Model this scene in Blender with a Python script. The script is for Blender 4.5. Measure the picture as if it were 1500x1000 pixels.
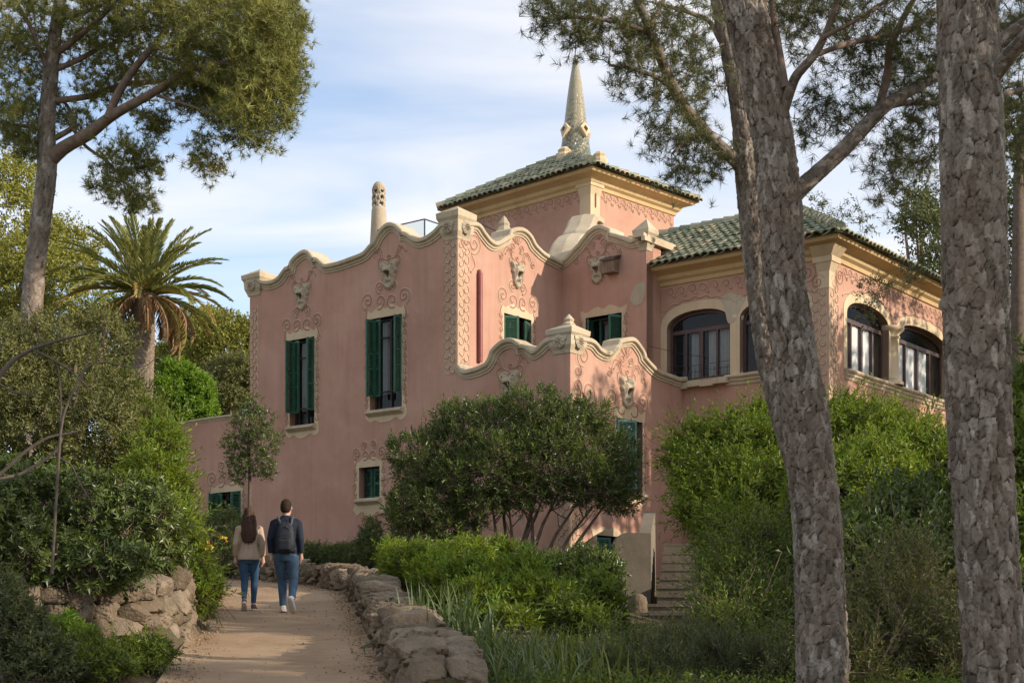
import bpy, bmesh, math, random
import numpy as np
from mathutils import Vector, Matrix, geometry, noise

R = math.radians
rng = np.random.default_rng(7)
random.seed(7)
scene = bpy.context.scene
for _o in list(bpy.data.objects):
    bpy.data.objects.remove(_o)

# ------------------------------------------------------------------ camera
FPX, CU, HV, EYE = 2100.0, 750.0, 920.0, 1.6      # focal length in photo pixels, centre column, horizon row, eye height
cam_d = bpy.data.cameras.new('camera')
cam = bpy.data.objects.new('camera', cam_d)
scene.collection.objects.link(cam)
cam.location = (0, 0, EYE)
cam.rotation_euler = (R(90), 0, 0)
cam_d.sensor_width = 36.0
cam_d.lens = 36.0 * FPX / 1500.0
cam_d.shift_y = (HV - 500.0) / 1500.0
cam_d.clip_start = 0.1
cam_d.clip_end = 3000
scene.camera = cam

# ------------------------------------------------------------------ world, sun, exposure
SUN_EL = 22.0
SUN_H = Vector((0.955, -0.297))                    # horizontal direction towards the sun
SUN_ROT = math.atan2(SUN_H.x, SUN_H.y)
world = bpy.data.worlds.new('World')
scene.world = world
world.use_nodes = True
wt = world.node_tree
wt.nodes.clear()
wo = wt.nodes.new('ShaderNodeOutputWorld')
bg = wt.nodes.new('ShaderNodeBackground')
sky = wt.nodes.new('ShaderNodeTexSky')
sky.sky_type = 'NISHITA'
sky.sun_disc = False
sky.sun_elevation = R(SUN_EL)
sky.sun_rotation = SUN_ROT
sky.altitude = 100
sky.air_density = 1.0
sky.dust_density = 0.6
sky.ozone_density = 2.0
bg.inputs['Strength'].default_value = 0.135
tc = wt.nodes.new('ShaderNodeTexCoord')
sep = wt.nodes.new('ShaderNodeSeparateXYZ')
wt.links.new(tc.outputs['Generated'], sep.inputs[0])
zc = wt.nodes.new('ShaderNodeMath'); zc.operation = 'MAXIMUM'; zc.inputs[1].default_value = 0.0
wt.links.new(sep.outputs['Z'], zc.inputs[0])
za = wt.nodes.new('ShaderNodeMath'); za.operation = 'ADD'; za.inputs[1].default_value = 0.22
wt.links.new(zc.outputs[0], za.inputs[0])
comb = wt.nodes.new('ShaderNodeCombineXYZ')
for i, ax in enumerate('XY'):
    dv = wt.nodes.new('ShaderNodeMath'); dv.operation = 'DIVIDE'
    wt.links.new(sep.outputs[ax], dv.inputs[0]); wt.links.new(za.outputs[0], dv.inputs[1])
    wt.links.new(dv.outputs[0], comb.inputs[i])
mp = wt.nodes.new('ShaderNodeMapping')
mp.inputs['Rotation'].default_value = (0, 0, R(38))
mp.inputs['Scale'].default_value = (0.75, 2.1, 1)
mp.inputs['Location'].default_value = (2.3, 0.8, 0)
wt.links.new(comb.outputs[0], mp.inputs[0])
nz = wt.nodes.new('ShaderNodeTexNoise')
nz.inputs['Scale'].default_value = 1.7
nz.inputs['Detail'].default_value = 5
nz.inputs['Roughness'].default_value = 0.5
nz.inputs['Distortion'].default_value = 0.5
wt.links.new(mp.outputs[0], nz.inputs['Vector'])
cr = wt.nodes.new('ShaderNodeValToRGB')
cr.color_ramp.elements[0].position = 0.33; cr.color_ramp.elements[0].color = (0.20, 0.20, 0.20, 1)
cr.color_ramp.elements[1].position = 0.66; cr.color_ramp.elements[1].color = (0.9, 0.9, 0.9, 1)
wt.links.new(nz.outputs['Fac'], cr.inputs[0])
mx = wt.nodes.new('ShaderNodeMix'); mx.data_type = 'RGBA'
mx.inputs['B'].default_value = (4.25, 4.2, 4.3, 1)
wt.links.new(cr.outputs[0], mx.inputs['Factor'])
wt.links.new(sky.outputs[0], mx.inputs['A'])
wt.links.new(mx.outputs['Result'], bg.inputs['Color'])
wt.links.new(bg.outputs[0], wo.inputs['Surface'])

sun_d = bpy.data.lights.new('sun', 'SUN')
sun_d.energy = 3.1
sun_d.angle = R(0.55)
sun_d.color = (1.0, 0.87, 0.72)
sun = bpy.data.objects.new('sun', sun_d)
scene.collection.objects.link(sun)
_sd = Vector((SUN_H.x * math.cos(R(SUN_EL)), SUN_H.y * math.cos(R(SUN_EL)), math.sin(R(SUN_EL))))
sun.rotation_euler = _sd.to_track_quat('Z', 'Y').to_euler()
sun.location = (30, -10, 30)

vs = scene.view_settings
vs.view_transform = 'Standard'
vs.look = 'None'
vs.gamma = 1.0
vs.exposure = 0.9
vs.use_curve_mapping = False
scene.cycles.use_denoising = True
scene.cycles.max_bounces = 6
scene.cycles.transparent_max_bounces = 12
scene.cycles.caustics_reflective = False
scene.cycles.caustics_refractive = False

# ------------------------------------------------------------------ helpers
def P(u, v, Y):
    """photo pixel + distance -> world point"""
    return Vector(((u - CU) / FPX * Y, Y, EYE + (HV - v) / FPX * Y))

COL = scene.collection
ROOTW = {}
def child(o, parent):
    """link o (built in world coordinates) under parent"""
    COL.objects.link(o)
    o.parent = parent
    o.matrix_parent_inverse = ROOTW.get(parent.name, Matrix()).inverted()
    ROOTW[o.name] = o.matrix_basis.copy()
    return o

def thing(name, label, cat, loc=(0, 0, 0), group=None):
    o = bpy.data.objects.new(name, None)
    COL.objects.link(o)
    o.empty_display_size = 0.2
    o.location = loc
    ROOTW[o.name] = Matrix.Translation(Vector(loc))
    o['label'] = label
    o['category'] = cat
    if group:
        o['group'] = group
    return o

def tag(o, label=None, cat=None, group=None, kind=None):
    if label: o['label'] = label
    if cat: o['category'] = cat
    if group: o['group'] = group
    if kind: o['kind'] = kind
    return o

def mesh_np(name, verts, tris, mat=None, smooth=False, attrs=None):
    """fast mesh from numpy arrays; tris (n,3) or (n,4)"""
    me = bpy.data.meshes.new(name)
    verts = np.asarray(verts, dtype=np.float32); tris = np.asarray(tris, dtype=np.int32)
    n, k = tris.shape
    me.vertices.add(len(verts)); me.vertices.foreach_set('co', verts.ravel())
    me.loops.add(n * k); me.loops.foreach_set('vertex_index', tris.ravel())
    me.polygons.add(n)
    me.polygons.foreach_set('loop_start', np.arange(0, n * k, k, dtype=np.int32))
    if attrs:
        for an, dom, arr in attrs:
            at = me.attributes.new(an, 'FLOAT', dom)
            at.data.foreach_set('value', np.asarray(arr, dtype=np.float32))
    me.update(calc_edges=True)
    me.polygons.foreach_set('use_smooth', np.full(n, smooth, dtype=bool))
    if mat is not None:
        me.materials.append(mat)
    return me

class MB:
    """collects polygons; build() makes one mesh object in world coordinates"""
    def __init__(self):
        self.v = []; self.f = []; self.m = []; self.s = []
    def poly(self, pts, mi=0, sm=False):
        i = len(self.v)
        self.v.extend([tuple(p) for p in pts])
        self.f.append(tuple(range(i, i + len(pts)))); self.m.append(mi); self.s.append(sm)
    def mesh(self, verts, faces, mi=0, sm=False):
        i = len(self.v)
        self.v.extend([tuple(p) for p in verts])
        for f in faces:
            self.f.append(tuple(k + i for k in f)); self.m.append(mi); self.s.append(sm)
    def box(self, c, x, y, z, mi=0):
        """box from centre and half-axis vectors"""
        c, x, y, z = Vector(c), Vector(x), Vector(y), Vector(z)
        vs = [c + x * a + y * b + z * d for d in (-1, 1) for b in (-1, 1) for a in (-1, 1)]
        fs = [(0, 2, 3, 1), (4, 5, 7, 6), (0, 1, 5, 4), (2, 6, 7, 3), (0, 4, 6, 2), (1, 3, 7, 5)]
        if x.cross(y).dot(z) < 0:
            fs = [tuple(reversed(f)) for f in fs]
        self.mesh(vs, fs, mi)
    def tube(self, pts, rad, n=6, mi=0, cap=True, sm=True):
        pts = [Vector(p) for p in pts]
        if not hasattr(rad, '__len__'):
            rad = [rad] * len(pts)
        rings = []
        up = None
        for i, p in enumerate(pts):
            t = (pts[min(i + 1, len(pts) - 1)] - pts[max(i - 1, 0)])
            if t.length < 1e-9: t = Vector((0, 0, 1))
            t.normalize()
            if up is None:
                up = Vector((1, 0, 0)) if abs(t.x) < 0.8 else Vector((0, 1, 0))
            a = (up - t * up.dot(t)).normalized(); b = t.cross(a); up = a
            rings.append([p + (a * math.cos(2 * math.pi * k / n) + b * math.sin(2 * math.pi * k / n)) * rad[i] for k in range(n)])
        vs = [q for r_ in rings for q in r_]
        fs = []
        for i in range(len(pts) - 1):
            for k in range(n):
                k2 = (k + 1) % n
                fs.append((i * n + k, i * n + k2, (i + 1) * n + k2, (i + 1) * n + k))
        self.mesh(vs, fs, mi, sm)
        if cap:
            self.poly(list(reversed(rings[0])), mi); self.poly(rings[-1], mi)
    def lathe(self, c, prof, n=16, mi=0, sm=True, axis=None):
        c = Vector(c)
        vs = []; fs = []
        for (r_, z) in prof:
            for k in range(n):
                a = 2 * math.pi * k / n
                vs.append(c + Vector((r_ * math.cos(a), r_ * math.sin(a), z)))
        for i in range(len(prof) - 1):
            for k in range(n):
                k2 = (k + 1) % n
                fs.append((i * n + k, i * n + k2, (i + 1) * n + k2, (i + 1) * n + k))
        self.mesh(vs, fs, mi, sm)
    def data(self, name, mats):
        me = bpy.data.meshes.new(name)
        me.from_pydata(self.v, [], self.f)
        if not isinstance(mats, (list, tuple)): mats = [mats]
        for m in mats: me.materials.append(m)
        me.polygons.foreach_set('material_index', self.m)
        me.polygons.foreach_set('use_smooth', self.s)
        me.update()
        return me
    def build(self, name, mats, parent=None):
        o = bpy.data.objects.new(name, self.data(name, mats))
        if parent is None: COL.objects.link(o)
        else: child(o, parent)
        return o

def child_np(name, me, parent):
    o = bpy.data.objects.new(name, me)
    if parent is None: COL.objects.link(o)
    else: child(o, parent)
    return o

# ------------------------------------------------------------------ materials
def new_mat(name):
    m = bpy.data.materials.new(name); m.use_nodes = True
    nt = m.node_tree; nt.nodes.clear()
    out = nt.nodes.new('ShaderNodeOutputMaterial')
    b = nt.nodes.new('ShaderNodeBsdfPrincipled')
    nt.links.new(b.outputs[0], out.inputs[0])
    return m, nt, b, out
def N(nt, t, **kw):
    n = nt.nodes.new('ShaderNode' + t)
    for k, v in kw.items():
        if k in n.inputs: n.inputs[k].default_value = v
        else: setattr(n, k, v)
    return n
def ramp(nt, fac, stops):
    c = nt.nodes.new('ShaderNodeValToRGB')
    el = c.color_ramp.elements
    while len(el) < len(stops): el.new(0.5)
    for e, (p, col) in zip(el, stops):
        e.position = p; e.color = (*col, 1)
    nt.links.new(fac, c.inputs[0])
    return c.outputs[0]
def mixc(nt, fac, a, b, mode='MIX'):
    m = nt.nodes.new('ShaderNodeMix'); m.data_type = 'RGBA'; m.blend_type = mode
    for key, val in (('Factor', fac), ('A', a), ('B', b)):
        if hasattr(val, 'links') or hasattr(val, 'is_linked'):
            nt.links.new(val, m.inputs[key])
        elif isinstance(val, (int, float)):
            m.inputs[key].default_value = val
        else:
            m.inputs[key].default_value = (*val, 1)
    return m.outputs['Result']
def math2(nt, op, a, b=0.0):
    m = nt.nodes.new('ShaderNodeMath'); m.operation = op
    for i, val in enumerate((a, b)):
        if isinstance(val, (int, float)): m.inputs[i].default_value = val
        else: nt.links.new(val, m.inputs[i])
    return m.outputs[0]
def pos(nt, scale=(1, 1, 1)):
    g = nt.nodes.new('ShaderNodeNewGeometry')
    mpn = nt.nodes.new('ShaderNodeMapping'); mpn.inputs['Scale'].default_value = scale
    nt.links.new(g.outputs['Position'], mpn.inputs[0])
    return mpn.outputs[0]
def obpos(nt, scale=(1, 1, 1)):
    g = nt.nodes.new('ShaderNodeTexCoord')
    mpn = nt.nodes.new('ShaderNodeMapping'); mpn.inputs['Scale'].default_value = scale
    nt.links.new(g.outputs['Object'], mpn.inputs[0])
    return mpn.outputs[0]
def tex_noise(nt, vec, scale, detail=4, rough=0.55, dist=0.0):
    n = N(nt, 'TexNoise')
    n.inputs['Scale'].default_value = scale; n.inputs['Detail'].default_value = detail
    n.inputs['Roughness'].default_value = rough; n.inputs['Distortion'].default_value = dist
    nt.links.new(vec, n.inputs['Vector'])
    return n.outputs['Fac']
def bump(nt, b, h, strength=0.3, dist=0.02):
    n = N(nt, 'Bump'); n.inputs['Strength'].default_value = strength; n.inputs['Distance'].default_value = dist
    nt.links.new(h, n.inputs['Height']); nt.links.new(n.outputs[0], b.inputs['Normal'])

M = {}
def plaster(name, base, dark, light, rough=0.9, stain=(0.30, 0.22, 0.17), bs=0.25):
    m, nt, b, _ = new_mat(name)
    p = pos(nt)
    n1 = tex_noise(nt, p, 0.55, 6, 0.6, 0.4)
    n2 = tex_noise(nt, p, 3.2, 6, 0.65)
    n3 = tex_noise(nt, pos(nt, (1.6, 1.6, 0.16)), 1.5, 5, 0.6)
    c = ramp(nt, n1, [(0.28, dark), (0.5, base), (0.75, light)])
    c = mixc(nt, math2(nt, 'MULTIPLY', ramp(nt, n2, [(0.42, (0, 0, 0)), (0.72, (1, 1, 1))]), 0.30), c, light)
    c = mixc(nt, math2(nt, 'MULTIPLY', ramp(nt, n3, [(0.52, (0, 0, 0)), (0.78, (1, 1, 1))]), 0.42), c, stain)
    n4 = tex_noise(nt, pos(nt, (5.5, 5.5, 0.22)), 1.3, 5, 0.65)
    c = mixc(nt, math2(nt, 'MULTIPLY', ramp(nt, n4, [(0.54, (0, 0, 0)), (0.72, (1, 1, 1))]), 0.30), c, stain)
    n5 = tex_noise(nt, pos(nt), 1.1, 3, 0.5, 0.8)
    c = mixc(nt, math2(nt, 'MULTIPLY', ramp(nt, n5, [(0.60, (0, 0, 0)), (0.63, (1, 1, 1))]), 0.22), c, light)
    nt.links.new(c, b.inputs['Base Color'])
    b.inputs['Roughness'].default_value = rough
    b.inputs['Specular IOR Level'].default_value = 0.25
    h = math2(nt, 'ADD', tex_noise(nt, p, 38, 4), math2(nt, 'MULTIPLY', tex_noise(nt, p, 4, 3), 2.0))
    bump(nt, b, h, bs, 0.012)
    M[name] = m
plaster('pink', (0.445, 0.25, 0.18), (0.375, 0.203, 0.142), (0.51, 0.312, 0.232), stain=(0.27, 0.165, 0.118))
plaster('cream', (0.56, 0.43, 0.275), (0.49, 0.37, 0.23), (0.62, 0.50, 0.34), stain=(0.33, 0.26, 0.17))
plaster('cornice', (0.475, 0.385, 0.26), (0.385, 0.305, 0.2), (0.545, 0.46, 0.335), stain=(0.20, 0.165, 0.115), bs=0.6)
plaster('ochre', (0.52, 0.37, 0.185), (0.46, 0.32, 0.155), (0.57, 0.42, 0.23), stain=(0.33, 0.24, 0.13))
plaster('pinkline', (0.34, 0.145, 0.10), (0.28, 0.115, 0.08), (0.40, 0.18, 0.13), stain=(0.25, 0.11, 0.08))
plaster('scroll', (0.45, 0.30, 0.21), (0.40, 0.26, 0.18), (0.50, 0.35, 0.25), stain=(0.31, 0.21, 0.15))
plaster('carved', (0.40, 0.33, 0.235), (0.38, 0.31, 0.21), (0.54, 0.46, 0.34), stain=(0.22, 0.19, 0.14), bs=0.6)
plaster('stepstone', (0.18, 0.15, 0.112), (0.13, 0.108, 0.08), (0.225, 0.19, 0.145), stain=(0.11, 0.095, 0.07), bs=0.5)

def simple(name, col, rough=0.6, var=0.25, scale=8, metal=0.0, spec=0.4, bstr=0.15):
    m, nt, b, _ = new_mat(name)
    n1 = tex_noise(nt, pos(nt), scale, 5)
    c = ramp(nt, n1, [(0.25, tuple(x * (1 - var) for x in col)), (0.75, tuple(min(1, x * (1 + var)) for x in col))])
    nt.links.new(c, b.inputs['Base Color'])
    b.inputs['Roughness'].default_value = rough; b.inputs['Metallic'].default_value = metal
    b.inputs['Specular IOR Level'].default_value = spec
    if bstr: bump(nt, b, tex_noise(nt, pos(nt), scale * 6, 3), bstr, 0.01)
    M[name] = m
    return m
simple('shutter', (0.03, 0.098, 0.06), 0.5, 0.3, 5)
simple('shutter_teal', (0.07, 0.17, 0.145), 0.5, 0.3, 5)
simple('frame_dark', (0.045, 0.032, 0.032), 0.45, 0.3, 6)
simple('frame_brown', (0.075, 0.042, 0.038), 0.45, 0.3, 6)
simple('room_dark', (0.035, 0.030, 0.028), 0.9, 0.2, 2)  # shade of the unlit interiors is put into this dark colour
simple('blind', (0.8, 0.79, 0.77), 0.9, 0.05, 5)
simple('curtain', (0.66, 0.64, 0.60), 0.9, 0.1, 5)
simple('iron', (0.03, 0.033, 0.04), 0.5, 0.3, 10, 0.3)
simple('pipe', (0.21, 0.055, 0.045), 0.5, 0.25, 6)
simple('roofdeck', (0.33, 0.24, 0.19), 0.9, 0.2, 2)
simple('wood', (0.20, 0.13, 0.085), 0.8, 0.3, 6)

m, nt, b, out = new_mat('glass')
b.inputs['Base Color'].default_value = (0.02, 0.025, 0.03, 1); b.inputs['Roughness'].default_value = 0.04
b.inputs['Specular IOR Level'].default_value = 0.7
tr = N(nt, 'BsdfTransparent'); tr.inputs[0].default_value = (0.85, 0.88, 0.88, 1)
ms = N(nt, 'MixShader'); ms.inputs[0].default_value = 0.66
bump(nt, b, tex_noise(nt, pos(nt), 1.6, 2), 0.05, 0.05)
nt.links.new(b.outputs[0], ms.inputs[1]); nt.links.new(tr.outputs[0], ms.inputs[2]); nt.links.new(ms.outputs[0], out.inputs[0])
M['glass'] = m
m2_ = m.copy(); M['glass_clear'] = m2_
for n_ in m2_.node_tree.nodes:
    if n_.type == 'MIX_SHADER': n_.inputs[0].default_value = 0.84
    if n_.type == 'BSDF_TRANSPARENT': n_.inputs[0].default_value = (0.97, 0.98, 0.98, 1)
m, nt, b, out = new_mat('clear_glass')
b.inputs['Base Color'].default_value = (0.5, 0.6, 0.58, 1); b.inputs['Roughness'].default_value = 0.05
tr = N(nt, 'BsdfTransparent'); tr.inputs[0].default_value = (0.86, 0.93, 0.92, 1)
ms = N(nt, 'MixShader'); ms.inputs[0].default_value = 0.8
nt.links.new(b.outputs[0], ms.inputs[1]); nt.links.new(tr.outputs[0], ms.inputs[2]); nt.links.new(ms.outputs[0], out.inputs[0])
M['clear_glass'] = m

# glazed green roof tile, some tiles weathered to tan
m, nt, b, _ = new_mat('tile')
g = N(nt, 'NewGeometry'); oi = N(nt, 'ObjectInfo')
rnd = math2(nt, 'FRACT', math2(nt, 'ADD', g.outputs['Random Per Island'], oi.outputs['Random']))
c = ramp(nt, rnd, [(0.0, (0.10, 0.125, 0.075)), (0.3, (0.165, 0.19, 0.112)), (0.6, (0.24, 0.252, 0.155)), (0.82, (0.33, 0.295, 0.18)), (1.0, (0.43, 0.345, 0.205))])
n1 = tex_noise(nt, pos(nt), 9, 5, 0.7)
c = mixc(nt, math2(nt, 'MULTIPLY', ramp(nt, n1, [(0.48, (0, 0, 0)), (0.7, (1, 1, 1))]), 0.6), c, (0.36, 0.31, 0.20))
c = mixc(nt, math2(nt, 'MULTIPLY', ramp(nt, tex_noise(nt, pos(nt), 5, 5, 0.7), [(0.55, (0, 0, 0)), (0.75, (1, 1, 1))]), 0.6), c, (0.06, 0.065, 0.04))
nt.links.new(c, b.inputs['Base Color']); b.inputs['Roughness'].default_value = 0.38
bump(nt, b, n1, 0.2, 0.01)
M['tile'] = m

# spire mosaic: small glazed chips, green below, golden above
m, nt, b, _ = new_mat('mosaic')
vo = N(nt, 'TexVoronoi'); vo.inputs['Scale'].default_value = 17
nt.links.new(pos(nt), vo.inputs['Vector'])
sx = N(nt, 'SeparateColor'); nt.links.new(vo.outputs['Color'], sx.inputs[0])
sp = N(nt, 'SeparateXYZ'); nt.links.new(pos(nt), sp.inputs[0])
hgt = math2(nt, 'MULTIPLY', math2(nt, 'SUBTRACT', sp.outputs['Z'], 17.6), 0.42)
sel = math2(nt, 'ADD', hgt, math2(nt, 'MULTIPLY', math2(nt, 'SUBTRACT', sx.outputs[0], 0.5), 1.0))
c = ramp(nt, sel, [(0.0, (0.10, 0.125, 0.10)), (0.2, (0.17, 0.18, 0.135)), (0.42, (0.30, 0.245, 0.14)), (0.75, (0.37, 0.31, 0.20)), (1.0, (0.30, 0.28, 0.20))])
nt.links.new(c, b.inputs['Base Color']); b.inputs['Roughness'].default_value = 0.22
ve = N(nt, 'TexVoronoi'); ve.feature = 'DISTANCE_TO_EDGE'; ve.inputs['Scale'].default_value = 17
nt.links.new(pos(nt), ve.inputs['Vector'])
bump(nt, b, ramp(nt, ve.outputs[0], [(0.0, (0, 0, 0)), (0.12, (1, 1, 1))]), 0.5, 0.02)
M['mosaic'] = m

def leafmat(name, stops, rough=0.45, trans=0.28, spec=0.35, nscale=1.1):
    m, nt, b, out = new_mat(name)
    g = N(nt, 'NewGeometry')
    n1 = tex_noise(nt, pos(nt), nscale, 3, 0.6)
    f = math2(nt, 'ADD', math2(nt, 'MULTIPLY', g.outputs['Random Per Island'], 0.55), math2(nt, 'MULTIPLY', math2(nt, 'SUBTRACT', n1, 0.28), 1.0))
    c = ramp(nt, f, stops)
    nt.links.new(c, b.inputs['Base Color'])
    b.inputs['Roughness'].default_value = rough; b.inputs['Specular IOR Level'].default_value = spec
    t = N(nt, 'BsdfTranslucent')
    cc = mixc(nt, 1.0, c, (1.2, 1.25, 0.55), 'MULTIPLY')
    nt.links.new(cc, t.inputs[0])
    ms = N(nt, 'MixShader'); ms.inputs[0].default_value = trans
    nt.links.new(b.outputs[0], ms.inputs[1]); nt.links.new(t.outputs[0], ms.inputs[2]); nt.links.new(ms.outputs[0], out.inputs[0])
    M[name] = m
leafmat('leaf_dark', [(0.05, (0.043, 0.067, 0.020)), (0.45, (0.088, 0.121, 0.031)), (0.8, (0.151, 0.192, 0.043)), (1.0, (0.293, 0.286, 0.064))], 0.38, 0.2, 0.5)
leafmat('leaf_mid', [(0.05, (0.054, 0.075, 0.016)), (0.45, (0.106, 0.147, 0.026)), (0.8, (0.181, 0.221, 0.035)), (1.0, (0.328, 0.322, 0.059))], 0.45, 0.3)
leafmat('leaf_bright', [(0.05, (0.077, 0.105, 0.015)), (0.45, (0.153, 0.201, 0.023)), (0.8, (0.238, 0.286, 0.032)), (1.0, (0.401, 0.387, 0.053))], 0.45, 0.35)
leafmat('leaf_lime', [(0.05, (0.078, 0.137, 0.016)), (0.5, (0.150, 0.247, 0.026)), (1.0, (0.260, 0.351, 0.046))], 0.5, 0.4)
leafmat('leaf_olive', [(0.05, (0.068, 0.072, 0.025)), (0.45, (0.129, 0.134, 0.044)), (0.8, (0.199, 0.193, 0.061)), (1.0, (0.318, 0.259, 0.091))], 0.55, 0.25)
leafmat('leaf_blue', [(0.05, (0.058, 0.073, 0.033)), (0.5, (0.107, 0.123, 0.052)), (1.0, (0.193, 0.200, 0.077))], 0.5, 0.25)
leafmat('leaf_tip', [(0.05, (0.050, 0.060, 0.030)), (0.5, (0.085, 0.085, 0.045)), (1.0, (0.160, 0.120, 0.070))], 0.5, 0.25)
leafmat('needle', [(0.05, (0.086, 0.105, 0.037)), (0.4, (0.171, 0.191, 0.057)), (0.75, (0.328, 0.303, 0.077)), (1.0, (0.623, 0.462, 0.121))], 0.55, 0.2, 0.3, 0.9)
leafmat('needle_cool', [(0.05, (0.052, 0.065, 0.030)), (0.4, (0.103, 0.112, 0.048)), (0.75, (0.168, 0.169, 0.062)), (1.0, (0.282, 0.238, 0.084))], 0.55, 0.2, 0.3, 1.4)
leafmat('hill_leaf', [(0.05, (0.114, 0.119, 0.029)), (0.45, (0.215, 0.217, 0.044)), (0.8, (0.327, 0.315, 0.066)), (1.0, (0.477, 0.412, 0.103))], 0.6, 0.2, 0.2, 0.35)
leafmat('palm_leaf', [(0.05, (0.123, 0.145, 0.048)), (0.45, (0.232, 0.244, 0.073)), (0.8, (0.366, 0.348, 0.103)), (1.0, (0.635, 0.463, 0.141))], 0.4, 0.22, 0.4, 0.8)
leafmat('palm_yellow', [(0.05, (0.180, 0.138, 0.036)), (0.5, (0.288, 0.216, 0.060)), (1.0, (0.396, 0.288, 0.096))], 0.5, 0.2)
leafmat('palm_dead', [(0.05, (0.195, 0.122, 0.062)), (0.5, (0.315, 0.202, 0.110)), (1.0, (0.465, 0.317, 0.186))], 0.8, 0.1, 0.2)
leafmat('strap', [(0.05, (0.059, 0.086, 0.034)), (0.5, (0.111, 0.148, 0.059)), (1.0, (0.186, 0.216, 0.093))], 0.45, 0.25)
leafmat('grass', [(0.05, (0.073, 0.093, 0.019)), (0.5, (0.132, 0.166, 0.032)), (1.0, (0.250, 0.225, 0.064))], 0.5, 0.3)
leafmat('litter', [(0.05, (0.09, 0.06, 0.035)), (0.5, (0.17, 0.11, 0.06)), (1.0, (0.28, 0.2, 0.11))], 0.8, 0.05, 0.2)
leafmat('flower_yellow', [(0.05, (0.5, 0.30, 0.02)), (0.5, (0.62, 0.42, 0.03)), (1.0, (0.7, 0.55, 0.08))], 0.6, 0.2)
leafmat('flower_pink', [(0.05, (0.45, 0.2, 0.16)), (0.5, (0.6, 0.36, 0.29)), (1.0, (0.7, 0.5, 0.42))], 0.6, 0.2)

# bark with plates carried by the mesh (attribute 'plate' = random per plate, 'crev' = 0 in the cracks)
def barkmat(name, plates, crack, patch):
    m, nt, b, _ = new_mat(name)
    a1 = N(nt, 'Attribute', attribute_name='plate'); a2 = N(nt, 'Attribute', attribute_name='crev')
    n1 = tex_noise(nt, pos(nt), 45, 5, 0.7)
    n2 = tex_noise(nt, pos(nt), 2.2, 4, 0.6)
    f = math2(nt, 'ADD', math2(nt, 'MULTIPLY', a1.outputs['Fac'], 0.6), math2(nt, 'MULTIPLY', n1, 0.45))
    c = ramp(nt, f, plates)
    c = mixc(nt, math2(nt, 'MULTIPLY', ramp(nt, n2, [(0.45, (0, 0, 0)), (0.7, (1, 1, 1))]), 0.55), c, patch)
    c = mixc(nt, ramp(nt, a2.outputs['Fac'], [(0.08, (0, 0, 0)), (0.45, (1, 1, 1))]), crack, c)
    nt.links.new(c, b.inputs['Base Color']); b.inputs['Roughness'].default_value = 0.9
    b.inputs['Specular IOR Level'].default_value = 0.2
    bump(nt, b, tex_noise(nt, pos(nt, (1, 1, 0.5)), 70, 5, 0.7), 0.6, 0.012)
    M[name] = m
barkmat('bark_pine', [(0.22, (0.075, 0.056, 0.042)), (0.42, (0.15, 0.12, 0.093)), (0.64, (0.25, 0.21, 0.17)), (0.84, (0.44, 0.385, 0.32))], (0.028, 0.019, 0.014), (0.20, 0.138, 0.10))
simple('branch', (0.20, 0.145, 0.115), 0.9, 0.4, 14, 0, 0.2, 0.6)
simple('branch_red', (0.20, 0.142, 0.108), 0.9, 0.4, 9, 0, 0.2, 0.6)
simple('twig', (0.11, 0.08, 0.058), 0.9, 0.35, 14, 0, 0.2, 0.3)
simple('branch_grey', (0.115, 0.092, 0.074), 0.9, 0.3, 12, 0, 0.2, 0.4)
simple('palm_trunk', (0.205, 0.158, 0.118), 0.95, 0.45, 9, 0, 0.2, 0.8)
m, nt, b, _ = new_mat('soil')
n1 = tex_noise(nt, pos(nt), 0.8, 6, 0.65, 0.5); n2 = tex_noise(nt, pos(nt), 14, 5, 0.7)
c = ramp(nt, n2, [(0.3, (0.085, 0.06, 0.04)), (0.7, (0.17, 0.125, 0.085))])
c = mixc(nt, math2(nt, 'MULTIPLY', ramp(nt, n1, [(0.42, (0, 0, 0)), (0.6, (1, 1, 1))]), 0.8), c, (0.085, 0.095, 0.035))
nt.links.new(c, b.inputs['Base Color']); b.inputs['Roughness'].default_value = 0.95; b.inputs['Specular IOR Level'].default_value = 0.15
bump(nt, b, math2(nt, 'ADD', n2, math2(nt, 'MULTIPLY', tex_noise(nt, pos(nt), 60, 3), .6)), 0.8, 0.04)
M['soil'] = m

# stone, sandy grey-brown with lichen
m, nt, b, _ = new_mat('stone')
oi = N(nt, 'ObjectInfo')
gp = pos(nt)
n1 = tex_noise(nt, gp, 5, 6, 0.65, 0.3); n2 = tex_noise(nt, gp, 30, 5, 0.7)
base = ramp(nt, oi.outputs['Random'], [(0.0, (0.15, 0.108, 0.07)), (0.4, (0.21, 0.155, 0.102)), (0.7, (0.265, 0.20, 0.136)), (1.0, (0.32, 0.25, 0.178))])
c = mixc(nt, math2(nt, 'MULTIPLY', ramp(nt, n1, [(0.4, (0, 0, 0)), (0.7, (1, 1, 1))]), 0.6), base, (0.105, 0.086, 0.062))
c = mixc(nt, math2(nt, 'MULTIPLY', ramp(nt, n2, [(0.5, (0, 0, 0)), (0.75, (1, 1, 1))]), 0.35), c, (0.34, 0.30, 0.235))
c = mixc(nt, math2(nt, 'MULTIPLY', ramp(nt, tex_noise(nt, gp, 2.6, 5, .7), [(0.54, (0, 0, 0)), (0.7, (1, 1, 1))]), 0.5), c, (0.105, 0.112, 0.06))
nt.links.new(c, b.inputs['Base Color']); b.inputs['Roughness'].default_value = 0.95; b.inputs['Specular IOR Level'].default_value = 0.2
bump(nt, b, math2(nt, 'ADD', n2, math2(nt, 'MULTIPLY', n1, 2.0)), 0.9, 0.035)
M['stone'] = m

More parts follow.
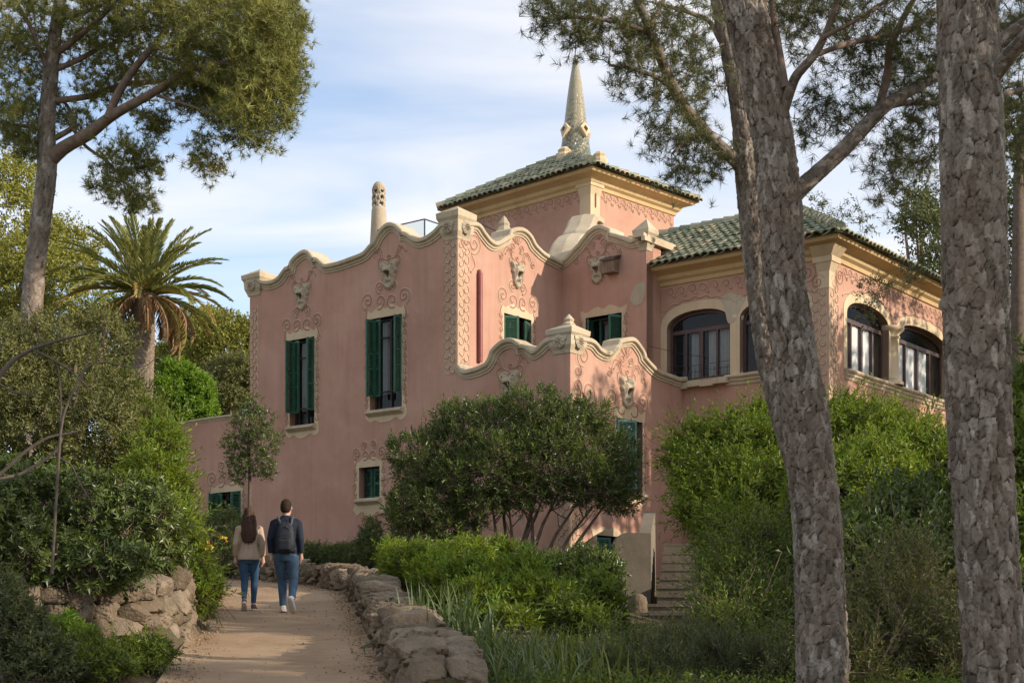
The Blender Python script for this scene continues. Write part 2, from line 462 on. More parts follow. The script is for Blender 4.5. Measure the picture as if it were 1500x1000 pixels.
# compacted sandy path
m, nt, b, _ = new_mat('path')
gp = pos(nt)
n1 = tex_noise(nt, pos(nt, (1, 0.55, 1)), 0.9, 6, 0.6, 0.5); n2 = tex_noise(nt, gp, 55, 5, 0.75); n3 = tex_noise(nt, pos(nt, (0.8, 1.6, 1)), 3.5, 5, 0.65, 0.6)
c = ramp(nt, n1, [(0.3, (0.27, 0.178, 0.102)), (0.5, (0.345, 0.234, 0.138)), (0.72, (0.425, 0.30, 0.185))])
c = mixc(nt, math2(nt, 'MULTIPLY', ramp(nt, n3, [(0.5, (0, 0, 0)), (0.7, (1, 1, 1))]), 0.45), c, (0.20, 0.138, 0.09))
c = mixc(nt, math2(nt, 'MULTIPLY', ramp(nt, n2, [(0.5, (0, 0, 0)), (0.7, (1, 1, 1))]), 0.35), c, (0.43, 0.34, 0.25))
nt.links.new(c, b.inputs['Base Color']); b.inputs['Roughness'].default_value = 0.95; b.inputs['Specular IOR Level'].default_value = 0.2
bump(nt, b, math2(nt, 'ADD', n2, math2(nt, 'MULTIPLY', n3, 2.5)), 0.5, 0.02)
M['path'] = m

simple('skin', (0.50, 0.29, 0.21), 0.55, 0.08, 20, 0, 0.35, 0.05)
simple('hair_brown', (0.062, 0.032, 0.020), 0.62, 0.45, 30, 0, 0.2, 0.3)
simple('hair_dark', (0.032, 0.020, 0.014), 0.85, 0.4, 40, 0, 0.1, 0.4)
simple('blazer', (0.40, 0.30, 0.215), 0.85, 0.12, 9, 0, 0.2, 0.3)
simple('navy', (0.016, 0.020, 0.032), 0.8, 0.3, 9, 0, 0.2, 0.3)
simple('denim', (0.040, 0.085, 0.155), 0.85, 0.35, 9, 0, 0.2, 0.3)
simple('denim_light', (0.062, 0.105, 0.165), 0.85, 0.35, 9, 0, 0.2, 0.3)
simple('bag', (0.020, 0.022, 0.029), 0.7, 0.3, 12, 0, 0.3, 0.3)
simple('bag_trim', (0.05, 0.052, 0.06), 0.6, 0.2, 12)
simple('shoe_white', (0.62, 0.60, 0.57), 0.7, 0.08, 12)
simple('shoe_dark', (0.09, 0.07, 0.075), 0.7, 0.2, 12)
simple('sole', (0.55, 0.50, 0.44), 0.8, 0.15, 12)

# ================================================================== GROUND AND PATH
PL = [(-0.6, -4), (-1.05, 0), (-3.25, 13.5), (-4.1, 18.7), (-4.75, 22.5), (-5.6, 27.5), (-7.6, 30.6), (-13, 34.2), (-20, 38)]
PR = [(1.2, -4), (0.73, 0), (-1.16, 13.5), (-1.69, 17.3), (-2.62, 24.1), (-3.29, 28.2), (-4.3, 31.0), (-5.5, 33.0), (-7.2, 34.9), (-12, 38.2), (-19, 42)]
def resample(pts, n, smooth=True):
    pts = np.array(pts, float)
    d = np.r_[0, np.cumsum(np.linalg.norm(np.diff(pts, axis=0), axis=1))]
    t = np.linspace(0, d[-1], n)
    q = np.stack([np.interp(t, d, pts[:, k]) for k in range(pts.shape[1])], 1)
    if smooth:
        w = max(3, n // 40) | 1
        k = np.ones(w) / w
        for c_ in range(q.shape[1]):
            pad = np.r_[2 * q[0, c_] - q[1:w // 2 + 1, c_][::-1], q[:, c_], 2 * q[-1, c_] - q[-w // 2:-1, c_][::-1]][:len(q) + w - 1]
            q[:, c_] = np.convolve(pad, k, 'valid')[:len(q)]
    return q
PLs, PRs = resample(PL, 220), resample(PR, 220)
POLY = np.vstack([PLs, PRs[::-1]])
def in_poly(x, y, poly):
    x = np.asarray(x, float); y = np.asarray(y, float)
    r_ = np.zeros(x.shape, bool)
    x1, y1 = poly[-1]
    for x2, y2 in poly:
        c_ = ((y1 > y) != (y2 > y))
        with np.errstate(divide='ignore', invalid='ignore'):
            xi = (x2 - x1) * (y - y1) / (y2 - y1 + 1e-12) + x1
        r_ ^= c_ & (x < xi)
        x1, y1 = x2, y2
    return r_
def dist_to(x, y, pl):
    d = np.full(np.shape(x), 1e9)
    for (px, py) in pl:
        d = np.minimum(d, np.hypot(x - px, y - py))
    return d
def sstep(a, b, x):
    t = np.clip((x - a) / (b - a), 0, 1)
    return t * t * (3 - 2 * t)
def zp(y):
    y = np.asarray(y, float)
    return np.where(y < -5, -0.40, np.where(y < 34, 0.0806 * y, 2.74 + 0.075 * np.minimum(y - 34, 40)))
def gz(x, y, path=True):
    x = np.asarray(x, float); y = np.asarray(y, float)
    z = zp(y).copy()
    near = (y > -6) & (y < 45) & (np.abs(x) < 25)
    # side of the path
    inside = in_poly(x, y, POLY)
    dl, dr = dist_to(x, y, PLs[::3]), dist_to(x, y, PRs[::3])
    left = (~inside) & (dl < dr)
    right = (~inside) & (dl >= dr)
    yw = np.interp(x, [-8.2, -6.4, -5.2, -4.3, -3.98], [14.9, 15.3, 15.9, 16.7, 17.6])
    amp = sstep(0.12, 0.5, y - yw)
    z = z + left * 0.66 * sstep(0.15, 0.6, dl) * amp + left * sstep(1, 9, dl) * 0.5 * amp
    z = z + right * 0.18 * sstep(0.1, 0.6, dr)
    z = z - right * 1.05 * np.exp(-(((x - 4.2) / 3.6) ** 2 + ((y - 32) / 6.5) ** 2)) - right * 0.62 * np.exp(-(((x - 3.0) / 2.0) ** 2 + ((y - 23) / 6.0) ** 2))
    z = z + sstep(4.5, 9, x) * sstep(14, 26, y) * 1.1
    # hillside at the back left
    z = z + sstep(50, 120, y) * 9.0 * sstep(-4, -22, x)
    z = np.where(inside, z - 0.07, z)
    return z
def gz1(x, y):
    return float(gz(np.array([x]), np.array([y]))[0])

def grid_mesh(x0, x1, y0, y1, nx, ny, hole=None):
    xs = np.linspace(x0, x1, nx); ys = np.linspace(y0, y1, ny)
    X, Y = np.meshgrid(xs, ys)
    Z = gz(X.ravel(), Y.ravel())
    idx = np.arange(nx * ny).reshape(ny, nx)
    q = np.stack([idx[:-1, :-1], idx[:-1, 1:], idx[1:, 1:], idx[1:, :-1]], -1).reshape(-1, 4)
    return np.stack([X.ravel(), Y.ravel(), Z], 1), q
xs = np.r_[-900, -500, -250, -130, -80, -55, -40, -30, np.arange(-24, 24.1, 0.4), 30, 40, 55, 80, 130, 250, 500, 900]
ys = np.r_[-120, -60, -30, -15, -8, np.arange(-5, 50.1, 0.4), 54, 60, 68, 78, 90, 105, 125, 150, 200, 300, 500, 900, 1600]
X, Y = np.meshgrid(xs, ys)
Z = gz(X.ravel(), Y.ravel())
nn = np.array([noise.noise((x * 0.9, y * 0.9, 0)) for x, y in zip(X.ravel(), Y.ravel())])
Z = Z + nn * 0.05 * (~in_poly(X.ravel(), Y.ravel(), POLY))
idx = np.arange(X.size).reshape(X.shape)
q = np.stack([idx[:-1, :-1], idx[:-1, 1:], idx[1:, 1:], idx[1:, :-1]], -1).reshape(-1, 4)
ground = child_np('ground', mesh_np('ground', np.stack([X.ravel(), Y.ravel(), Z], 1), q, M['soil'], True), None)
tag(ground, 'bare brown earth of the sloping garden under the shrubs', 'ground', kind='structure')

# path sheet
nc = 30
vv = []
for i in range(len(PLs)):
    for k in range(nc):
        t = k / (nc - 1)
        tt = -0.04 + 1.08 * t
        p = PLs[i] * (1 - tt) + PRs[i] * tt
        h = float(zp(p[1])) + 0.018 * noise.noise((p[0] * 1.3, p[1] * 1.3, 3)) + 0.006 * noise.noise((p[0] * 6, p[1] * 6, 5)) + 0.03 * (2 * t - 1) ** 4
        vv.append((p[0], p[1], h))
idx = np.arange(len(vv)).reshape(-1, nc)
q = np.stack([idx[:-1, :-1], idx[:-1, 1:], idx[1:, 1:], idx[1:, :-1]], -1).reshape(-1, 4)
path = child_np('path', mesh_np('path', vv, q, M['path'], True), None)
tag(path, 'sandy compacted footpath curving up towards the house', 'path', kind='structure')

# ------------------------------------------------------------------ stones
def stone_data(seed, sub=3):
    bm = bmesh.new()
    bmesh.ops.create_cube(bm, size=2.0)
    bmesh.ops.subdivide_edges(bm, edges=bm.edges[:], cuts=sub, use_grid_fill=True)
    rr = random.Random(seed)
    off = Vector((rr.uniform(0, 50), rr.uniform(0, 50), rr.uniform(0, 50)))
    for v in bm.verts:
        c = v.co.copy()
        s = c.normalized()
        c = c * 0.60 + s * 0.44
        n = noise.noise(c * 0.9 + off) * 0.24 + noise.noise(c * 2.3 + off) * 0.17 + abs(noise.noise(c * 4.5 + off)) * 0.20 + noise.noise(c * 9 + off) * 0.13
        # a couple of flat cleaved facets
        c = c * (1 + n)
        v.co = c
    for _ in range(6):
        d = Vector((rr.gauss(0, 1), rr.gauss(0, 1), rr.gauss(0, 1))).normalized()
        lim = rr.uniform(0.70, 0.92)
        for v in bm.verts:
            e = v.co.dot(d) - lim
            if e > 0: v.co -= d * e * 0.8
    me = bpy.data.meshes.new('stone')
    bm.to_mesh(me); bm.free()
    me.materials.append(M['stone'])
    for p_ in me.polygons: p_.use_smooth = (p_.index % 2 != 0)
    return me
STONES = [stone_data(i + 3, 9) for i in range(16)]
def add_stone(parent, c, dirx, half, rr):
    o = bpy.data.objects.new('stone', rr.choice(STONES))
    dx = Vector((dirx[0], dirx[1], rr.uniform(-0.08, 0.08))).normalized()
    up = Vector((rr.uniform(-.1, .1), rr.uniform(-.1, .1), 1))
    dy = up.cross(dx).normalized(); dz = dx.cross(dy)
    mt = Matrix((dx * half[0], dy * half[1], dz * half[2])).transposed().to_4x4()
    mt.translation = c
    COL.objects.link(o)
    o.parent = parent
    o.matrix_basis = Matrix.Translation(-Vector(parent.location)) @ mt
    return o

def polyline_at(pts, d):
    pts = np.array(pts); seg = np.linalg.norm(np.diff(pts, axis=0), axis=1); cum = np.r_[0, np.cumsum(seg)]
    i = int(np.clip(np.searchsorted(cum, d) - 1, 0, len(seg) - 1))
    t = (d - cum[i]) / seg[i]
    return pts[i] * (1 - t) + pts[i + 1] * t, (pts[i + 1] - pts[i]) / seg[i], cum[-1]

def stone_wall(name, label, line, h, thick, side, base_fn, seed, grow=None, capw=None):
    """line: face polyline; the wall body lies on the given side of it (+1 = left of travel)"""
    rr = random.Random(seed)
    p0, _, L = polyline_at(line, 0)
    w = thing(name, label, 'stone wall', (p0[0], p0[1], base_fn(p0[0], p0[1])))
    core = MB()
    N_ = int(L / 0.35)
    prev = None
    for i in range(N_ + 1):
        p, d, _ = polyline_at(line, min(L - 1e-3, L * i / N_))
        nrm = np.array((-d[1], d[0])) * side
        zb = base_fn(p[0], p[1])
        hh = h(i / N_ * L) if callable(h) else h
        a = p + nrm * 0.16; b_ = p + nrm * (thick - 0.1)
        ring = [(a[0], a[1], zb - 0.25), (a[0], a[1], zb + hh - 0.13), (b_[0], b_[1], zb + hh - 0.13), (b_[0], b_[1], zb - 0.25)]
        if prev:
            for k in range(3):
                core.poly([prev[k], prev[k + 1], ring[k + 1], ring[k]])
        else: core.poly(ring)
        prev = ring
    core.poly(list(reversed(prev)))
    core.build('core', M['soil'], w)
    rows = []
    d = 0.0
    hh0 = h(0) if callable(h) else h
    nrow = max(1, int(round((hh0 - 0.16) / 0.2)))
    for row in range(nrow):
        d = rr.uniform(0, 0.15)
        while d < L - 0.1:
            hh = h(d) if callable(h) else h
            rowh = (hh - 0.17) / nrow
            ln = rr.uniform(0.23, 0.42) * (1.1 if row == 0 else 1)
            p, t, _ = polyline_at(line, min(d + ln / 2, L - 0.01))
            nrm = np.array((-t[1], t[0])) * side
            zb = base_fn(p[0], p[1])
            dep = rr.uniform(0.14, 0.2)
            c = p + nrm * (dep + rr.uniform(-0.03, 0.05))
            add_stone(w, Vector((c[0], c[1], zb + rowh * (row + 0.48) + rr.uniform(-.02, .02) - 0.02)), t, (ln / 2 * 1.08, dep * 1.15, rowh / 2 * rr.uniform(1.1, 1.35)), rr)
            d += ln * 0.93
    d = 0.0
    while d < L - 0.05:     # cap slabs across the thickness
        ln = rr.uniform(0.22, 0.46)
        p, t, _ = polyline_at(line, min(d + ln / 2, L - 0.01))
        nrm = np.array((-t[1], t[0])) * side
        hh = h(d) if callable(h) else h
        zb = base_fn(p[0], p[1])
        if rr.random() < 0.65:
            for q_, wd in ((0.28, 0.27), (0.75, 0.25)):
                c = p + nrm * thick * q_
                add_stone(w, Vector((c[0], c[1], zb + hh - 0.09 + rr.uniform(-.03, .03))), t, (ln / 2 * 1.05, thick * wd * 1.1, rr.uniform(0.1, 0.14)), rr)
        else:
            c = p + nrm * (thick * 0.5 + rr.uniform(-.03, .03))
            add_stone(w, Vector((c[0], c[1], zb + hh - 0.09 + rr.uniform(-.03, .03))), t, (ln / 2 * 1.06, thick * 0.53, rr.uniform(0.10, 0.15)), rr)
        d += ln * 0.95
    return w
rl = [tuple(p) for p in PRs if 10.9 < p[1] < 36.5 and p[0] > -7.6]
stone_wall('stone_wall', 'long low rubble stone wall edging the right side of the sandy path', rl,
           lambda d: 0.46 + 0.06 * math.sin(d * 1.7) + 0.05 * math.sin(d * 0.6), 0.62, -1, lambda x, y: float(zp(y)), 11)
ll = resample([(-4.75, 21.5), (-4.12, 18.6), (-3.98, 17.6), (-4.3, 16.7), (-5.2, 15.9), (-6.4, 15.3), (-8.2, 14.9)], 60)
stone_wall('stone_wall', 'taller rubble retaining wall under the dark glossy shrub left of the path', [tuple(p) for p in ll],
           lambda d: 0.80 + 0.05 * math.sin(d * 2.1), 0.5, -1, lambda x, y: float(zp(y)), 12)

# ================================================================== THE HOUSE
A = Vector((-0.788, 0.616)).normalized()          # along the shaded front, away to the left
Bd = Vector((A.y, -A.x)); Bd = Vector((0.616, 0.788)).normalized()
class Frame:
    """a vertical wall plane: origin, direction s (to the viewer's right), outward normal"""
    def __init__(self, o, d, n):
        self.o, self.d, self.n = Vector(o), Vector(d), Vector(n)
    def pt(self, s, z, out=0.0):
        q_ = self.o + self.d * s + self.n * out
        return Vector((q_.x, q_.y, z))
    def px(self, u, v):
        k = (u - CU) / FPX
        # (o.x + d.x s) = k (o.y + d.y s)
        s = (k * self.o.y - self.o.x) / (self.d.x - k * self.d.y)
        Y_ = self.o.y + self.d.y * s
        return s, EYE + (HV - v) / FPX * Y_
    def s_at(self, u): return self.px(u, 500)[0]
    def rot(self):
        x = Vector((self.d.x, self.d.y, 0)); y = Vector((-self.n.x, -self.n.y, 0)); z = Vector((0, 0, 1))
        return Matrix((x, y, z)).transposed().to_4x4()
C0 = P(670, 500, 38.0).xy
FA = Frame(C0, -A, -Bd)                # long shaded front
FB1 = Frame(C0, Bd, -A)                # sunlit return wall
C1 = C0 + Bd * FB1.s_at(822)
FA1 = Frame(C1, -A, -Bd)               # inner wing
C2 = C1 - A * FA1.s_at(947)
FS = Frame(C2, Bd, -A)
C3 = C2 + Bd * 0.747
FLA = Frame(C3, -A, -Bd)               # arcaded wall, front
C4 = C3 - A * FLA.s_at(1214)
FLB = Frame(C4, Bd, -A)                # arcaded wall, side
T0 = C0 - A * FA.s_at(835)
FT = Frame(T0, Bd, -A)                 # terrace side wall
SL = FA.s_at(366)                      # left end of the tall block
S_AN = FA.s_at(366) - 6.5              # left end of the low annex
ST = FA.s_at(835)
LB = FT.px(1001, 500)[0]
LOGB_L = 10.0

house = thing('pink_house', 'pink plastered villa with wavy cream parapets, green shutters and a tiled tower', 'house', (C0.x, C0.y, 2.9))

def cr_spline(pts, n=6):
    """Catmull-Rom through pts; a point with third item True is a sharp corner"""
    out = []
    P_ = [Vector(p[:2]) for p in pts]
    sharp = [len(p) > 2 and p[2] for p in pts]
    for i in range(len(P_) - 1):
        p1, p2 = P_[i], P_[i + 1]
        p0 = P_[i - 1] if i > 0 and not sharp[i] else p1 - (p2 - p1)
        p3 = P_[i + 2] if i + 2 < len(P_) and not sharp[i + 1] else p2 + (p2 - p1)
        for k in range(n):
            t = k / n
            q_ = 0.5 * ((2 * p1) + (p2 - p0) * t + (2 * p0 - 5 * p1 + 4 * p2 - p3) * t * t + (-p0 + 3 * p1 - 3 * p2 + p3) * t ** 3)
            out.append((q_.x, q_.y))
    out.append(tuple(P_[-1]))
    return out

def pnpoly(x, y, poly):
    r_ = False
    x1, y1 = poly[-1]
    for x2, y2 in poly:
        if (y1 > y) != (y2 > y) and x < (x2 - x1) * (y - y1) / (y2 - y1) + x1: r_ = not r_
        x1, y1 = x2, y2
    return r_

def area2(poly):
    return sum(poly[i - 1][0] * poly[i][1] - poly[i][0] * poly[i - 1][1] for i in range(len(poly)))

def tri_region(outer, holes):
    vs_ = []; es = []
    for loop in [outer] + holes:
        i0 = len(vs_); n = len(loop)
        vs_ += [Vector(p) for p in loop]
        es += [(i0 + k, i0 + (k + 1) % n) for k in range(n)]
    v2, e2, f2, *_ = geometry.delaunay_2d_cdt(vs_, es, [], 0, 1e-5)
    keep = []
    for f in f2:
        cx = sum(v2[k].x for k in f) / len(f); cy = sum(v2[k].y for k in f) / len(f)
        if pnpoly(cx, cy, outer) and not any(pnpoly(cx, cy, h) for h in holes):
            keep.append(tuple(f))
    return v2, keep

def slab(mb, fr, outer, holes=(), out=0.0, back=None, mi=0, hole_back=None, edge_mi=None):
    """flat shape on a wall plane with holes; side faces run back to 'back' (outline) and 'hole_back' (openings)"""
    holes = list(holes)
    outer = [tuple(p) for p in outer]
    if area2(outer) < 0: outer = outer[::-1]
    v2, fs = tri_region(outer, holes)
    i0 = len(mb.v)
    mb.v.extend(tuple(fr.pt(p.x, p.y, out)) for p in v2)
    for f in fs:
        a = [v2[k] for k in f]
        if (a[1] - a[0]).cross(a[2] - a[0]) < 0: f = tuple(reversed(f))
        mb.f.append(tuple(k + i0 for k in f)); mb.m.append(mi); mb.s.append(False)
    em = mi if edge_mi is None else edge_mi
    def skirt(loop, b_, flip):
        if area2(loop) < 0: loop = loop[::-1]
        for k in range(len(loop)):
            p, q_ = loop[k - 1], loop[k]
            quad = [fr.pt(*p, out), fr.pt(*p, b_), fr.pt(*q_, b_), fr.pt(*q_, out)]
            if flip: quad.reverse()
            mb.poly(quad, em)
    if back is not None: skirt(outer, back, False)
    if hole_back is not None:
        for h in holes: skirt(list(h), hole_back, True)

def ribbon(mb, fr, pts, w, o0, o1, mi=0, taper=False):
    """raised strip following a 2D curve on the wall"""
    n = len(pts)
    L_, R_ = [], []
    for i in range(n):
        a = Vector(pts[max(i - 1, 0)]); b_ = Vector(pts[min(i + 1, n - 1)])
        d = (b_ - a)
        if d.length < 1e-9: d = Vector((1, 0))
        d.normalize(); nn_ = Vector((-d.y, d.x))
        ww = w * (0.35 + 0.65 * math.sin(math.pi * min(1, (i + 0.6) / n * 0.9 + 0.05)) if taper else 1.0)
        p = Vector(pts[i])
        L_.append(p + nn_ * ww); R_.append(p - nn_ * ww)
    vs_ = []
    for i in range(n):
        m_ = Vector(pts[i])
        vs_ += [fr.pt(L_[i].x, L_[i].y, o0), fr.pt(m_.x, m_.y, o1), fr.pt(R_[i].x, R_[i].y, o0)]
    fs = []
    for i in range(n - 1):
        k = i * 3
        fs += [(k, k + 1, k + 4, k + 3), (k + 1, k + 2, k + 5, k + 4)]
    mb.mesh(vs_, [tuple(reversed(f)) for f in fs], mi, True)

def spiral(cx, cz, r0, turns, start, sgn=1, r1=0.15, n=None):
    n = n or int(14 * turns) + 4
    pts = []
    for i in range(n + 1):
        t = i / n
        r_ = r0 * (1 - (1 - r1) * t)
        a = start + sgn * 2 * math.pi * turns * t
        pts.append((cx + r_ * math.cos(a), cz + r_ * math.sin(a)))
    return pts

class Scrolls:
    """each curl becomes a part of its own"""
    def __init__(self): self.items = []
    def build(self, name, mats, parent):
        for it in self.items: it.build('scroll', mats, parent)
def curl(mb, fr, pts, w=0.06, out=0.014):
    if isinstance(mb, Scrolls):
        mb.items.append(MB()); mb = mb.items[-1]
    ph = random.uniform(0, 6.28); aw = random.uniform(0.004, 0.013); fq = random.uniform(0.5, 1.1); sx_, sz_ = random.uniform(-.02, .02), random.uniform(-.02, .02)
    pts = [(p[0] + sx_ + aw * math.sin(ph + i * fq), p[1] + sz_ + aw * math.cos(ph * 1.7 + i * fq * 1.3)) for i, p in enumerate(pts)]
    w *= random.uniform(0.85, 1.15)
    out *= 0.72
    ribbon(mb, fr, pts, w, out * 0.1, out, 0)
    ribbon(mb, fr, pts, w * 0.32, out, out + 0.010, 1, True)

def coping(name, fr, pts, parent, depth=0.55, sc=0.88, ends=True):
    """swept wavy cornice along a curve (lower lip) on the wall plane"""
    prof = [(0.0, -0.09), (0.035, -0.085), (0.04, -0.03), (0.075, -0.02), (0.085, 0.03), (0.15, 0.065), (0.165, 0.085), (0.165, 0.165), (0.13, 0.195), (-depth, 0.215), (-depth, -0.05)]
    mb = MB()
    n = len(pts); k = len(prof)
    rings = []
    for i in range(n):
        p = Vector(pts[i])
        def dirn(a, b_):
            d = Vector(pts[b_]) - Vector(pts[a])
            return d.normalized() if d.length > 1e-9 else Vector((1, 0))
        d1 = dirn(max(i - 1, 0), max(i, 1)); d2 = dirn(min(i, n - 2), min(i + 1, n - 1))
        n1 = Vector((-d1.y, d1.x)); n2 = Vector((-d2.y, d2.x))
        nn_ = n1 + n2
        if nn_.length < 0.2: nn_ = n1
        nn_.normalize()
        mit = min(1.5, 1 / max(0.4, nn_.dot(n1)))
        ring = []
        for (o_, h_) in prof:
            q_ = p + nn_ * h_ * mit * sc + nn_ * 0.022 * noise.noise((p.x * 3.1, p.y * 3.1, o_ * 4)) * sc
            ring.append(fr.pt(q_.x, q_.y, o_ * sc if o_ > 0 else o_))
        rings.append(ring)
    vs_ = [q_ for r_ in rings for q_ in r_]
    fs = []
    for i in range(n - 1):
        for j in range(k):
            j2 = (j + 1) % k
            fs.append((i * k + j, i * k + j2, (i + 1) * k + j2, (i + 1) * k + j))
    mb.mesh(vs_, [tuple(reversed(f)) for f in fs], 0, False)
    if ends:
        mb.poly(rings[0]); mb.poly(list(reversed(rings[-1])))
    o = mb.build(name, M['cornice'], parent)
    return o

def zoomed(fr, x0, y0, sc, pts):
    """points read off an enlarged crop of the photograph -> wall plane (s, z)"""
    out = []
    for p in pts:
        s, z = fr.px(x0 + p[0] / sc, y0 + p[1] / sc)
        out.append((s, z, len(p) > 2 and p[2]))
    return out
K = 1500 / 360.0
def resort(pts):
    """keep s increasing"""
    out = [pts[0]]
    for p in pts[1:]:
        out.append((max(p[0], out[-1][0] + 0.002), *p[1:]))
    return out

copA = resort(cr_spline(resort(zoomed(FA, 340, 240, K, [(112, 745), (150, 728), (200, 752), (250, 750), (300, 722), (345, 668, 1), (378, 655, 1), (392, 610), (440, 570), (468, 568), (496, 600, 1), (498, 618, 1), (525, 610), (570, 650), (640, 640), (740, 610), (815, 578), (860, 530), (885, 508, 1), (905, 470, 1), (925, 440), (965, 402), (1000, 405), (1030, 432, 1), (1034, 455, 1), (1065, 455), (1130, 495), (1190, 487), (1250, 450), (1300, 405), (1372, 392)])), 5))
copB1 = resort(cr_spline(resort(zoomed(FB1, 640, 280, K, [(150, 230), (230, 232), (270, 283), (315, 335), (360, 347), (405, 325), (440, 300, 1), (447, 272, 1), (475, 262), (505, 262), (545, 292), (572, 342, 1), (585, 360, 1), (620, 395), (680, 433), (748, 466)])), 5))
copA1 = resort(cr_spline(resort(zoomed(FA1, 640, 280, K, [(752, 466), (800, 440), (850, 388), (890, 352, 1), (912, 318, 1), (950, 272), (1000, 246), (1045, 262, 1), (1050, 288, 1), (1085, 298), (1140, 312), (1190, 335), (1235, 320), (1275, 312)])), 5))
copTA = resort(cr_spline(resort(zoomed(FA, 660, 450, K, [(44, 378), (80, 418), (150, 412), (230, 378), (268, 325, 1), (282, 290, 1), (330, 244), (375, 232), (412, 250, 1), (416, 272, 1), (455, 268), (510, 302), (560, 274), (610, 232), (724, 215)])), 5))
copTB = resort(cr_spline(resort(zoomed(FT, 660, 450, K, [(734, 215), (845, 235), (895, 285), (950, 312), (995, 285), (1020, 258, 1), (1026, 235, 1), (1065, 224), (1105, 230), (1140, 275), (1152, 300, 1), (1156, 325, 1), (1200, 375), (1260, 424), (1330, 448), (1385, 468), (1425, 462)])), 5))

ZB = 0.6
# ---------------------------------------------------------------- openings on the long front
def rect(fr, u0, u1, vt, vb):
    s0, zt = fr.px(u0, vt); s1, _ = fr.px(u1, vt)
    _, zb = fr.px(u0, vb)
    return s0, s1, zb, zt
def rect_loop(r_, rough=0.0):
    s0, s1, zb, zt = r_
    return [(s0, zb), (s1, zb), (s1, zt), (s0, zt)]
W1 = rect(FA, 424.5, 461, 499, 627)
W2 = rect(FA, 542, 589, 468, 604)
W3 = rect(FA, 526, 556.5, 685, 733)
W4 = rect(FA, 312, 353, 722, 772)
W5 = rect(FA, 252, 277.5, 727, 775)
topA = [(S_AN, ZB), (ST, ZB)] + [(s, z + 0.06) for s, z in reversed(copTA)] + [(0.0, copTA[0][1] + 0.06)] if False else None
zt_an = FA.px(306, 611)[1]
outA = [(S_AN, ZB), (ST, ZB)] + [(s, z + 0.05) for s, z in reversed(copTA) if s < ST] + [(0.0, copTA[0][1] + 0.05)] + [(0.0, copA[-1][1] + 0.05)] + [(s, z + 0.05) for s, z in reversed(copA) if SL < s < -0.02] + [(SL, copA[0][1] + 0.05), (SL, zt_an), (S_AN, zt_an - 0.05)]
# drop duplicates
_o = []
for p in outA:
    if not _o or (abs(p[0] - _o[-1][0]) + abs(p[1] - _o[-1][1])) > 1e-4: _o.append(p)
outA = _o
mb = MB(); slab(mb, FA, outA, [rect_loop(w) for w in (W1, W2, W3, W4, W5)], 0.0, -0.35, 0, -0.42, None)
wallA = mb.build('wall', [M['pink']], house)

WB1 = rect(FB1, 738, 778, 458, 545)
outB1 = [(0.012, ZB + 5), (FB1.s_at(822), ZB + 5), (FB1.s_at(822), copB1[-1][1] + 0.05)] + [(s, z + 0.05) for s, z in reversed(copB1) if 0.02 <= s < FB1.s_at(822) - .02]
outB1.append((0.012, outB1[-1][1]))
mb = MB(); slab(mb, FB1, outB1, [rect_loop(WB1)], 0.0, -0.35, 0, -0.35)
mb.build('wall', [M['pink']], house)
WA1 = rect(FA1, 858, 911, 466, 560)
sC2 = FA1.s_at(947)
outA1 = [(0, ZB + 5), (sC2, ZB + 5), (sC2, copA1[-1][1] + 0.05)] + [(s, z + 0.05) for s, z in reversed(copA1) if 0.02 < s < sC2 - .02] + [(0, copA1[0][1] + 0.05)]
mb = MB(); slab(mb, FA1, outA1, [rect_loop(WA1)], 0.0, -0.35, 0, -0.35)
mb.build('wall', [M['pink']], house)
zC2 = copA1[-1][1]
mb = MB(); slab(mb, FS, [(0.012, ZB + 5), (0.745, ZB + 5), (0.745, zC2), (0.012, zC2)], [], 0.0, -0.3)
mb.build('wall', [M['pink']], house)

# terrace side wall
WT = rect(FT, 902.5, 941, 611, 720)
WTd = rect(FT, 874, 908, 783, 830)
outT = [(0.012, ZB), (LB, ZB), (LB, copTB[-1][1] + 0.05)] + [(s, z + 0.05) for s, z in reversed(copTB) if 0.02 < s < LB - .02] + [(0.012, copTB[0][1] + 0.05)]
mb = MB(); slab(mb, FT, outT, [rect_loop(WT), rect_loop(WTd)], 0.0, -0.3, 0, -0.4)
mb.build('wall', [M['pink']], house)
# terrace floor
mb = MB()
zf = min(z for s, z in copTA) - 0.35
q_ = [FA.pt(0.3, zf, -0.35), FA.pt(ST, zf, -0.3), FT.pt(LB + 0.1, zf, -0.3), FB1.pt(FB1.s_at(822) + .7, zf, 0.3)]
mb.poly(q_)
mb.build('terrace_floor', [M['roofdeck']], house)

# arcade
def arch_loop(s0, s1, z0, zs, zt, n=14, p=2.3):
    """opening with a flattened arch: springing zs, crown zt"""
    c = (s0 + s1) / 2; a = (s1 - s0) / 2
    pts = [(s0, z0), (s1, z0)]
    for i in range(n + 1):
        x = math.cos(math.pi * i / n)
        y = (1 - abs(x) ** p) ** (1 / 2.0)
        pts.append((c + a * x, zs + (zt - zs) * y))
    return pts
zsill = FLA.px(1045, 553)[1]
zeave = 11.62
def zoomLA(x, y): return FLA.px(920 + x / 3.125, 260 + y / 3.125)
def zoomLB(x, y): return FLB.px(920 + x / 3.125, 260 + y / 3.125)
sA = [zoomLA(178, 600)[0], zoomLA(468, 600)[0], zoomLA(512, 600)[0], zoomLA(818, 600)[0]]
zsprA = zoomLA(485, 640)[1]; zcrA = zoomLA(400, 592)[1]
archA1 = arch_loop(sA[0], sA[1], zsill, zsprA - 0.05, zcrA)
archA2 = arch_loop(sA[2], sA[3], zsill, zsprA - 0.05, zcrA)
lenLA = FLA.s_at(1214)
WLOWA = None
mb = MB(); slab(mb, FLA, [(0, ZB), (lenLA, ZB), (lenLA, zeave), (0, zeave)], [archA1, archA2], 0.0, -0.4, 0, -0.5, None)
mb.build('wall', [M['pink']], house)
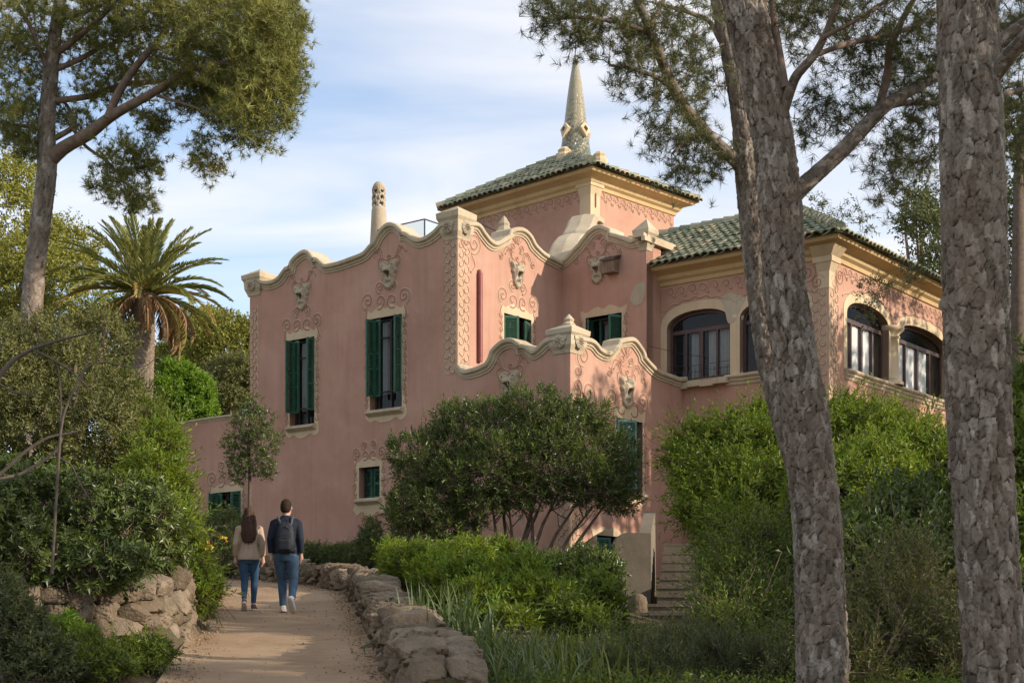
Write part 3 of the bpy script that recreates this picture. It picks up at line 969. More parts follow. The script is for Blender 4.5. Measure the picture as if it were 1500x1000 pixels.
sB = [zoomLB(1000, 700)[0], zoomLB(1193, 700)[0], zoomLB(1238, 700)[0], zoomLB(1462, 700)[0]]
zsprB = zsprA; zcrB = zcrA
archB1 = arch_loop(sB[0], sB[1], zsill, zsprB - 0.05, zcrB)
archB2 = arch_loop(sB[2], sB[3], zsill, zsprB - 0.05, zcrB)
w_ = sB[3] - sB[2]
archB3 = arch_loop(sB[3] + 0.7, sB[3] + 0.7 + w_, zsill, zsprB - 0.05, zcrB)
mb = MB(); slab(mb, FLB, [(0.012, ZB), (LOGB_L, ZB), (LOGB_L, zeave), (0.012, zeave)], [archB1, archB2], 0.0, -0.4, 0, -0.55)
mb.build('wall', [M['pink']], house)

# back and inner walls so that the rooms are dark, and the roof decks
mb = MB()
back_l = FA.pt(SL, 0, 0).xy + Bd * 9
def vwall(p, q_, z0, z1): mb.poly([(p.x, p.y, z0), (q_.x, q_.y, z0), (q_.x, q_.y, z1), (p.x, p.y, z1)])
pL = FA.pt(SL, 0).xy; zr = 11.75
vwall(pL, back_l, ZB, zr + 0.55)
br = FLB.pt(LOGB_L, 0).xy
bl2 = br + A * 14.5
vwall(back_l, back_l - A * 6, ZB, zr)
vwall(br, bl2, ZB, zeave)
an0 = FA.pt(S_AN, 0).xy
vwall(an0, an0 + Bd * 7, ZB, zt_an - 0.05)
vwall(an0 + Bd * 7, pL + Bd * 7, ZB, zt_an - 0.05)
mb.build('wall', [M['pink']], house)
mb = MB()
mb.poly([(*FA.pt(SL, 0, -.2).xy, zr), (*FA.pt(-.2, 0, -.2).xy, zr), (*(C1 + Bd * 0.15 + A * .2), zr), (*(C2 + A * .2 + Bd * .15), zr), (*(C3 + Bd * 3 + A * .2), zr), (*(back_l - A * 6), zr), (*back_l, zr)])
mb.poly([(*FA.pt(S_AN, 0, 0).xy, zt_an - 0.06), (*FA.pt(SL, 0, 0).xy, zt_an - 0.06), (*(pL + Bd * 7), zt_an - 0.06), (*(an0 + Bd * 7), zt_an - 0.06)])
mb.build('roof_deck', [M['roofdeck']], house)
mb = MB()   # dark-coloured boxes that stop light and stand in for unlit rooms behind the openings
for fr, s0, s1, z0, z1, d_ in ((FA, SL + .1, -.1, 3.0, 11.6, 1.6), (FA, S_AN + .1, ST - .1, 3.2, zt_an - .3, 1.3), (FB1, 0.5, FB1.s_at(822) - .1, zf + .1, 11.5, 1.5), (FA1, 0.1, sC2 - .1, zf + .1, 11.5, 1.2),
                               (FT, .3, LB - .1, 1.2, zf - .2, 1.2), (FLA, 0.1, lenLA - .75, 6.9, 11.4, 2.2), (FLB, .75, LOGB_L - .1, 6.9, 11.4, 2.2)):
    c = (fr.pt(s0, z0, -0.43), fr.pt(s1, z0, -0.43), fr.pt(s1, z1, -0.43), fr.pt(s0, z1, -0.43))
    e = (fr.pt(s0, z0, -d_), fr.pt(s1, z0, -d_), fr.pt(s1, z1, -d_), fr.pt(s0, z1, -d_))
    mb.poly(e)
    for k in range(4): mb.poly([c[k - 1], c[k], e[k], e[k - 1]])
mb.build('dark_room_box', [M['room_dark']], house)

# ---------------------------------------------------------------- copings
coping('parapet', FA, [p for p in copA], house)
coping('parapet', FB1, [p for p in copB1], house)
coping('parapet', FA1, [p for p in copA1], house)
coping('parapet', FA, [p for p in copTA], house, 0.4)
coping('parapet', FT, [p for p in copTB], house, 0.4)
coping('parapet', FA, [(S_AN + (SL - S_AN) * i / 8 , zt_an - 0.05 + 0.04 * i / 8 - 0.08) for i in range(9)], house, 0.3, 0.45)
# cap linking the strip wall to the arcade roof
mb = MB()
for (o0, z0, o1, z1) in ((0.02, zC2 - 0.02, 0.14, zC2 + 0.1), (-0.25, zC2 + 0.1, 0.1, zC2 + 0.2)):
    c = FS.pt(0.55, (z0 + z1) / 2, (o0 + o1) / 2)
    mb.box(c, Vector((*FS.d, 0)) * 0.85, Vector((*FS.n, 0)) * (o1 - o0) / 2, Vector((0, 0, (z1 - z0) / 2)))
mb.build('cornice', M['cornice'], house)
# smooth skirt band under the waves
def rosette(mb, fr, s, z, r_, out):
    for ring, (rr_, n, h) in enumerate(((r_, 9, 0.05), (r_ * 0.62, 7, 0.085))):
        for k in range(n):
            a0 = 2 * math.pi * (k + 0.5 * ring) / n
            c = (s + rr_ * 0.62 * math.cos(a0), z + rr_ * 0.62 * math.sin(a0))
            pr = rr_ * 0.42
            ctr = fr.pt(c[0], c[1], out + h)
            rim = [fr.pt(c[0] + pr * math.cos(2 * math.pi * j / 7), c[1] + pr * math.sin(2 * math.pi * j / 7), out) for j in range(7)]
            for j in range(7): mb.poly([rim[j - 1], rim[j], ctr], 0, False)
    ctr = fr.pt(s, z, out + 0.13)
    rim = [fr.pt(s + r_ * .2 * math.cos(2 * math.pi * j / 8), z + r_ * .2 * math.sin(2 * math.pi * j / 8), out + .03) for j in range(8)]
    for j in range(8): mb.poly([rim[j - 1], rim[j], ctr])

def corner_block(corner, fa, fb, zb, h, w, parent, sa=0.0, sb=0.0, ros=0.2, slope=0.16, both=True):
    """capital on a corner: two faces, flared cap with a shallow pyramid top, a carved rosette on each face"""
    mb = MB()
    c = Vector(corner)
    ex = Vector((*fa.d, 0)); ey = Vector((*(-fa.n), 0))      # along front, inwards
    def ring(g, z, wx=w, wy=w):
        o = Vector((c.x, c.y, z))
        return [o + ex * g - ey * g, o + ex * g + ey * wy, o - ex * wx + ey * wy, o - ex * wx - ey * g]
    zs_ = [(0.02, zb - 0.2), (0.04, zb - 0.12), (0.10, zb), (0.12, zb + h * 0.55), (0.17, zb + h * 0.72), (0.18, zb + h)]
    rings = [ring(g, z, w + g * .8, w + g * .8) for g, z in zs_]
    for i in range(len(rings) - 1):
        for k in range(4):
            k2 = (k + 1) % 4
            mb.poly([rings[i][k], rings[i][k2], rings[i + 1][k2], rings[i + 1][k]])
    top = rings[-1]
    apex = sum(top, Vector()) / 4 + Vector((0, 0, slope))
    apex = apex.lerp(top[0] + Vector((0, 0, slope)), 0.4)
    for k in range(4):
        mb.poly([top[k], top[(k + 1) % 4], apex])
    o = mb.build('corner_block', M['cornice'], parent)
    for f_, sx in ((fa, -w * 0.52), (fb, w * 0.52))[:2 if both else 1]:
        m2 = MB()
        rosette(m2, Frame(c.xy, f_.d, f_.n), sx, zb + h * 0.25, ros, 0.125)
        m2.build('rosette', M['carved'], o)
    return o
corner_block(C0, FA, FB1, copA[-1][1] - 0.08, 0.52, 0.46, house, ros=0.19)
corner_block(T0, FA, FT, copTA[-1][1] - 0.05, 0.40, 0.5, house, ros=0.19, slope=0.16)
pe = FA.pt(SL + 0.45, 0).xy
corner_block(pe, FA, FB1, copA[0][1] - 0.12, 0.42, 0.5, house, ros=0.17, both=False)
corner_block(C2, FA1, FS, copA1[-1][1] - 0.02, 0.36, 0.22, house, ros=0.12, slope=0.3)
# shell finial on the terrace corner and carved spike on the return wall
mb = MB()
c = Vector((T0.x, T0.y, copTA[-1][1] + 0.42)) + Vector((*A, 0)) * 0.12 + Vector((*Bd, 0)) * 0.12
mb.lathe(c, [(0.14, 0), (0.17, 0.06), (0.11, 0.12), (0.14, 0.18), (0.07, 0.26), (0.0, 0.33)], 9, 0, False)
mb.build('finial', M['cornice'], house)
mb = MB()
sF, zF = FB1.px(763, 345)
c = FB1.pt(sF, zF, -0.6)
mb.lathe(c, [(0.26, -0.3), (0.28, 0.0), (0.22, 0.12), (0.25, 0.2), (0.15, 0.36), (0.17, 0.42), (0.05, 0.62), (0, 0.66)], 8, 0, False)
mb.build('finial', M['carved'], house)

# ---------------------------------------------------------------- window parts
def shutter_mesh(w, h, mat, t=0.045):
    """louvred leaf, hinge edge at x=0, bottom at z=0, lies in the xz plane"""
    mb = MB(); X_, Y_, Z_ = Vector((1, 0, 0)), Vector((0, 1, 0)), Vector((0, 0, 1))
    fw = min(0.065, w * 0.2)
    for x in (fw / 2, w - fw / 2): mb.box((x, 0, h / 2), X_ * fw / 2, Y_ * t / 2, Z_ * h / 2)
    rails = [fw / 2, h - fw / 2] + ([h * 0.36, h * 0.56] if h > 1.4 else ([h * 0.5] if h > 0.7 else []))
    for z in rails: mb.box((w / 2, 0, z), X_ * (w / 2 - fw), Y_ * t * 0.46, Z_ * fw * 0.5)
    n = int(h / 0.055)
    for i in range(n):
        z = fw + (h - 2 * fw) * (i + 0.5) / n
        mb.box((w / 2, 0, z), X_ * (w / 2 - fw), (Y_ * 0.75 + Z_ * 0.6).normalized() * t * 0.55, (Z_ * 0.75 - Y_ * 0.6).normalized() * 0.006)
    return mb.data('shutter', mat)
def place_shutter(parent, fr, s, z, out, ang, w, h, mat='shutter'):
    """hinge at (s, z, out); ang 0 = closed to the right (+s), 180 = folded left flat on the wall, measured outwards"""
    o = bpy.data.objects.new('shutter', shutter_mesh(w, h, M[mat]))
    d = Vector((*fr.d, 0)) * math.cos(ang) + Vector((*fr.n, 0)) * math.sin(ang)
    up = Vector((0, 0, 1)); y = up.cross(d)
    mt = Matrix((d, y, up)).transposed().to_4x4(); mt.translation = fr.pt(s, z, out)
    COL.objects.link(o); o.parent = parent
    o.matrix_parent_inverse = ROOTW[parent.name].inverted()
    o.matrix_basis = mt
    return o

def casement(fr, r_, setback, mat, mull=2, bars=(0.25, 0.8), curtain=None, fw=0.055, loop=None, parent=None, transom=None, name='window', gl='glass', cmat='curtain', coff=0.10):
    """frame bars, panes and curtain at the back of an opening"""
    s0, s1, z0, z1 = r_
    mb = MB()
    D, Nn, U = Vector((*fr.d, 0)), Vector((*fr.n, 0)), Vector((0, 0, 1))
    def bar(sa, za, sb_, zb_, w, t=0.035):
        if abs(sa - sb_) < 1e-6: mb.box(fr.pt(sa, (za + zb_) / 2, -setback), D * w / 2, Nn * t, U * (zb_ - za) / 2)
        else: mb.box(fr.pt((sa + sb_) / 2, za, -setback), D * abs(sb_ - sa) / 2, Nn * (t - 0.003), U * w / 2)
    if loop is None:
        bar(s0 + fw / 2, z0, s0 + fw / 2, z1, fw); bar(s1 - fw / 2, z0, s1 - fw / 2, z1, fw)
        bar(s0 + fw, z0 + fw / 2, s1 - fw, z0 + fw / 2, fw); bar(s0 + fw, z1 - fw / 2, s1 - fw, z1 - fw / 2, fw)
        for i in range(1, mull):
            x = s0 + (s1 - s0) * i / mull; bar(x, z0 + fw, x, z1 - fw, fw * 1.1, 0.038)
        for b_ in bars: bar(s0 + fw, z0 + (z1 - z0) * b_, s1 - fw, z0 + (z1 - z0) * b_, fw * 0.55)
        glass = [(s0, z0), (s1, z0), (s1, z1), (s0, z1)]
    else:
        glass = loop
        cs = sum(p[0] for p in loop) / len(loop); cz = (z0 + z1) / 2
        inner = [(cs + (p[0] - cs) * (1 - 2 * fw / (s1 - s0)), cz + (p[1] - cz) * (1 - 2 * fw / (z1 - z0))) for p in loop]
        slab(mb, fr, loop, [inner], -setback + 0.045, -setback - 0.04, 0, -setback - 0.04)
        zt_ = transom
        bar(s0 + fw, zt_, s1 - fw, zt_, 0.11)
        for i in range(1, mull):
            x = s0 + (s1 - s0) * i / mull
            bar(x, z0 + fw, x, zt_ - 0.055, 0.10 if i % 2 == 0 or mull < 3 else 0.06, 0.039)
    w = mb.build(name, M[mat], parent or house)
    g = MB(); slab(g, fr, glass, [], -setback - 0.01)
    g.build('pane', M[gl], w)
    if curtain:
        cm = MB()
        for (a, b_, c0, c1) in curtain:
            n = 40; pts = []
            sa, sb_ = s0 + (s1 - s0) * a, s0 + (s1 - s0) * b_
            za, zb_ = z0 + (z1 - z0) * c0, z0 + (z1 - z0) * c1
            vs_ = []
            for i in range(n + 1):
                s = sa + (sb_ - sa) * i / n
                o_ = -setback - coff - 0.25 * coff * math.sin(i * 1.3) - 0.012 * math.sin(i * 2.9)
                vs_ += [fr.pt(s, za, o_), fr.pt(s, zb_, o_)]
            cm.mesh(vs_, [(2 * i, 2 * i + 2, 2 * i + 3, 2 * i + 1) for i in range(n)], 0, True)
        cm.build('curtain', M[cmat], w)
    return w

def surround(fr, r_, parent, seed, top=0.42, side=0.16, bot=0.3, crown=True, beads=True, right_only=False):
    """cream plaster patch with a wavy edge round an opening, scroll crown and beaded sides"""
    rr = random.Random(seed)
    s0, s1, z0, z1 = r_
    w = s1 - s0; cx = (s0 + s1) / 2
    pts = []
    # lower drape
    for i in range(9):
        t = i / 8
        pts.append((s0 - side * 1.1 + (w + 2.2 * side) * t, z0 - bot * (0.75 + 0.35 * abs(math.cos(2 * math.pi * t)) - 0.55 * (t in (0, 1))) + rr.uniform(-.02, .02)))
    hgt = z1 - z0
    for i in range(1, 8):
        t = i / 8
        pts.append((s1 + side * (0.55 + 0.4 * (t < 0.12) + 0.22 * math.sin(i * 2.4)), z0 - 0.1 + (hgt + 0.1) * t))
    for i in range(9):
        t = i / 8
        pts.append((s1 + side * 0.9 - (w + 1.8 * side) * t, z1 + top * (0.42 + 0.28 * math.sin(math.pi * t) + 0.16 * math.cos(6 * math.pi * t))))
    for i in range(1, 8):
        t = i / 8
        pts.append((s0 - side * (0.55 + 0.4 * (t > 0.88) + 0.22 * math.sin(i * 2.4 + 1)), z1 - (hgt + 0.1) * t))
    pts = cr_spline(pts + [pts[0]], 3)[:-1]
    mb = MB()
    slab(mb, fr, pts, [rect_loop(r_)], 0.012, -0.01, 0, -0.38)
    o = mb.build('surround', M['cream'], parent)
    if crown:
        m2 = Scrolls()
        k = w / 1.0
        k = max(0.72, min(1.15, k))
        zc_ = z1 + top * 0.75
        for sg in (-1, 1):
            curl(m2, fr, spiral(cx + sg * 0.20 * k, zc_ + 0.10 * k, 0.19 * k, 1.2, -math.pi / 2 + (0.5 if sg > 0 else -0.5), -sg, 0.2), 0.05 * k, 0.03)
            curl(m2, fr, spiral(cx + sg * 0.60 * k, zc_ + 0.16 * k, 0.21 * k, 1.6, -math.pi / 2 + sg * 0.3, sg, 0.12), 0.05 * k, 0.03)
            curl(m2, fr, spiral(cx + sg * 0.20 * k, zc_ + 0.46 * k, 0.15 * k, 1.5, -math.pi / 2, sg, 0.15), 0.045 * k, 0.03)
            curl(m2, fr, [(cx + sg * (0.62 + 0.02 * j) * k, zc_ - 0.05 * k - 0.07 * j * k) for j in range(5)], 0.045 * k, 0.028)
        m2.build('scroll_ornament', [M['scroll'], M['pinkline']], parent)
    if beads:
        m2 = MB()
        for sx, sg in (((s1 + side * 0.62), 1),) if right_only else (((s1 + side * 0.62), 1), ((s0 - side * 0.62), -1)):
            n = int(hgt / 0.2)
            for i in range(n):
                zc_ = z0 + 0.12 + (hgt - 0.1) * (i + 0.4) / n
                curl(m2, fr, spiral(sx, zc_, 0.085, 0.85, math.pi * (0.5 if sg > 0 else 0.5), -sg, 0.5, 9), 0.032, 0.026)
        m2.build('bead_ornament', [M['scroll'], M['pinkline']], parent)['kind'] = 'stuff'
    return o

def sill(fr, r_, parent, drop=0.0, out=0.16, h=0.15):
    s0, s1, z0, z1 = r_
    mb = MB()
    prof = [(-0.4, 0.10), (0.0, 0.06), (out, 0.0), (out, -0.05), (out * 0.55, -0.09), (0.0, -h), (-0.4, -h)]
    a = [fr.pt(s0 - 0.06, z0 + z_, o_) for o_, z_ in prof]; b_ = [fr.pt(s1 + 0.06, z0 + z_, o_) for o_, z_ in prof]
    for k in range(len(prof)):
        k2 = (k + 1) % len(prof); mb.poly([a[k], b_[k], b_[k2], a[k2]][::-1])
    mb.poly(a); mb.poly(b_[::-1])
    return mb.build('sill', M['cornice'], parent)

def full_window(fr, r_, seed, set_=0.24, mat='frame_dark', mull=2, bars=(0.22, 0.8), curtain=None, top=0.42, side=0.16, bot=0.3, crown=True, beads=True, do_sill=True):
    surround(fr, r_, house, seed, top, side, bot, crown, beads)
    w = casement(fr, r_, set_, mat, mull, bars, curtain)
    if do_sill: sill(fr, r_, w)
    return w
# tall shuttered windows
for W, sd in ((W1, 1), (W2, 2)):
    s0, s1, z0, z1 = W
    w = full_window(FA, W, sd, curtain=[(0.15, 0.98, 0.20, 0.97)])
    hh = (z1 - z0) - 0.46; zb_ = z0 + 0.40; lw = 0.42
    place_shutter(w, FA, s0 + 0.20, zb_, 0.03, R(96), 0.30, hh)
    place_shutter(w, FA, s0 + 0.215, zb_, 0.02, R(10), 0.24, hh)
    place_shutter(w, FA, s1 - 0.03, zb_ + 0.03, 0.02, R(96), 0.24, hh - 0.02)
# small lower windows, shutters almost shut
s0, s1, z0, z1 = W3
w = full_window(FA, W3, 3, top=0.36, side=0.2, bot=0.42)
place_shutter(w, FA, s0 + 0.03, z0 + .06, -0.28, R(24), (s1 - s0) * 0.5, z1 - z0 - .1)
place_shutter(w, FA, s1 - 0.03, z0 + .06, -0.28, R(180 - 14), (s1 - s0) * 0.5, z1 - z0 - .1)
s0, s1, z0, z1 = W4
w = full_window(FA, W4, 4, top=0.36, side=0.17, bot=0.3, curtain=[(0.5, 0.8, 0.05, 0.8)])
place_shutter(w, FA, s0 + 0.22, z0 + .06, 0.03, R(98), 0.30, z1 - z0 - .1)
place_shutter(w, FA, s0 + 0.235, z0 + .06, 0.02, R(12), 0.26, z1 - z0 - .1)
place_shutter(w, FA, s1 - 0.03, z0 + .06, 0.0, R(102), 0.32, z1 - z0 - .1)
full_window(FA, W5, 5, top=0.36, side=0.17, bot=0.3)
# return wall window
s0, s1, z0, z1 = WB1
w = full_window(FB1, WB1, 6, 0.3, 'frame_dark', 2, (0.6,), [(0.0, 0.3, 0, 1)], 0.4, 0.18, 0.3, True, True, False)
place_shutter(w, FB1, s0 + 0.02, z0, -0.04, R(38), 0.45, z1 - z0 - 0.06)
place_shutter(w, FB1, s1 - 0.02, z0, -0.04, R(180 - 22), 0.5, z1 - z0 - 0.1)
mb = MB(); mb.tube([FB1.pt((s0 + s1) / 2, z0, -0.02), FB1.pt((s0 + s1) / 2, z1 - 0.06, -0.02)], 0.035, 8)
mb.build('curtain_pole', M['curtain'], w)
# wing window
s0, s1, z0, z1 = WA1
w = full_window(FA1, WA1, 7, 0.32, 'shutter', 4, (0.5,), [(0.3, 0.5, 0, 0.9), (0.8, 0.95, 0, 0.9)], 0.34, 0.2, 0.3, False, True, False)
place_shutter(w, FA1, s0 + 0.02, z0, -0.2, R(64), 0.42, z1 - z0 - 0.08)
place_shutter(w, FA1, s1 - 0.02, z0, -0.1, R(180 - 58), 0.46, z1 - z0 - 0.06)
# terrace wall window and cellar door
s0, s1, z0, z1 = WT
w = full_window(FT, WT, 8, 0.36, 'frame_dark', 2, (0.4, 0.8), None, 0.5, 0.14, 0.3, False, True)
place_shutter(w, FT, s0 + 0.01, z0 + .1, 0.02, R(20), (s1 - s0) * 0.5, z1 - z0 - .14, 'shutter_teal')
place_shutter(w, FT, s1 - 0.02, z0 + .1, -0.32, R(180 - 8), (s1 - s0) * 0.48, z1 - z0 - .2)
s0, s1, z0, z1 = WTd
w = full_window(FT, WTd, 9, 0.34, 'frame_dark', 2, (0.5,), None, 0.3, 0.3, 0.2, False, False, False)
place_shutter(w, FT, s0 + 0.02, z0, -0.05, R(30), (s1 - s0) * 0.4, z1 - z0 - .06, 'shutter_teal')

# arcade windows: cream reveals, columns, sills, brown frames
def arch_bay(fr, loops, cols, side_pads, lead):
    for k, (lp, curt) in enumerate(loops):
        s0, s1 = lp[0][0], lp[1][0]; z1 = max(p[1] for p in lp)
        c = (s0 + s1) / 2
        # raised cream band following the arch
        g = 0.2
        outer = [(s0 - g, zsill - 0.02), (s1 + g, zsill - 0.02)] + [(c + (p[0] - c) * (1 + 2 * g / (s1 - s0)), zsprA + (p[1] - zsprA) * 1.0 + g * 1.25 * (0.35 + 0.65 * min(1, max(0, (p[1] - zsprA + 0.05)) / (z1 - zsprA)))) for p in lp[2:]]
        mb = MB(); slab(mb, fr, outer, [lp], 0.014 + 0.003 * k, -0.01, 0, -0.5)
        mb.build('arch_surround', M['cream'], house)
        tz = zsill + (zsprA - zsill) * 0.90
        rcs = (s0 + 0.02, s1 - 0.02, zsill + 0.02, z1 - 0.02)
        lp2 = [(c + (p[0] - c) * 0.985, zsill + 0.02 + (p[1] - zsill) * 0.985) for p in lp]
        casement(fr, rcs, 0.22, 'frame_brown', 4, (), curt, 0.07, lp2, None, tz, **(dict(gl='glass_clear', cmat='blind', coff=0.05) if curt and fr is FLB else {}))
        # painted wavy line over the arch
        m2 = Scrolls()
        pts = []
        for i in range(60):
            t = i / 59
            x = s0 - g * 1.3 + (s1 - s0 + 2.6 * g) * t
            pts.append((x, zsprA + 0.10 + (z1 - zsprA) * 0.95 * math.sin(math.pi * t) ** 0.8 + g * 1.25 + 0.03 * math.sin(t * 44)))
        curl(m2, fr, pts, 0.042, 0.03)
        m2.build('scroll_ornament', [M['scroll'], M['pinkline']], house)
    for (sa, sb_) in cols:
        c = (sa + sb_) / 2; r_ = (sb_ - sa) / 2 * 0.80
        m2 = MB()
        base = fr.pt(c, zsill, -0.14)
        hc = zsprA - zsill
        m2.lathe(base, [(r_ * 1.5, -0.02), (r_ * 1.5, 0.07), (r_ * 1.2, 0.10), (r_ * 1.32, 0.15), (r_ * 1.0, 0.19), (r_ * 0.97, hc * 0.5), (r_ * 0.9, hc - 0.28), (r_ * 1.12, hc - 0.25), (r_ * 1.12, hc - 0.21), (r_ * 0.95, hc - 0.18), (r_ * 1.3, hc - 0.08), (r_ * 1.55, hc - 0.02), (r_ * 1.55, hc + 0.06), (0.01, hc + 0.06)], 18, 0, True)
        m2.build('column', M['cream'], house)
white = [(0.02, 0.5, 0.0, 0.72), (0.53, 0.72, 0.0, 0.72)]
arch_bay(FLA, [(archA1, [(0.30, 0.42, 0.0, 0.72), (0.58, 0.92, 0.0, 0.72)]), (archA2, None)], [(sA[1], sA[2])], None, None)  # front bay curtains added to stand in for pale reflections in its panes
arch_bay(FLB, [(archB1, [(0.0, 0.86, 0.0, 0.76)]), (archB2, [(0.0, 0.74, 0.0, 0.76)])], [(sB[1], sB[2])], None, None)
def long_sill(fr, s0, s1, z, name='sill'):
    mb = MB()
    prof = [(-0.42, 0.05), (0.02, 0.03), (0.13, 0.0), (0.155, -0.05), (0.13, -0.09), (0.09, -0.10), (0.085, -0.17), (0.05, -0.19), (0.03, -0.27), (-0.05, -0.29)]
    nseg = 10
    rows = [[fr.pt(s0 + (s1 - s0) * i / nseg, z + z_ + 0.008 * math.sin(i * 2.2), o_) for o_, z_ in prof] for i in range(nseg + 1)]
    for i in range(nseg):
        for k in range(len(prof) - 1):
            mb.poly([rows[i][k], rows[i][k + 1], rows[i + 1][k + 1], rows[i + 1][k]])
    mb.poly(rows[0][::-1]); mb.poly(rows[-1])
    return mb.build(name, M['cornice'], house)
long_sill(FLB, sB[0] - 0.12, sB[3] + 0.55, zsill)
long_sill(FLA, sA[0] - 0.45, sA[0] + 0.35, zsill)
long_sill(FLA, sA[1] - 0.12, sA[3] + 0.15, zsill)
# broken balcony ledge
mb = MB()
for i in range(4):
    s = sA[0] + 0.55 + i * 0.42
    mb.box(FLA.pt(s, zsill - 0.16 + 0.03 * (i % 2), 0.06), Vector((*FLA.d, 0)) * 0.205, Vector((*FLA.n, 0)) * (0.13 + 0.02 * i), Vector((0, 0, 0.08)))
mb.build('broken_ledge', M['cornice'], house)
mb = MB()
for zz in (0.25, 0.42):
    mb.tube([FLA.pt(sA[0] + 0.1, zsill + zz + 0.03, 0.02), FLA.pt((sA[0] + sA[1]) / 2, zsill + zz - 0.03, 0.02), FLA.pt(sA[1], zsill + zz, 0.02)], 0.008, 5)
for i in range(9):
    s = sA[0] + 0.3 + i * (sA[1] - sA[0] - .4) / 8
    mb.tube([FLA.pt(s, zsill, 0.02), FLA.pt(s + 0.03, zsill + 0.3, 0.02)], 0.007, 5)
mb.build('balcony_rail', M['iron'], house)
mb = MB()
s_, z_ = FLA.px(1072, 440)
slab(mb, FLA, cr_spline([(s_ - .35, z_ + .1), (s_ - .2, z_ - .25), (s_ - .1, z_ - .6), (s_ + .12, z_ - .55), (s_ + .3, z_ - .2), (s_ + .42, z_ + .0), (s_ + .2, z_ + .12), (s_ - .1, z_ + .22), (s_ - .35, z_ + .1)], 3)[:-1], [], 0.026, 0.0)
mb.build('plaster_patch', M['carved'], house)
mb = MB()
s_, z_ = FA1.px(934, 431)
slab(mb, FA1, cr_spline([(s_ - .26, z_ - .12), (s_ - .1, z_ - .3), (s_ + .14, z_ - .26), (s_ + .25, z_ + .02), (s_ + .22, z_ + .3), (s_ - .02, z_ + .28), (s_ - .16, z_ + .14), (s_ - .26, z_ - .12)], 3)[:-1], [], 0.01, 0.0)
mb.build('plaster_patch', M['carved'], house)

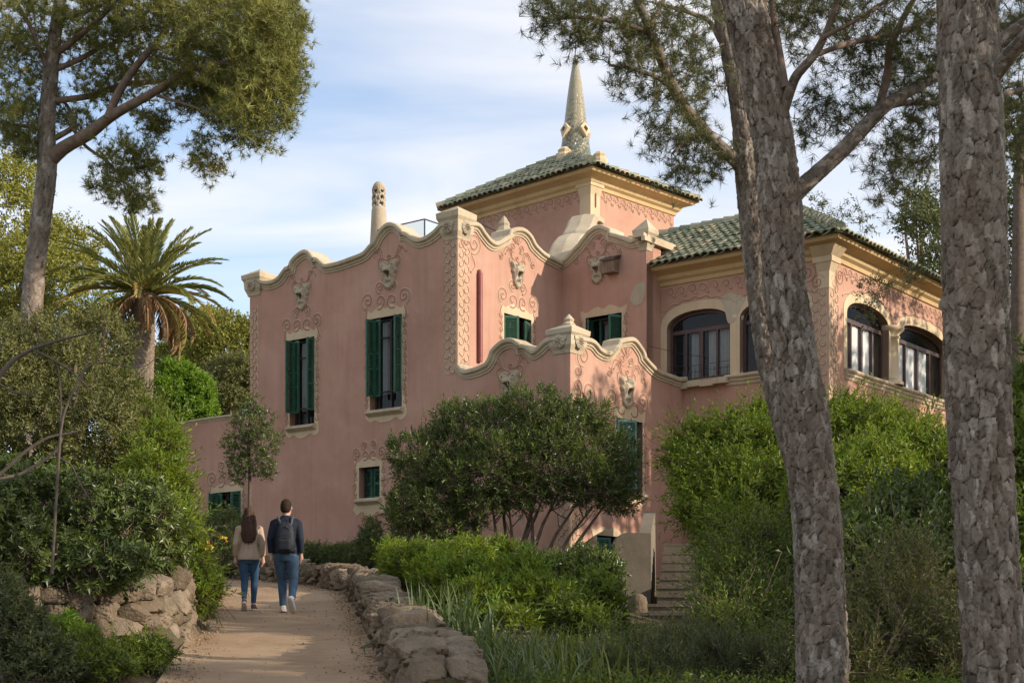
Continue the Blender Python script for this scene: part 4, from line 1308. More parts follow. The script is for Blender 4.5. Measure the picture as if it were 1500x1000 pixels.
# ---------------------------------------------------------------- masks (carved spouts) with scrolls
def mask(fr, u, v, size, parent, seed, scr=True, crest=True):
    s, z = fr.px(u, v)
    k = size
    n = 56; nr = 20
    def outline(a):
        # two ear lobes on top with a notch between, hollow cheeks, pointed leaf chin
        y = -math.cos(a); x = math.sin(a)
        r_ = 0.33 + 0.015 * math.cos(11 * a)
        r_ += 0.15 * math.exp(-((abs(math.atan2(x, y)) - 0.75) / 0.38) ** 2)
        r_ -= 0.04 * math.exp(-(x / 0.16) ** 2) * (y > 0)
        r_ -= 0.06 * math.exp(-((y + 0.35) / 0.2) ** 2)
        if y < -0.6: r_ += 0.20 * ((-y - 0.6) / 0.4) ** 1.6
        return r_
    def gs(x, y, cx, cy, sx, sy, p=2): return math.exp(-(abs((x - cx) / sx) ** p + abs((y - cy) / sy) ** p))
    def hgt(x, y, t):
        ax = abs(x)
        h = 0.045 + 0.05 * (1 - t ** 2)
        h += 0.05 * (1 - min(1, abs(t - 0.86) / 0.10))                 # rim
        h += 0.13 * gs(ax, y, 0.20, 0.20, 0.09, 0.10) - 0.12 * gs(ax, y, 0.21, 0.19, 0.035, 0.04)   # eyes
        h += 0.15 * gs(x, y, 0, 0.07, 0.17, 0.085, 3)                   # snout
        h += 0.10 * gs(ax, y, 0.155, -0.05, 0.055, 0.10)               # jaws
        h += 0.12 * gs(x, y, 0, -0.25, 0.07, 0.05)                      # lip
        mw = 0.125 * max(0.0, (y + 0.20) / 0.20)                        # V-shaped throat
        if -0.20 < y < 0.02 and ax < mw: h = -0.12
        h -= 0.05 * gs(ax, y, 0.10, -0.33, 0.03, 0.03)
        return h
    vs_ = []; fs = []
    for i in range(nr + 1):
        t = i / nr
        for j in range(n):
            a = 2 * math.pi * j / n
            r_ = outline(a) * t
            x = r_ * math.sin(a); y = -r_ * math.cos(a) * 1.05
            vs_.append(fr.pt(s + x * k, z + y * k, 0.0 if i == nr else hgt(x, y, t) * k * 0.85 + 0.02))
    for i in range(nr):
        for j in range(n):
            j2 = (j + 1) % n
            fs.append((i * n + j, i * n + j2, (i + 1) * n + j2, (i + 1) * n + j))
    mb = MB(); mb.mesh(vs_, fs, 0, False)
    o = mb.build('mask_spout', M['carved'], parent)
    if scr:
        m2 = Scrolls()
        for sg in (-1, 1):
            curl(m2, fr, [(s + sg * (0.06 + 0.40 * math.sin(t * 2.1)) * k, z + (0.40 + 0.10 * math.sin(t * 4) - 0.30 * max(0, t - 0.7) * 1.6) * k) for t in [i / 12 for i in range(15)]], 0.045 * k, 0.03)
            curl(m2, fr, [(s + sg * (0.30 + 0.34 * t) * k, z + (0.40 + 0.36 * math.sin(t * 2.4)) * k) for t in [i / 9 for i in range(11)]], 0.05 * k, 0.03)
            curl(m2, fr, [(s + sg * (0.26 + 0.24 * t) * k, z + (0.46 + 0.34 * math.sin(t * 2.2)) * k) for t in [i / 9 for i in range(11)]], 0.04 * k, 0.03)
            curl(m2, fr, spiral(s + sg * 0.14 * k, z - 0.42 * k, 0.12 * k, 1.0, math.pi / 2, -sg, 0.3), 0.035 * k, 0.028)
        curl(m2, fr, spiral(s, z + 0.52 * k, 0.07 * k, 1.0, -math.pi / 2, 1, 0.8), 0.03 * k, 0.03)
        if crest:
            for sg in (-1, 1):
                curl(m2, fr, spiral(s + sg * 0.22 * k, z + 0.86 * k, 0.17 * k, 1.5, -math.pi / 2 - sg * .6, sg, 0.14), 0.04 * k, 0.03)
                curl(m2, fr, spiral(s + sg * 0.92 * k, z + 0.42 * k, 0.13 * k, 1.4, math.pi / 2, sg, 0.2), 0.04 * k, 0.03)
                curl(m2, fr, [(s + sg * (0.42 + 0.42 * t) * k, z + (0.78 - 0.30 * t + 0.16 * math.sin(t * 3.1)) * k) for t in [i / 9 for i in range(10)]], 0.055 * k, 0.03)
            for j in range(5):
                a = math.pi / 2 + (j - 2) * 0.42
                curl(m2, fr, [(s + math.cos(a) * t * k, z + (0.95 + math.sin(a) * t) * k) for t in (0.08, 0.18, 0.3, 0.38)], 0.035 * k, 0.028)
        m2.build('scroll_ornament', [M['scroll'], M['pinkline']], parent)
mask(FA, 443, 432, 0.82, house, 1, True, False)
mask(FA, 571, 399, 0.86, house, 2, True, False)
mask(FB1, 757, 400, 0.8, house, 3)
mask(FA1, 876, 393, 0.82, house, 4)
mask(FA, 747, 562, 0.86, house, 5, True, False)
mask(FT, 917, 571, 0.88, house, 6)
# little roofed bird box beside the wing mask
mb = MB()
s_, z_ = FA1.px(899, 392)
D, Nn, U = Vector((*FA1.d, 0)), Vector((*FA1.n, 0)), Vector((0, 0, 1))
for i in range(4): mb.box(FA1.pt(s_ - .15 + i * .1, z_, .16), D * .046, Nn * .14, U * .19)
mb.box(FA1.pt(s_, z_ + .24, .17), D * .25, (Nn * .9 - U * .35) * .2, U * .03, 1)
mb.build('nest_box', [M['wood'], M['frame_brown']], house)
# scrolls round the terrace window
m2 = Scrolls()
for (u, v, r_, tn, sg) in ((861, 575, .3, 1.8, 1), (853, 545, .0, 0, 0), (896, 583, .27, 1.8, -1), (941, 588, .26, 1.6, 1), (853, 520, .3, 1.7, -1), (845, 566, .22, 1.4, 1)):
    if r_ == 0: continue
    s_, z_ = FT.px(u, v)
    curl(m2, FT, spiral(s_, z_, r_, tn, -math.pi / 2, sg, .12), .06, .032)
for sg in (-1, 1):
    s_, z_ = FT.px(919, 597)
    curl(m2, FT, spiral(s_ + sg * .28, z_ - .05, .24, .7, math.pi * .5, -sg, .5), .05, .03)
m2.build('scroll_ornament', [M['scroll'], M['pinkline']], house)
# second scroll family on the upper corner of the return wall and the terrace front
m2 = Scrolls()
s_, z_ = FB1.px(694, 357)
curl(m2, FB1, spiral(s_, z_, .3, 1.9, -math.pi * .6, 1, .1), .06, .032)
curl(m2, FB1, spiral(s_ - .36, z_ - .02, .2, 1.2, -math.pi * .4, -1, .2), .05, .032)
curl(m2, FB1, [(s_ - .1 + .12 * math.sin(t), z_ - .36 - .13 * t) for t in (0, .5, 1, 1.5, 2, 2.5, 3, 3.5)], .05, .03)
s_, z_ = FT.px(847, 522)
curl(m2, FT, spiral(s_ - .05, z_ - .35, .17, 1.2, math.pi * .4, -1, .2), .05, .03)
m2.build('scroll_ornament', [M['scroll'], M['pinkline']], house)

# quoin strips of interlaced loops down the corners
def quoin(fr, s0, sg, z0, z1, w, parent):
    m2 = MB()
    band = [(s0, z0), (s0 + sg * w, z0 + .1)]
    n = max(2, int((z1 - z0) / 0.245))
    edge = []
    for i in range(n + 1):
        zz = z0 + (z1 - z0) * i / n
        edge += [(s0 + sg * w * 0.98, zz), (s0 + sg * w * 1.18, zz + (z1 - z0) / n * 0.5)]
    edge = edge[:-1]
    o = MB(); slab(o, fr, [(s0, z0)] + edge + [(s0, z1)], [], 0.008, -0.005)
    po = o.build('quoin_band', M['scroll'], parent)
    for i in range(n):
        zc_ = z0 + (z1 - z0) * (i + 0.5) / n
        hh = (z1 - z0) / n
        for row, ctr in ((0, w * 0.28), (1, w * 0.78)):
            zz = zc_ + (hh * 0.5 if row else 0)
            curl(m2, fr, spiral(s0 + sg * ctr, zz, hh * 0.5, 0.78, math.pi * (0.35 if sg > 0 else 0.65), -sg, 0.45, 10), 0.036, 0.034)
    m2.build('quoin_ornament', [M['cream'], M['pinkline']], po)['kind'] = 'stuff'
zq1 = C0 and FA.px(663, 345)[1]; zq0 = FA.px(663, 548)[1]
quoin(FA, -0.01, -1, zq0, zq1 - .1, 0.40, house)
quoin(FB1, 0.01, 1, zq0 + .2, zq1 - .1, 0.42, house)
quoin(FA, SL + 0.02, 1, 7.6, copA[0][1] - .75, 0.26, house)
quoin(FLA, lenLA - 0.0, -1, 5.6, zeave - 1.15, 0.46, house)
quoin(FLB, 0.0, 1, 5.6, zeave - 1.15, 0.5, house)
quoin(FT, 0.01, 1, 2.0, copTB[0][1] - 1.2, 0.36, house)
quoin(FA, ST - 0.01, -1, 3.0, copTA[-1][1] - 1.4, 0.3, house)

# running wave frieze under eaves
def frieze(fr, s0, s1, z, parent, rep=0.34):
    m2 = MB()
    n = max(2, int((s1 - s0) / rep))
    for i in range(n):
        c = s0 + (s1 - s0) * (i + 0.5) / n
        curl(m2, fr, spiral(c, z, 0.14, 1.05, math.pi * 1.05, -1, 0.3, 12), 0.045, 0.032)
        curl(m2, fr, [(c + 0.06 + 0.12 * math.sin(t * 1.6), z - 0.1 - 0.09 * math.sin(t * 2.6)) for t in (0, .3, .6, .9, 1.2)], 0.035, 0.028)
    m2.build('frieze_ornament', [M['scroll'], M['pinkline']], parent)['kind'] = 'stuff'

# ---------------------------------------------------------------- downpipe, railings
mb = MB()
s_, zt_ = FB1.px(701, 396); _, zb_ = FB1.px(701, 530)
mb.tube([FB1.pt(s_, zb_, 0.05), FB1.pt(s_, zt_ - .1, 0.05), FB1.pt(s_, zt_, 0.02)], [0.075, 0.075, 0.05], 10)
mb.build('downpipe', M['pipe'], house)

# ---------------------------------------------------------------- tower
TA = Vector((-0.72, 0.694)).normalized(); TB = Vector((0.694, 0.72)).normalized()     # the tower stands slightly turned
E0 = P(868, 243, 44.0)
ZE = E0.z
LT = 5.5; LTA = 7.0; OV = 0.62
TW0 = E0.xy + (TA + TB) * OV
FTA = Frame(TW0, -TA, -TB); FTB = Frame(TW0, TB, -TA)
LW = LT - 2 * OV; LWA = LTA - 2 * OV
mb = MB()
zw0 = 11.5
slab(mb, FTA, [(-LWA, zw0), (0, zw0), (0, ZE), (-LWA, ZE)], [], 0.0)
slab(mb, FTB, [(0, zw0), (LW, zw0), (LW, ZE), (0, ZE)], [], 0.0)
vwall(TW0 + TA * LWA, TW0 + TA * LWA + TB * LW, zw0, ZE); vwall(TW0 + TB * LW, TW0 + TA * LWA + TB * LW, zw0, ZE)
mb.build('tower_wall', [M['pink']], house)
def eave_ring(corner, fa, la, fb, lb, z, ov, parent, mat='ochre'):
    """moulded soffit cornice along two visible sides"""
    mb = MB()
    prof = [(0.0, -0.42), (0.05, -0.40), (0.07, -0.30), (0.16, -0.24), (0.20, -0.14), (0.30, -0.10), (ov - 0.14, -0.045), (ov - 0.10, 0.02), (ov - 0.10, 0.07)]
    c = Vector(corner)
    pts0 = [Vector((*(c - fa.d * la), 0)), Vector((*c, 0)), Vector((*(c + fb.d * lb), 0))]
    dirs = [Vector((*(fa.n - fa.d * 1), 0)), Vector((*(fa.n + fb.n), 0)), Vector((*(fb.n + fb.d), 0))]
    for i in range(2):
        for k in range(len(prof) - 1):
            (o0, h0), (o1, h1) = prof[k], prof[k + 1]
            q_ = [pts0[i] + dirs[i] * o0 + Vector((0, 0, z + h0)), pts0[i + 1] + dirs[i + 1] * o0 + Vector((0, 0, z + h0)), pts0[i + 1] + dirs[i + 1] * o1 + Vector((0, 0, z + h1)), pts0[i] + dirs[i] * o1 + Vector((0, 0, z + h1))]
            mb.poly(q_)
    return mb.build('eave_cornice', M[mat], parent)
eave_ring(TW0, FTA, LWA, FTB, LW, ZE, OV, house)
frieze(FTA, -LWA + .1, -0.45, ZE - 0.56, house); frieze(FTB, 0.4, LW - .1, ZE - 0.56, house)
# tower corner pilaster with a T-shaped iron tie, scroll buttress
mb = MB()
c = Vector((*TW0, 0))
D, Nn = Vector((*FTA.d, 0)), Vector((*FTA.n, 0))
zpl0, zpl1 = 13.0, ZE - 0.1
w = 0.42
for (z0_, z1_, g0, g1, ww) in ((zpl0, zpl1 - .5, 0.03, 0.03, w), (zpl1 - .5, zpl1 - .25, 0.03, 0.12, w + .02), (zpl1 - .25, zpl1, 0.14, 0.14, w + .08)):
    r0 = [c + D * g0 + Nn * g0, c + D * g0 - Nn * ww, c - D * ww - Nn * ww, c - D * ww + Nn * g0]
    r1 = [c + D * g1 + Nn * g1, c + D * g1 - Nn * ww, c - D * ww - Nn * ww, c - D * ww + Nn * g1]
    r0 = [p + Vector((0, 0, z0_)) for p in r0]; r1 = [p + Vector((0, 0, z1_)) for p in r1]
    for k in range(4): mb.poly([r0[k - 1], r0[k], r1[k], r1[k - 1]][::-1])
    mb.poly(r1[::-1]); mb.poly(r0)
mb.build('pilaster', M['cream'], house)
mb = MB()
zt_ = FTB.px(872, 284)[1]
mb.box(FTB.pt(0.2, zt_ - .2, 0.045), Vector((*FTB.d, 0)) * .025, Vector((*FTB.n, 0)) * .01, Vector((0, 0, .24)))
mb.box(FTB.pt(0.2, zt_ + .05, 0.045), Vector((*FTB.d, 0)) * .14, Vector((*FTB.n, 0)) * .012, Vector((0, 0, .03)))
mb.build('iron_tie', M['frame_brown'], house)
# scroll buttress from the parapet corner up to the tower corner
fdir = (TW0 - C1); fl = fdir.length; fdir.normalize()
FBT = Frame(C1, fdir, Vector((fdir.y, -fdir.x)))
def zoom_bt(x, y):
    return FBT.px(780 + x / 7.144, 280 + y / 7.144)
butt = []
# profile measured as fraction of the way from parapet to tower and height
zc1 = copB1[-1][1]
prof_b = [(0.02, 0.05), (0.10, 0.42), (0.24, 0.86), (0.40, 1.12), (0.52, 1.18, 1), (0.54, 1.38, 1), (0.64, 1.62), (0.76, 2.0), (0.88, 2.12), (1.0, 2.14, 1)]
top = cr_spline([(a_ * fl, zc1 + b_, *(r_)) for a_, b_, *r_ in prof_b], 4)
mb = MB()
slab(mb, FBT, [(0.0, zc1 - .6)] + [(fl + .15, zc1 - .6)] + [(s, z + .03) for s, z in reversed(top)], [], 0.3, -0.3)
v_ = FBT.n
slab(mb, Frame(C1, fdir, -v_), [(0.0, zc1 - .6)] + [(fl + .15, zc1 - .6)] + [(s, z + .03) for s, z in reversed(top)], [], 0.3, None)
mb.build('buttress', [M['scroll']], house)
mb = MB()
n = len(top); rings = []
for i in range(n):
    a_ = Vector(top[max(i - 1, 0)]); b_ = Vector(top[min(i + 1, n - 1)]); d = (b_ - a_).normalized(); nn_ = Vector((-d.y, d.x)); p = Vector(top[i])
    ring = []
    for (o_, h_) in ((0.44, 0.0), (0.46, 0.12), (0.36, 0.2), (0, 0.24), (-0.36, 0.2), (-0.46, 0.12), (-0.44, 0.0)):
        q_ = p + nn_ * h_; ring.append(FBT.pt(q_.x, q_.y, o_))
    rings.append(ring)
for i in range(n - 1):
    for k in range(7):
        k2 = (k + 1) % 7; mb.poly([rings[i][k], rings[i + 1][k], rings[i + 1][k2], rings[i][k2]], 0, k not in (0, 5, 6))
mb.poly(rings[0]); mb.poly(rings[-1][::-1])
mb.build('buttress_cap', M['cornice'], house)
m2 = Scrolls()
for (a_, b_, r_) in ((0.62, 1.05, .3), (0.78, 1.3, .28), (0.7, 0.6, .25), (0.88, 0.85, .25)):
    curl(m2, FBT, [(x, z) for x, z in spiral(a_ * fl, zc1 + b_, r_, 1.6, 0.5, 1, .1)], .05, .032)
for it in m2.items: it.v = [tuple(Vector(v) + Vector((*FBT.n, 0)) * 0.3) for v in it.v]
m2.build('scroll_ornament', [M['scroll'], M['pinkline']], house)

# ---------------------------------------------------------------- tiled roofs
def tile_mesh(w, ln, lift=0.035):
    n = 7; vs_ = []; fs = []
    for j, (y, sc, zz) in enumerate(((0, 1.0, lift), (ln, 0.84, 0.0))):
        for i in range(n + 1):
            a = math.pi * i / n
            vs_.append((-math.cos(a) * w * 0.5 * sc, y, math.sin(a) * w * 0.42 * sc + zz))
        for i in range(n + 1):
            a = math.pi * i / n
            vs_.append((-math.cos(a) * w * 0.5 * sc * 0.86, y, math.sin(a) * w * 0.42 * sc * 0.80 + zz - 0.012))
    k = n + 1
    for i in range(n):
        fs.append((i, i + 1, 2 * k + i + 1, 2 * k + i))
        fs.append((i, k + i, k + i + 1, i + 1))
    me = bpy.data.meshes.new('tile'); me.from_pydata(vs_, [], fs); me.materials.append(M['tile'])
    for p_ in me.polygons: p_.use_smooth = len(p_.vertices) == 4 and p_.index % 2 == 0
    me.update()
    return me
TW_, TL_ = 0.235, 0.42
TILE = tile_mesh(TW_, TL_)
TV = np.array([v.co[:] for v in TILE.vertices]); TF = [tuple(p.vertices) for p in TILE.polygons]
tile_objs = [0]
def tile_plane(c0, along, inward, pitch, length, depth, clip_l, clip_r, parent_roof, merged, singles, over=0.1):
    """tiles on a sloping plane: c0 eave start, along the eave, inward horizontal; clip lines give hips"""
    al = Vector((*along, 0)).normalized(); iw = Vector((*inward, 0)).normalized()
    dn = (iw * math.cos(pitch) + Vector((0, 0, 1)) * math.sin(pitch))
    nm = al.cross(dn)
    if nm.z < 0: nm = -nm
    sl = depth / math.cos(pitch)
    ncol = int(round(length / TW_)); nrow = int(math.ceil(sl / (TL_ * 0.86)))
    rr = random.Random(int(length * 100))
    for j in range(nrow):
        for i in range(ncol):
            x = (i + 0.5) * length / ncol; y = j * TL_ * 0.86 - over
            hy = (y + TL_ * 0.5) * math.cos(pitch)
            if x < clip_l(hy) or x > clip_r(hy): continue
            o = c0 + al * x + dn * y + nm * (0.02 + rr.uniform(0, 0.024)) + al * rr.uniform(-.012, .012) + dn * rr.uniform(-.025, .02)
            jit = rr.uniform(-0.055, 0.055)
            dx = (al + dn * jit).normalized(); dy = (dn - al * jit).normalized()
            mt = Matrix((dx, dy, dx.cross(dy) if dx.cross(dy).z > 0 else -dx.cross(dy))).transposed().to_4x4()
            mt.translation = o
            if singles(i, j) and tile_objs[0] < 300:
                t = bpy.data.objects.new('tile', TILE)
                COL.objects.link(t); t.parent = parent_roof; t.matrix_basis = mt
                t.matrix_parent_inverse = ROOTW[parent_roof.name].inverted()
                tile_objs[0] += 1
            else:
                v = TV @ np.array(mt.to_3x3()).T + np.array(o)
                merged.mesh(v.tolist(), TF, 0, True)
def ridge(mb, p, q_, r_=0.15):
    p, q_ = Vector(p), Vector(q_)
    n = max(2, int((q_ - p).length / 0.36))
    for i in range(n):
        a = p.lerp(q_, i / n); b_ = p.lerp(q_, (i + 1.12) / n)
        mb.tube([a + Vector((0, 0, .03)), b_], [r_, r_ * 0.86], 9)
def roof_base(name, polys, parent):
    mb = MB()
    for p in polys: mb.poly(p)
    return mb.build(name, M['carved'], parent)

# arcade roof: hipped at the outer corner
OL = 0.62; pitchL = R(27.5)
E4 = C4 + (FLA.n + FLB.n) * OL
zl = zeave + 0.05
dL = 3.75; dB = 3.2; EXT = 3.4
lenA_ = (E4 - (C3 + FLA.n * OL)).length + 0.1
rz = zl + dL * math.tan(pitchL)
e_left = Vector((*(E4 + A * lenA_), zl)); e_c = Vector((*E4, zl)); e_right = Vector((*(E4 + Bd * 10.8), zl))
m_left = Vector((*(E4 + A * lenA_ + Bd * 1.5), zl + 1.5 * math.tan(pitchL))); x_left = Vector((*(E4 + A * (lenA_ + EXT) + Bd * 1.5), zl + 1.5 * math.tan(pitchL)))
r_left = Vector((*(E4 + A * (lenA_ + EXT) + Bd * dL), rz)); r_c = Vector((*(E4 + A * dB + Bd * dL), rz)); r_right = Vector((*(E4 + Bd * 10.8 + A * dB), rz))
rl2 = Vector((*(E4 + A * (lenA_ + EXT) + Bd * 9), zl)); rr2 = Vector((*(E4 + Bd * 10.8 + A * 9), zl))
rf = roof_base('roof', [[e_left, e_c, r_c, r_left, x_left, m_left], [e_c, e_right, r_right, r_c], [r_left, r_c, r_right, rr2, rl2], [e_right, rr2, r_right]], house)
mg = MB()
tile_plane(e_left + Vector((*A, 0)) * EXT, -A, Bd, pitchL, lenA_ + EXT, dL, lambda h: EXT + 0.05 if h < 1.5 else 0.05, lambda h: lenA_ + EXT - h * dB / dL, rf, mg, lambda i, j: True)
eave_ring(C4, FLA, lenLA, FLB, 10, zeave, OL + .02, house)
frieze(FLA, 0.15, lenLA - .75, zeave - 0.60, house); frieze(FLB, 0.75, 8.0, zeave - 0.60, house)
m2 = Scrolls()
curl(m2, FLA, spiral(lenLA - .62, zeave - .72, .26, 1.8, 1.2, -1, .12), .055, .032); curl(m2, FLA, spiral(lenLA - .30, zeave - .95, .2, 1.5, .3, 1, .14), .05, .032)
curl(m2, FLB, spiral(.62, zeave - .75, .26, 1.8, 1.9, 1, .12), .055, .032); curl(m2, FLB, spiral(.30, zeave - .98, .2, 1.5, 2.8, -1, .14), .05, .032)
m2.build('scroll_ornament', [M['scroll'], M['pinkline']], house)
# corner capital under the arcade eave
mb = MB()
c = Vector((*C4, 0))
for (z0_, z1_, g0, g1, ww) in ((zeave - 1.15, zeave - .72, 0.02, 0.03, .3), (zeave - .72, zeave - .5, 0.03, 0.14, .32), (zeave - .5, zeave - .36, 0.16, 0.17, .38), (zeave - .36, zeave - .1, .10, .34, .4)):
    D, Nn = Vector((*FLA.d, 0)), Vector((*FLA.n, 0))
    r0 = [c + D * g0 + Nn * g0, c + D * g0 - Nn * ww, c - D * ww - Nn * ww, c - D * ww + Nn * g0]
    r1 = [c + D * g1 + Nn * g1, c + D * g1 - Nn * ww, c - D * ww - Nn * ww, c - D * ww + Nn * g1]
    r0 = [p + Vector((0, 0, z0_)) for p in r0]; r1 = [p + Vector((0, 0, z1_)) for p in r1]
    for k in range(4): mb.poly([r0[k - 1], r0[k], r1[k], r1[k - 1]][::-1])
    mb.poly(r0)
mb.build('capital', M['cream'], house)
tile_plane(e_c, Bd, A, math.atan2(rz - zl, dB), 10.8, dB, lambda h: h * dL / dB, lambda h: 10.8, rf, mg, lambda i, j: False)
ridge(mg, e_c + Vector((0, 0, .1)), r_c + Vector((0, 0, .1))); ridge(mg, r_left + Vector((0, 0, .08)), r_c + Vector((0, 0, .08))); ridge(mg, r_c + Vector((0, 0, .08)), r_right + Vector((0, 0, .08)))
o = mg.build('tile_field', M['tile'], rf); o['kind'] = 'stuff'
# tower roof
pitchT = R(32)
hL = LT / 2
apex = Vector((*(E0.xy + TA * LTA / 2 + TB * hL), ZE + hL * math.tan(pitchT)))
cs = [Vector((*E0.xy, ZE)), Vector((*(E0.xy + TB * LT), ZE)), Vector((*(E0.xy + TA * LTA + TB * LT), ZE)), Vector((*(E0.xy + TA * LTA), ZE))]
for c_ in cs: c_.z = ZE + 0.05
rf2 = roof_base('tower_roof', [[cs[k], cs[(k + 1) % 4], apex] for k in range(4)], house)
mg = MB()
tile_plane(cs[3], -TA, TB, pitchT, LTA, hL, lambda h: h * LTA / LT, lambda h: LTA - h * LTA / LT, rf2, mg, lambda i, j: True)
tile_plane(cs[0], TB, TA, math.atan2(hL * math.tan(pitchT), LTA / 2), LT, LTA / 2, lambda h: h * LT / LTA, lambda h: LT - h * LT / LTA, rf2, mg, lambda i, j: j == 0)
for k in range(4): ridge(mg, cs[k] + Vector((0, 0, .1)), apex + Vector((0, 0, .1)), 0.13)
o = mg.build('tile_field', M['tile'], rf2); o['kind'] = 'stuff'
print('tile objects', tile_objs[0])
# spire
SC = apex.copy(); SC.x = (843 - CU) / FPX * apex.y
zs0 = apex.z - 0.35
ztip = EYE + (HV - 78) / FPX * apex.y
H_ = ztip - zs0
mb = MB()
mb.lathe((SC.x, SC.y, zs0), [(0.74, -.05), (0.66, H_ * .02), (0.555, H_ * .07), (0.49, H_ * .17), (0.42, H_ * .3), (0.365, H_ * .42), (0.30, H_ * .57), (0.21, H_ * .74), (0.12, H_ * .88), (0.06, H_ * .955), (0.02, H_)], 28)
sp_ = mb.build('spire', M['mosaic'], house)
mb = MB(); mb.tube([(SC.x, SC.y, ztip - .05), (SC.x, SC.y, ztip + .7)], [0.02, 0.008], 6)
mb.lathe((SC.x, SC.y, ztip + .12), [(0.0, 0), (0.045, .03), (0.045, .07), (0, .1)], 8)
mb.build('lightning_rod', M['iron'], sp_)
# diamond dormers on the spire and lumps at its foot
for k, ang in enumerate((-150, -60, 30, 120)):
    a = R(ang + 8)
    d = Vector((math.cos(a), math.sin(a), 0)); t = Vector((-d.y, d.x, 0))
    zc_ = zs0 + H_ * 0.30
    rad_ = 0.43
    c = Vector((SC.x, SC.y, zc_)) + d * (rad_ + 0.03)
    mb = MB()
    ou = [(0, .27), (.2, .05), (.0, -.27), (-.2, .05)]; inn = [(0, .14), (.10, .03), (0, -.12), (-.10, .03)]
    for j in range(4):
        o1_, o2_, i1_, i2_ = ou[j - 1], ou[j], inn[j - 1], inn[j]
        f_ = lambda p, oo: c + t * p[0] + Vector((0, 0, 1)) * p[1] - d * (p[1] * 0.22) + d * oo
        mb.poly([f_(o1_, .06), f_(o2_, .06), f_(i2_, .09), f_(i1_, .09)])
        mb.poly([f_(o2_, .06), f_(o1_, .06), f_(o1_, -.15), f_(o2_, -.15)])
        mb.poly([f_(i1_, .09), f_(i2_, .09), f_(i2_, -.1), f_(i1_, -.1)])
    o = mb.build('dormer', M['cream'], sp_)
    m2 = MB(); m2.poly([f_(p, 0.0) for p in inn]); m2.build('dormer_pane', M['glass'], sp_)
for k, ang in enumerate((-118, -20, 62, 160)):
    a = R(ang)
    c = Vector((SC.x + 0.85 * math.cos(a), SC.y + 0.85 * math.sin(a), zs0 + 0.12))
    mb = MB()
    mb.lathe(c, [(0.26, -0.25), (0.27, 0.02), (0.2, 0.12), (0.23, 0.2), (0.12, 0.3), (0, 0.33)], 8, 0, False)
    mb.build('spire_foot', M['cream'], sp_)

# ---------------------------------------------------------------- chimney column with holes
cb = P(555, 362, 44.0)
mb = MB()
c = Vector((cb.x, cb.y, 0))
def zpix(v): return EYE + (HV - v) / FPX * 44.0
mb.lathe((c.x, c.y, 0), [(0.29, 11.6), (0.28, zpix(360)), (0.245, zpix(330)), (0.225, zpix(308)), (0.20, zpix(304)), (0.0, zpix(303))], 16)
ch = mb.build('chimney', M['carved'], house)
mb = MB()
for (z0_, r_, n, ph) in ((zpix(300), .13, 5, 0.2), (zpix(291), .105, 4, 0.7), (zpix(280), .13, 5, 0.4)):
    for k in range(n):
        a = 2 * math.pi * k / n + ph
        tcen = Vector((c.x + 0.15 * math.cos(a), c.y + 0.15 * math.sin(a), z0_))
        ring = []
        nv = Vector((math.cos(a), math.sin(a), 0)); tv = Vector((-nv.y, nv.x, 0))
        pts = [tcen + tv * (0.10 * math.cos(x)) + Vector((0, 0, 0.115 * math.sin(x))) for x in [2 * math.pi * j / 10 for j in range(11)]]
        mb.tube(pts, 0.042, 6)
mb.lathe((c.x, c.y, zpix(274)), [(0.17, -0.12), (0.2, -0.02), (0.17, 0.06), (0.1, 0.14), (0, 0.16)], 12)
mb.build('chimney_pot', M['carved'], ch)

# ---------------------------------------------------------------- roof railings and glass screens
mb = MB()
def rail_pt(s, out, z): return FA.pt(s, z, out)
zr_ = FA.px(490, 379)[1] + 0.18
mb.tube([FA.pt(SL + .3, zr_ - .12, -0.75), FA.pt(-0.4, zr_ + .02, -0.75)], 0.022, 6)
for i in range(6): mb.tube([FA.pt(SL + .5 + i * 1.4, 11.5, -.75), FA.pt(SL + .5 + i * 1.4, zr_ - .06, -.75)], 0.016, 5)
mb.build('railing', M['iron'], house)
gb0 = P(606, 333, 43.0); 
Fg = Frame(P(622, 330, 42.4).xy, -A, -Bd)
mb = MB(); g = MB()
zg0, zg1 = 11.5, P(622, 321, 42.4).z
L1, L2 = 1.9, 1.2
crn = [Vector((*(Fg.o + A * L1), 0)), Vector((*Fg.o, 0)), Vector((*(Fg.o + Bd * L2), 0))]
for k in range(3): mb.tube([crn[k] + Vector((0, 0, zg0)), crn[k] + Vector((0, 0, zg1))], 0.022, 6)
for k in range(2):
    mb.tube([crn[k] + Vector((0, 0, zg1)), crn[k + 1] + Vector((0, 0, zg1))], 0.02, 6)
    g.poly([crn[k] + Vector((0, 0, zg0)), crn[k + 1] + Vector((0, 0, zg0)), crn[k + 1] + Vector((0, 0, zg1 - .03)), crn[k] + Vector((0, 0, zg1 - .03))])
gs = mb.build('glass_screen', M['iron'], house)
g.build('pane', M['clear_glass'], gs)
mb = MB()
mb.tube([P(700, 325, 40.5), P(740, 345, 41.5)], 0.018, 6)
mb.build('railing', M['iron'], house)
# green tiled gutter ledge behind the return wall
mb = MB()
for i in range(5):
    a_ = FB1.pt(2.55 + i * .42, copB1[-1][1] + .10, -.55); b_ = FB1.pt(2.55 + i * .42 + .40, copB1[-1][1] + .10, -.55)
    inw = Vector((*A, 0))
    mb.poly([a_, b_, b_ + inw * .25 + Vector((0, 0, .42 - .05 * i)), a_ + inw * .25 + Vector((0, 0, .46 - .05 * i))])
    mb.poly([b_ + inw * .25 + Vector((0, 0, .42 - .05 * i)), a_ + inw * .25 + Vector((0, 0, .46 - .05 * i)), a_ + inw * 1.0 + Vector((0, 0, .46 - .05 * i)), b_ + inw * 1.0 + Vector((0, 0, .42 - .05 * i))])
mb.build('tiled_ledge', M['tile'], house)
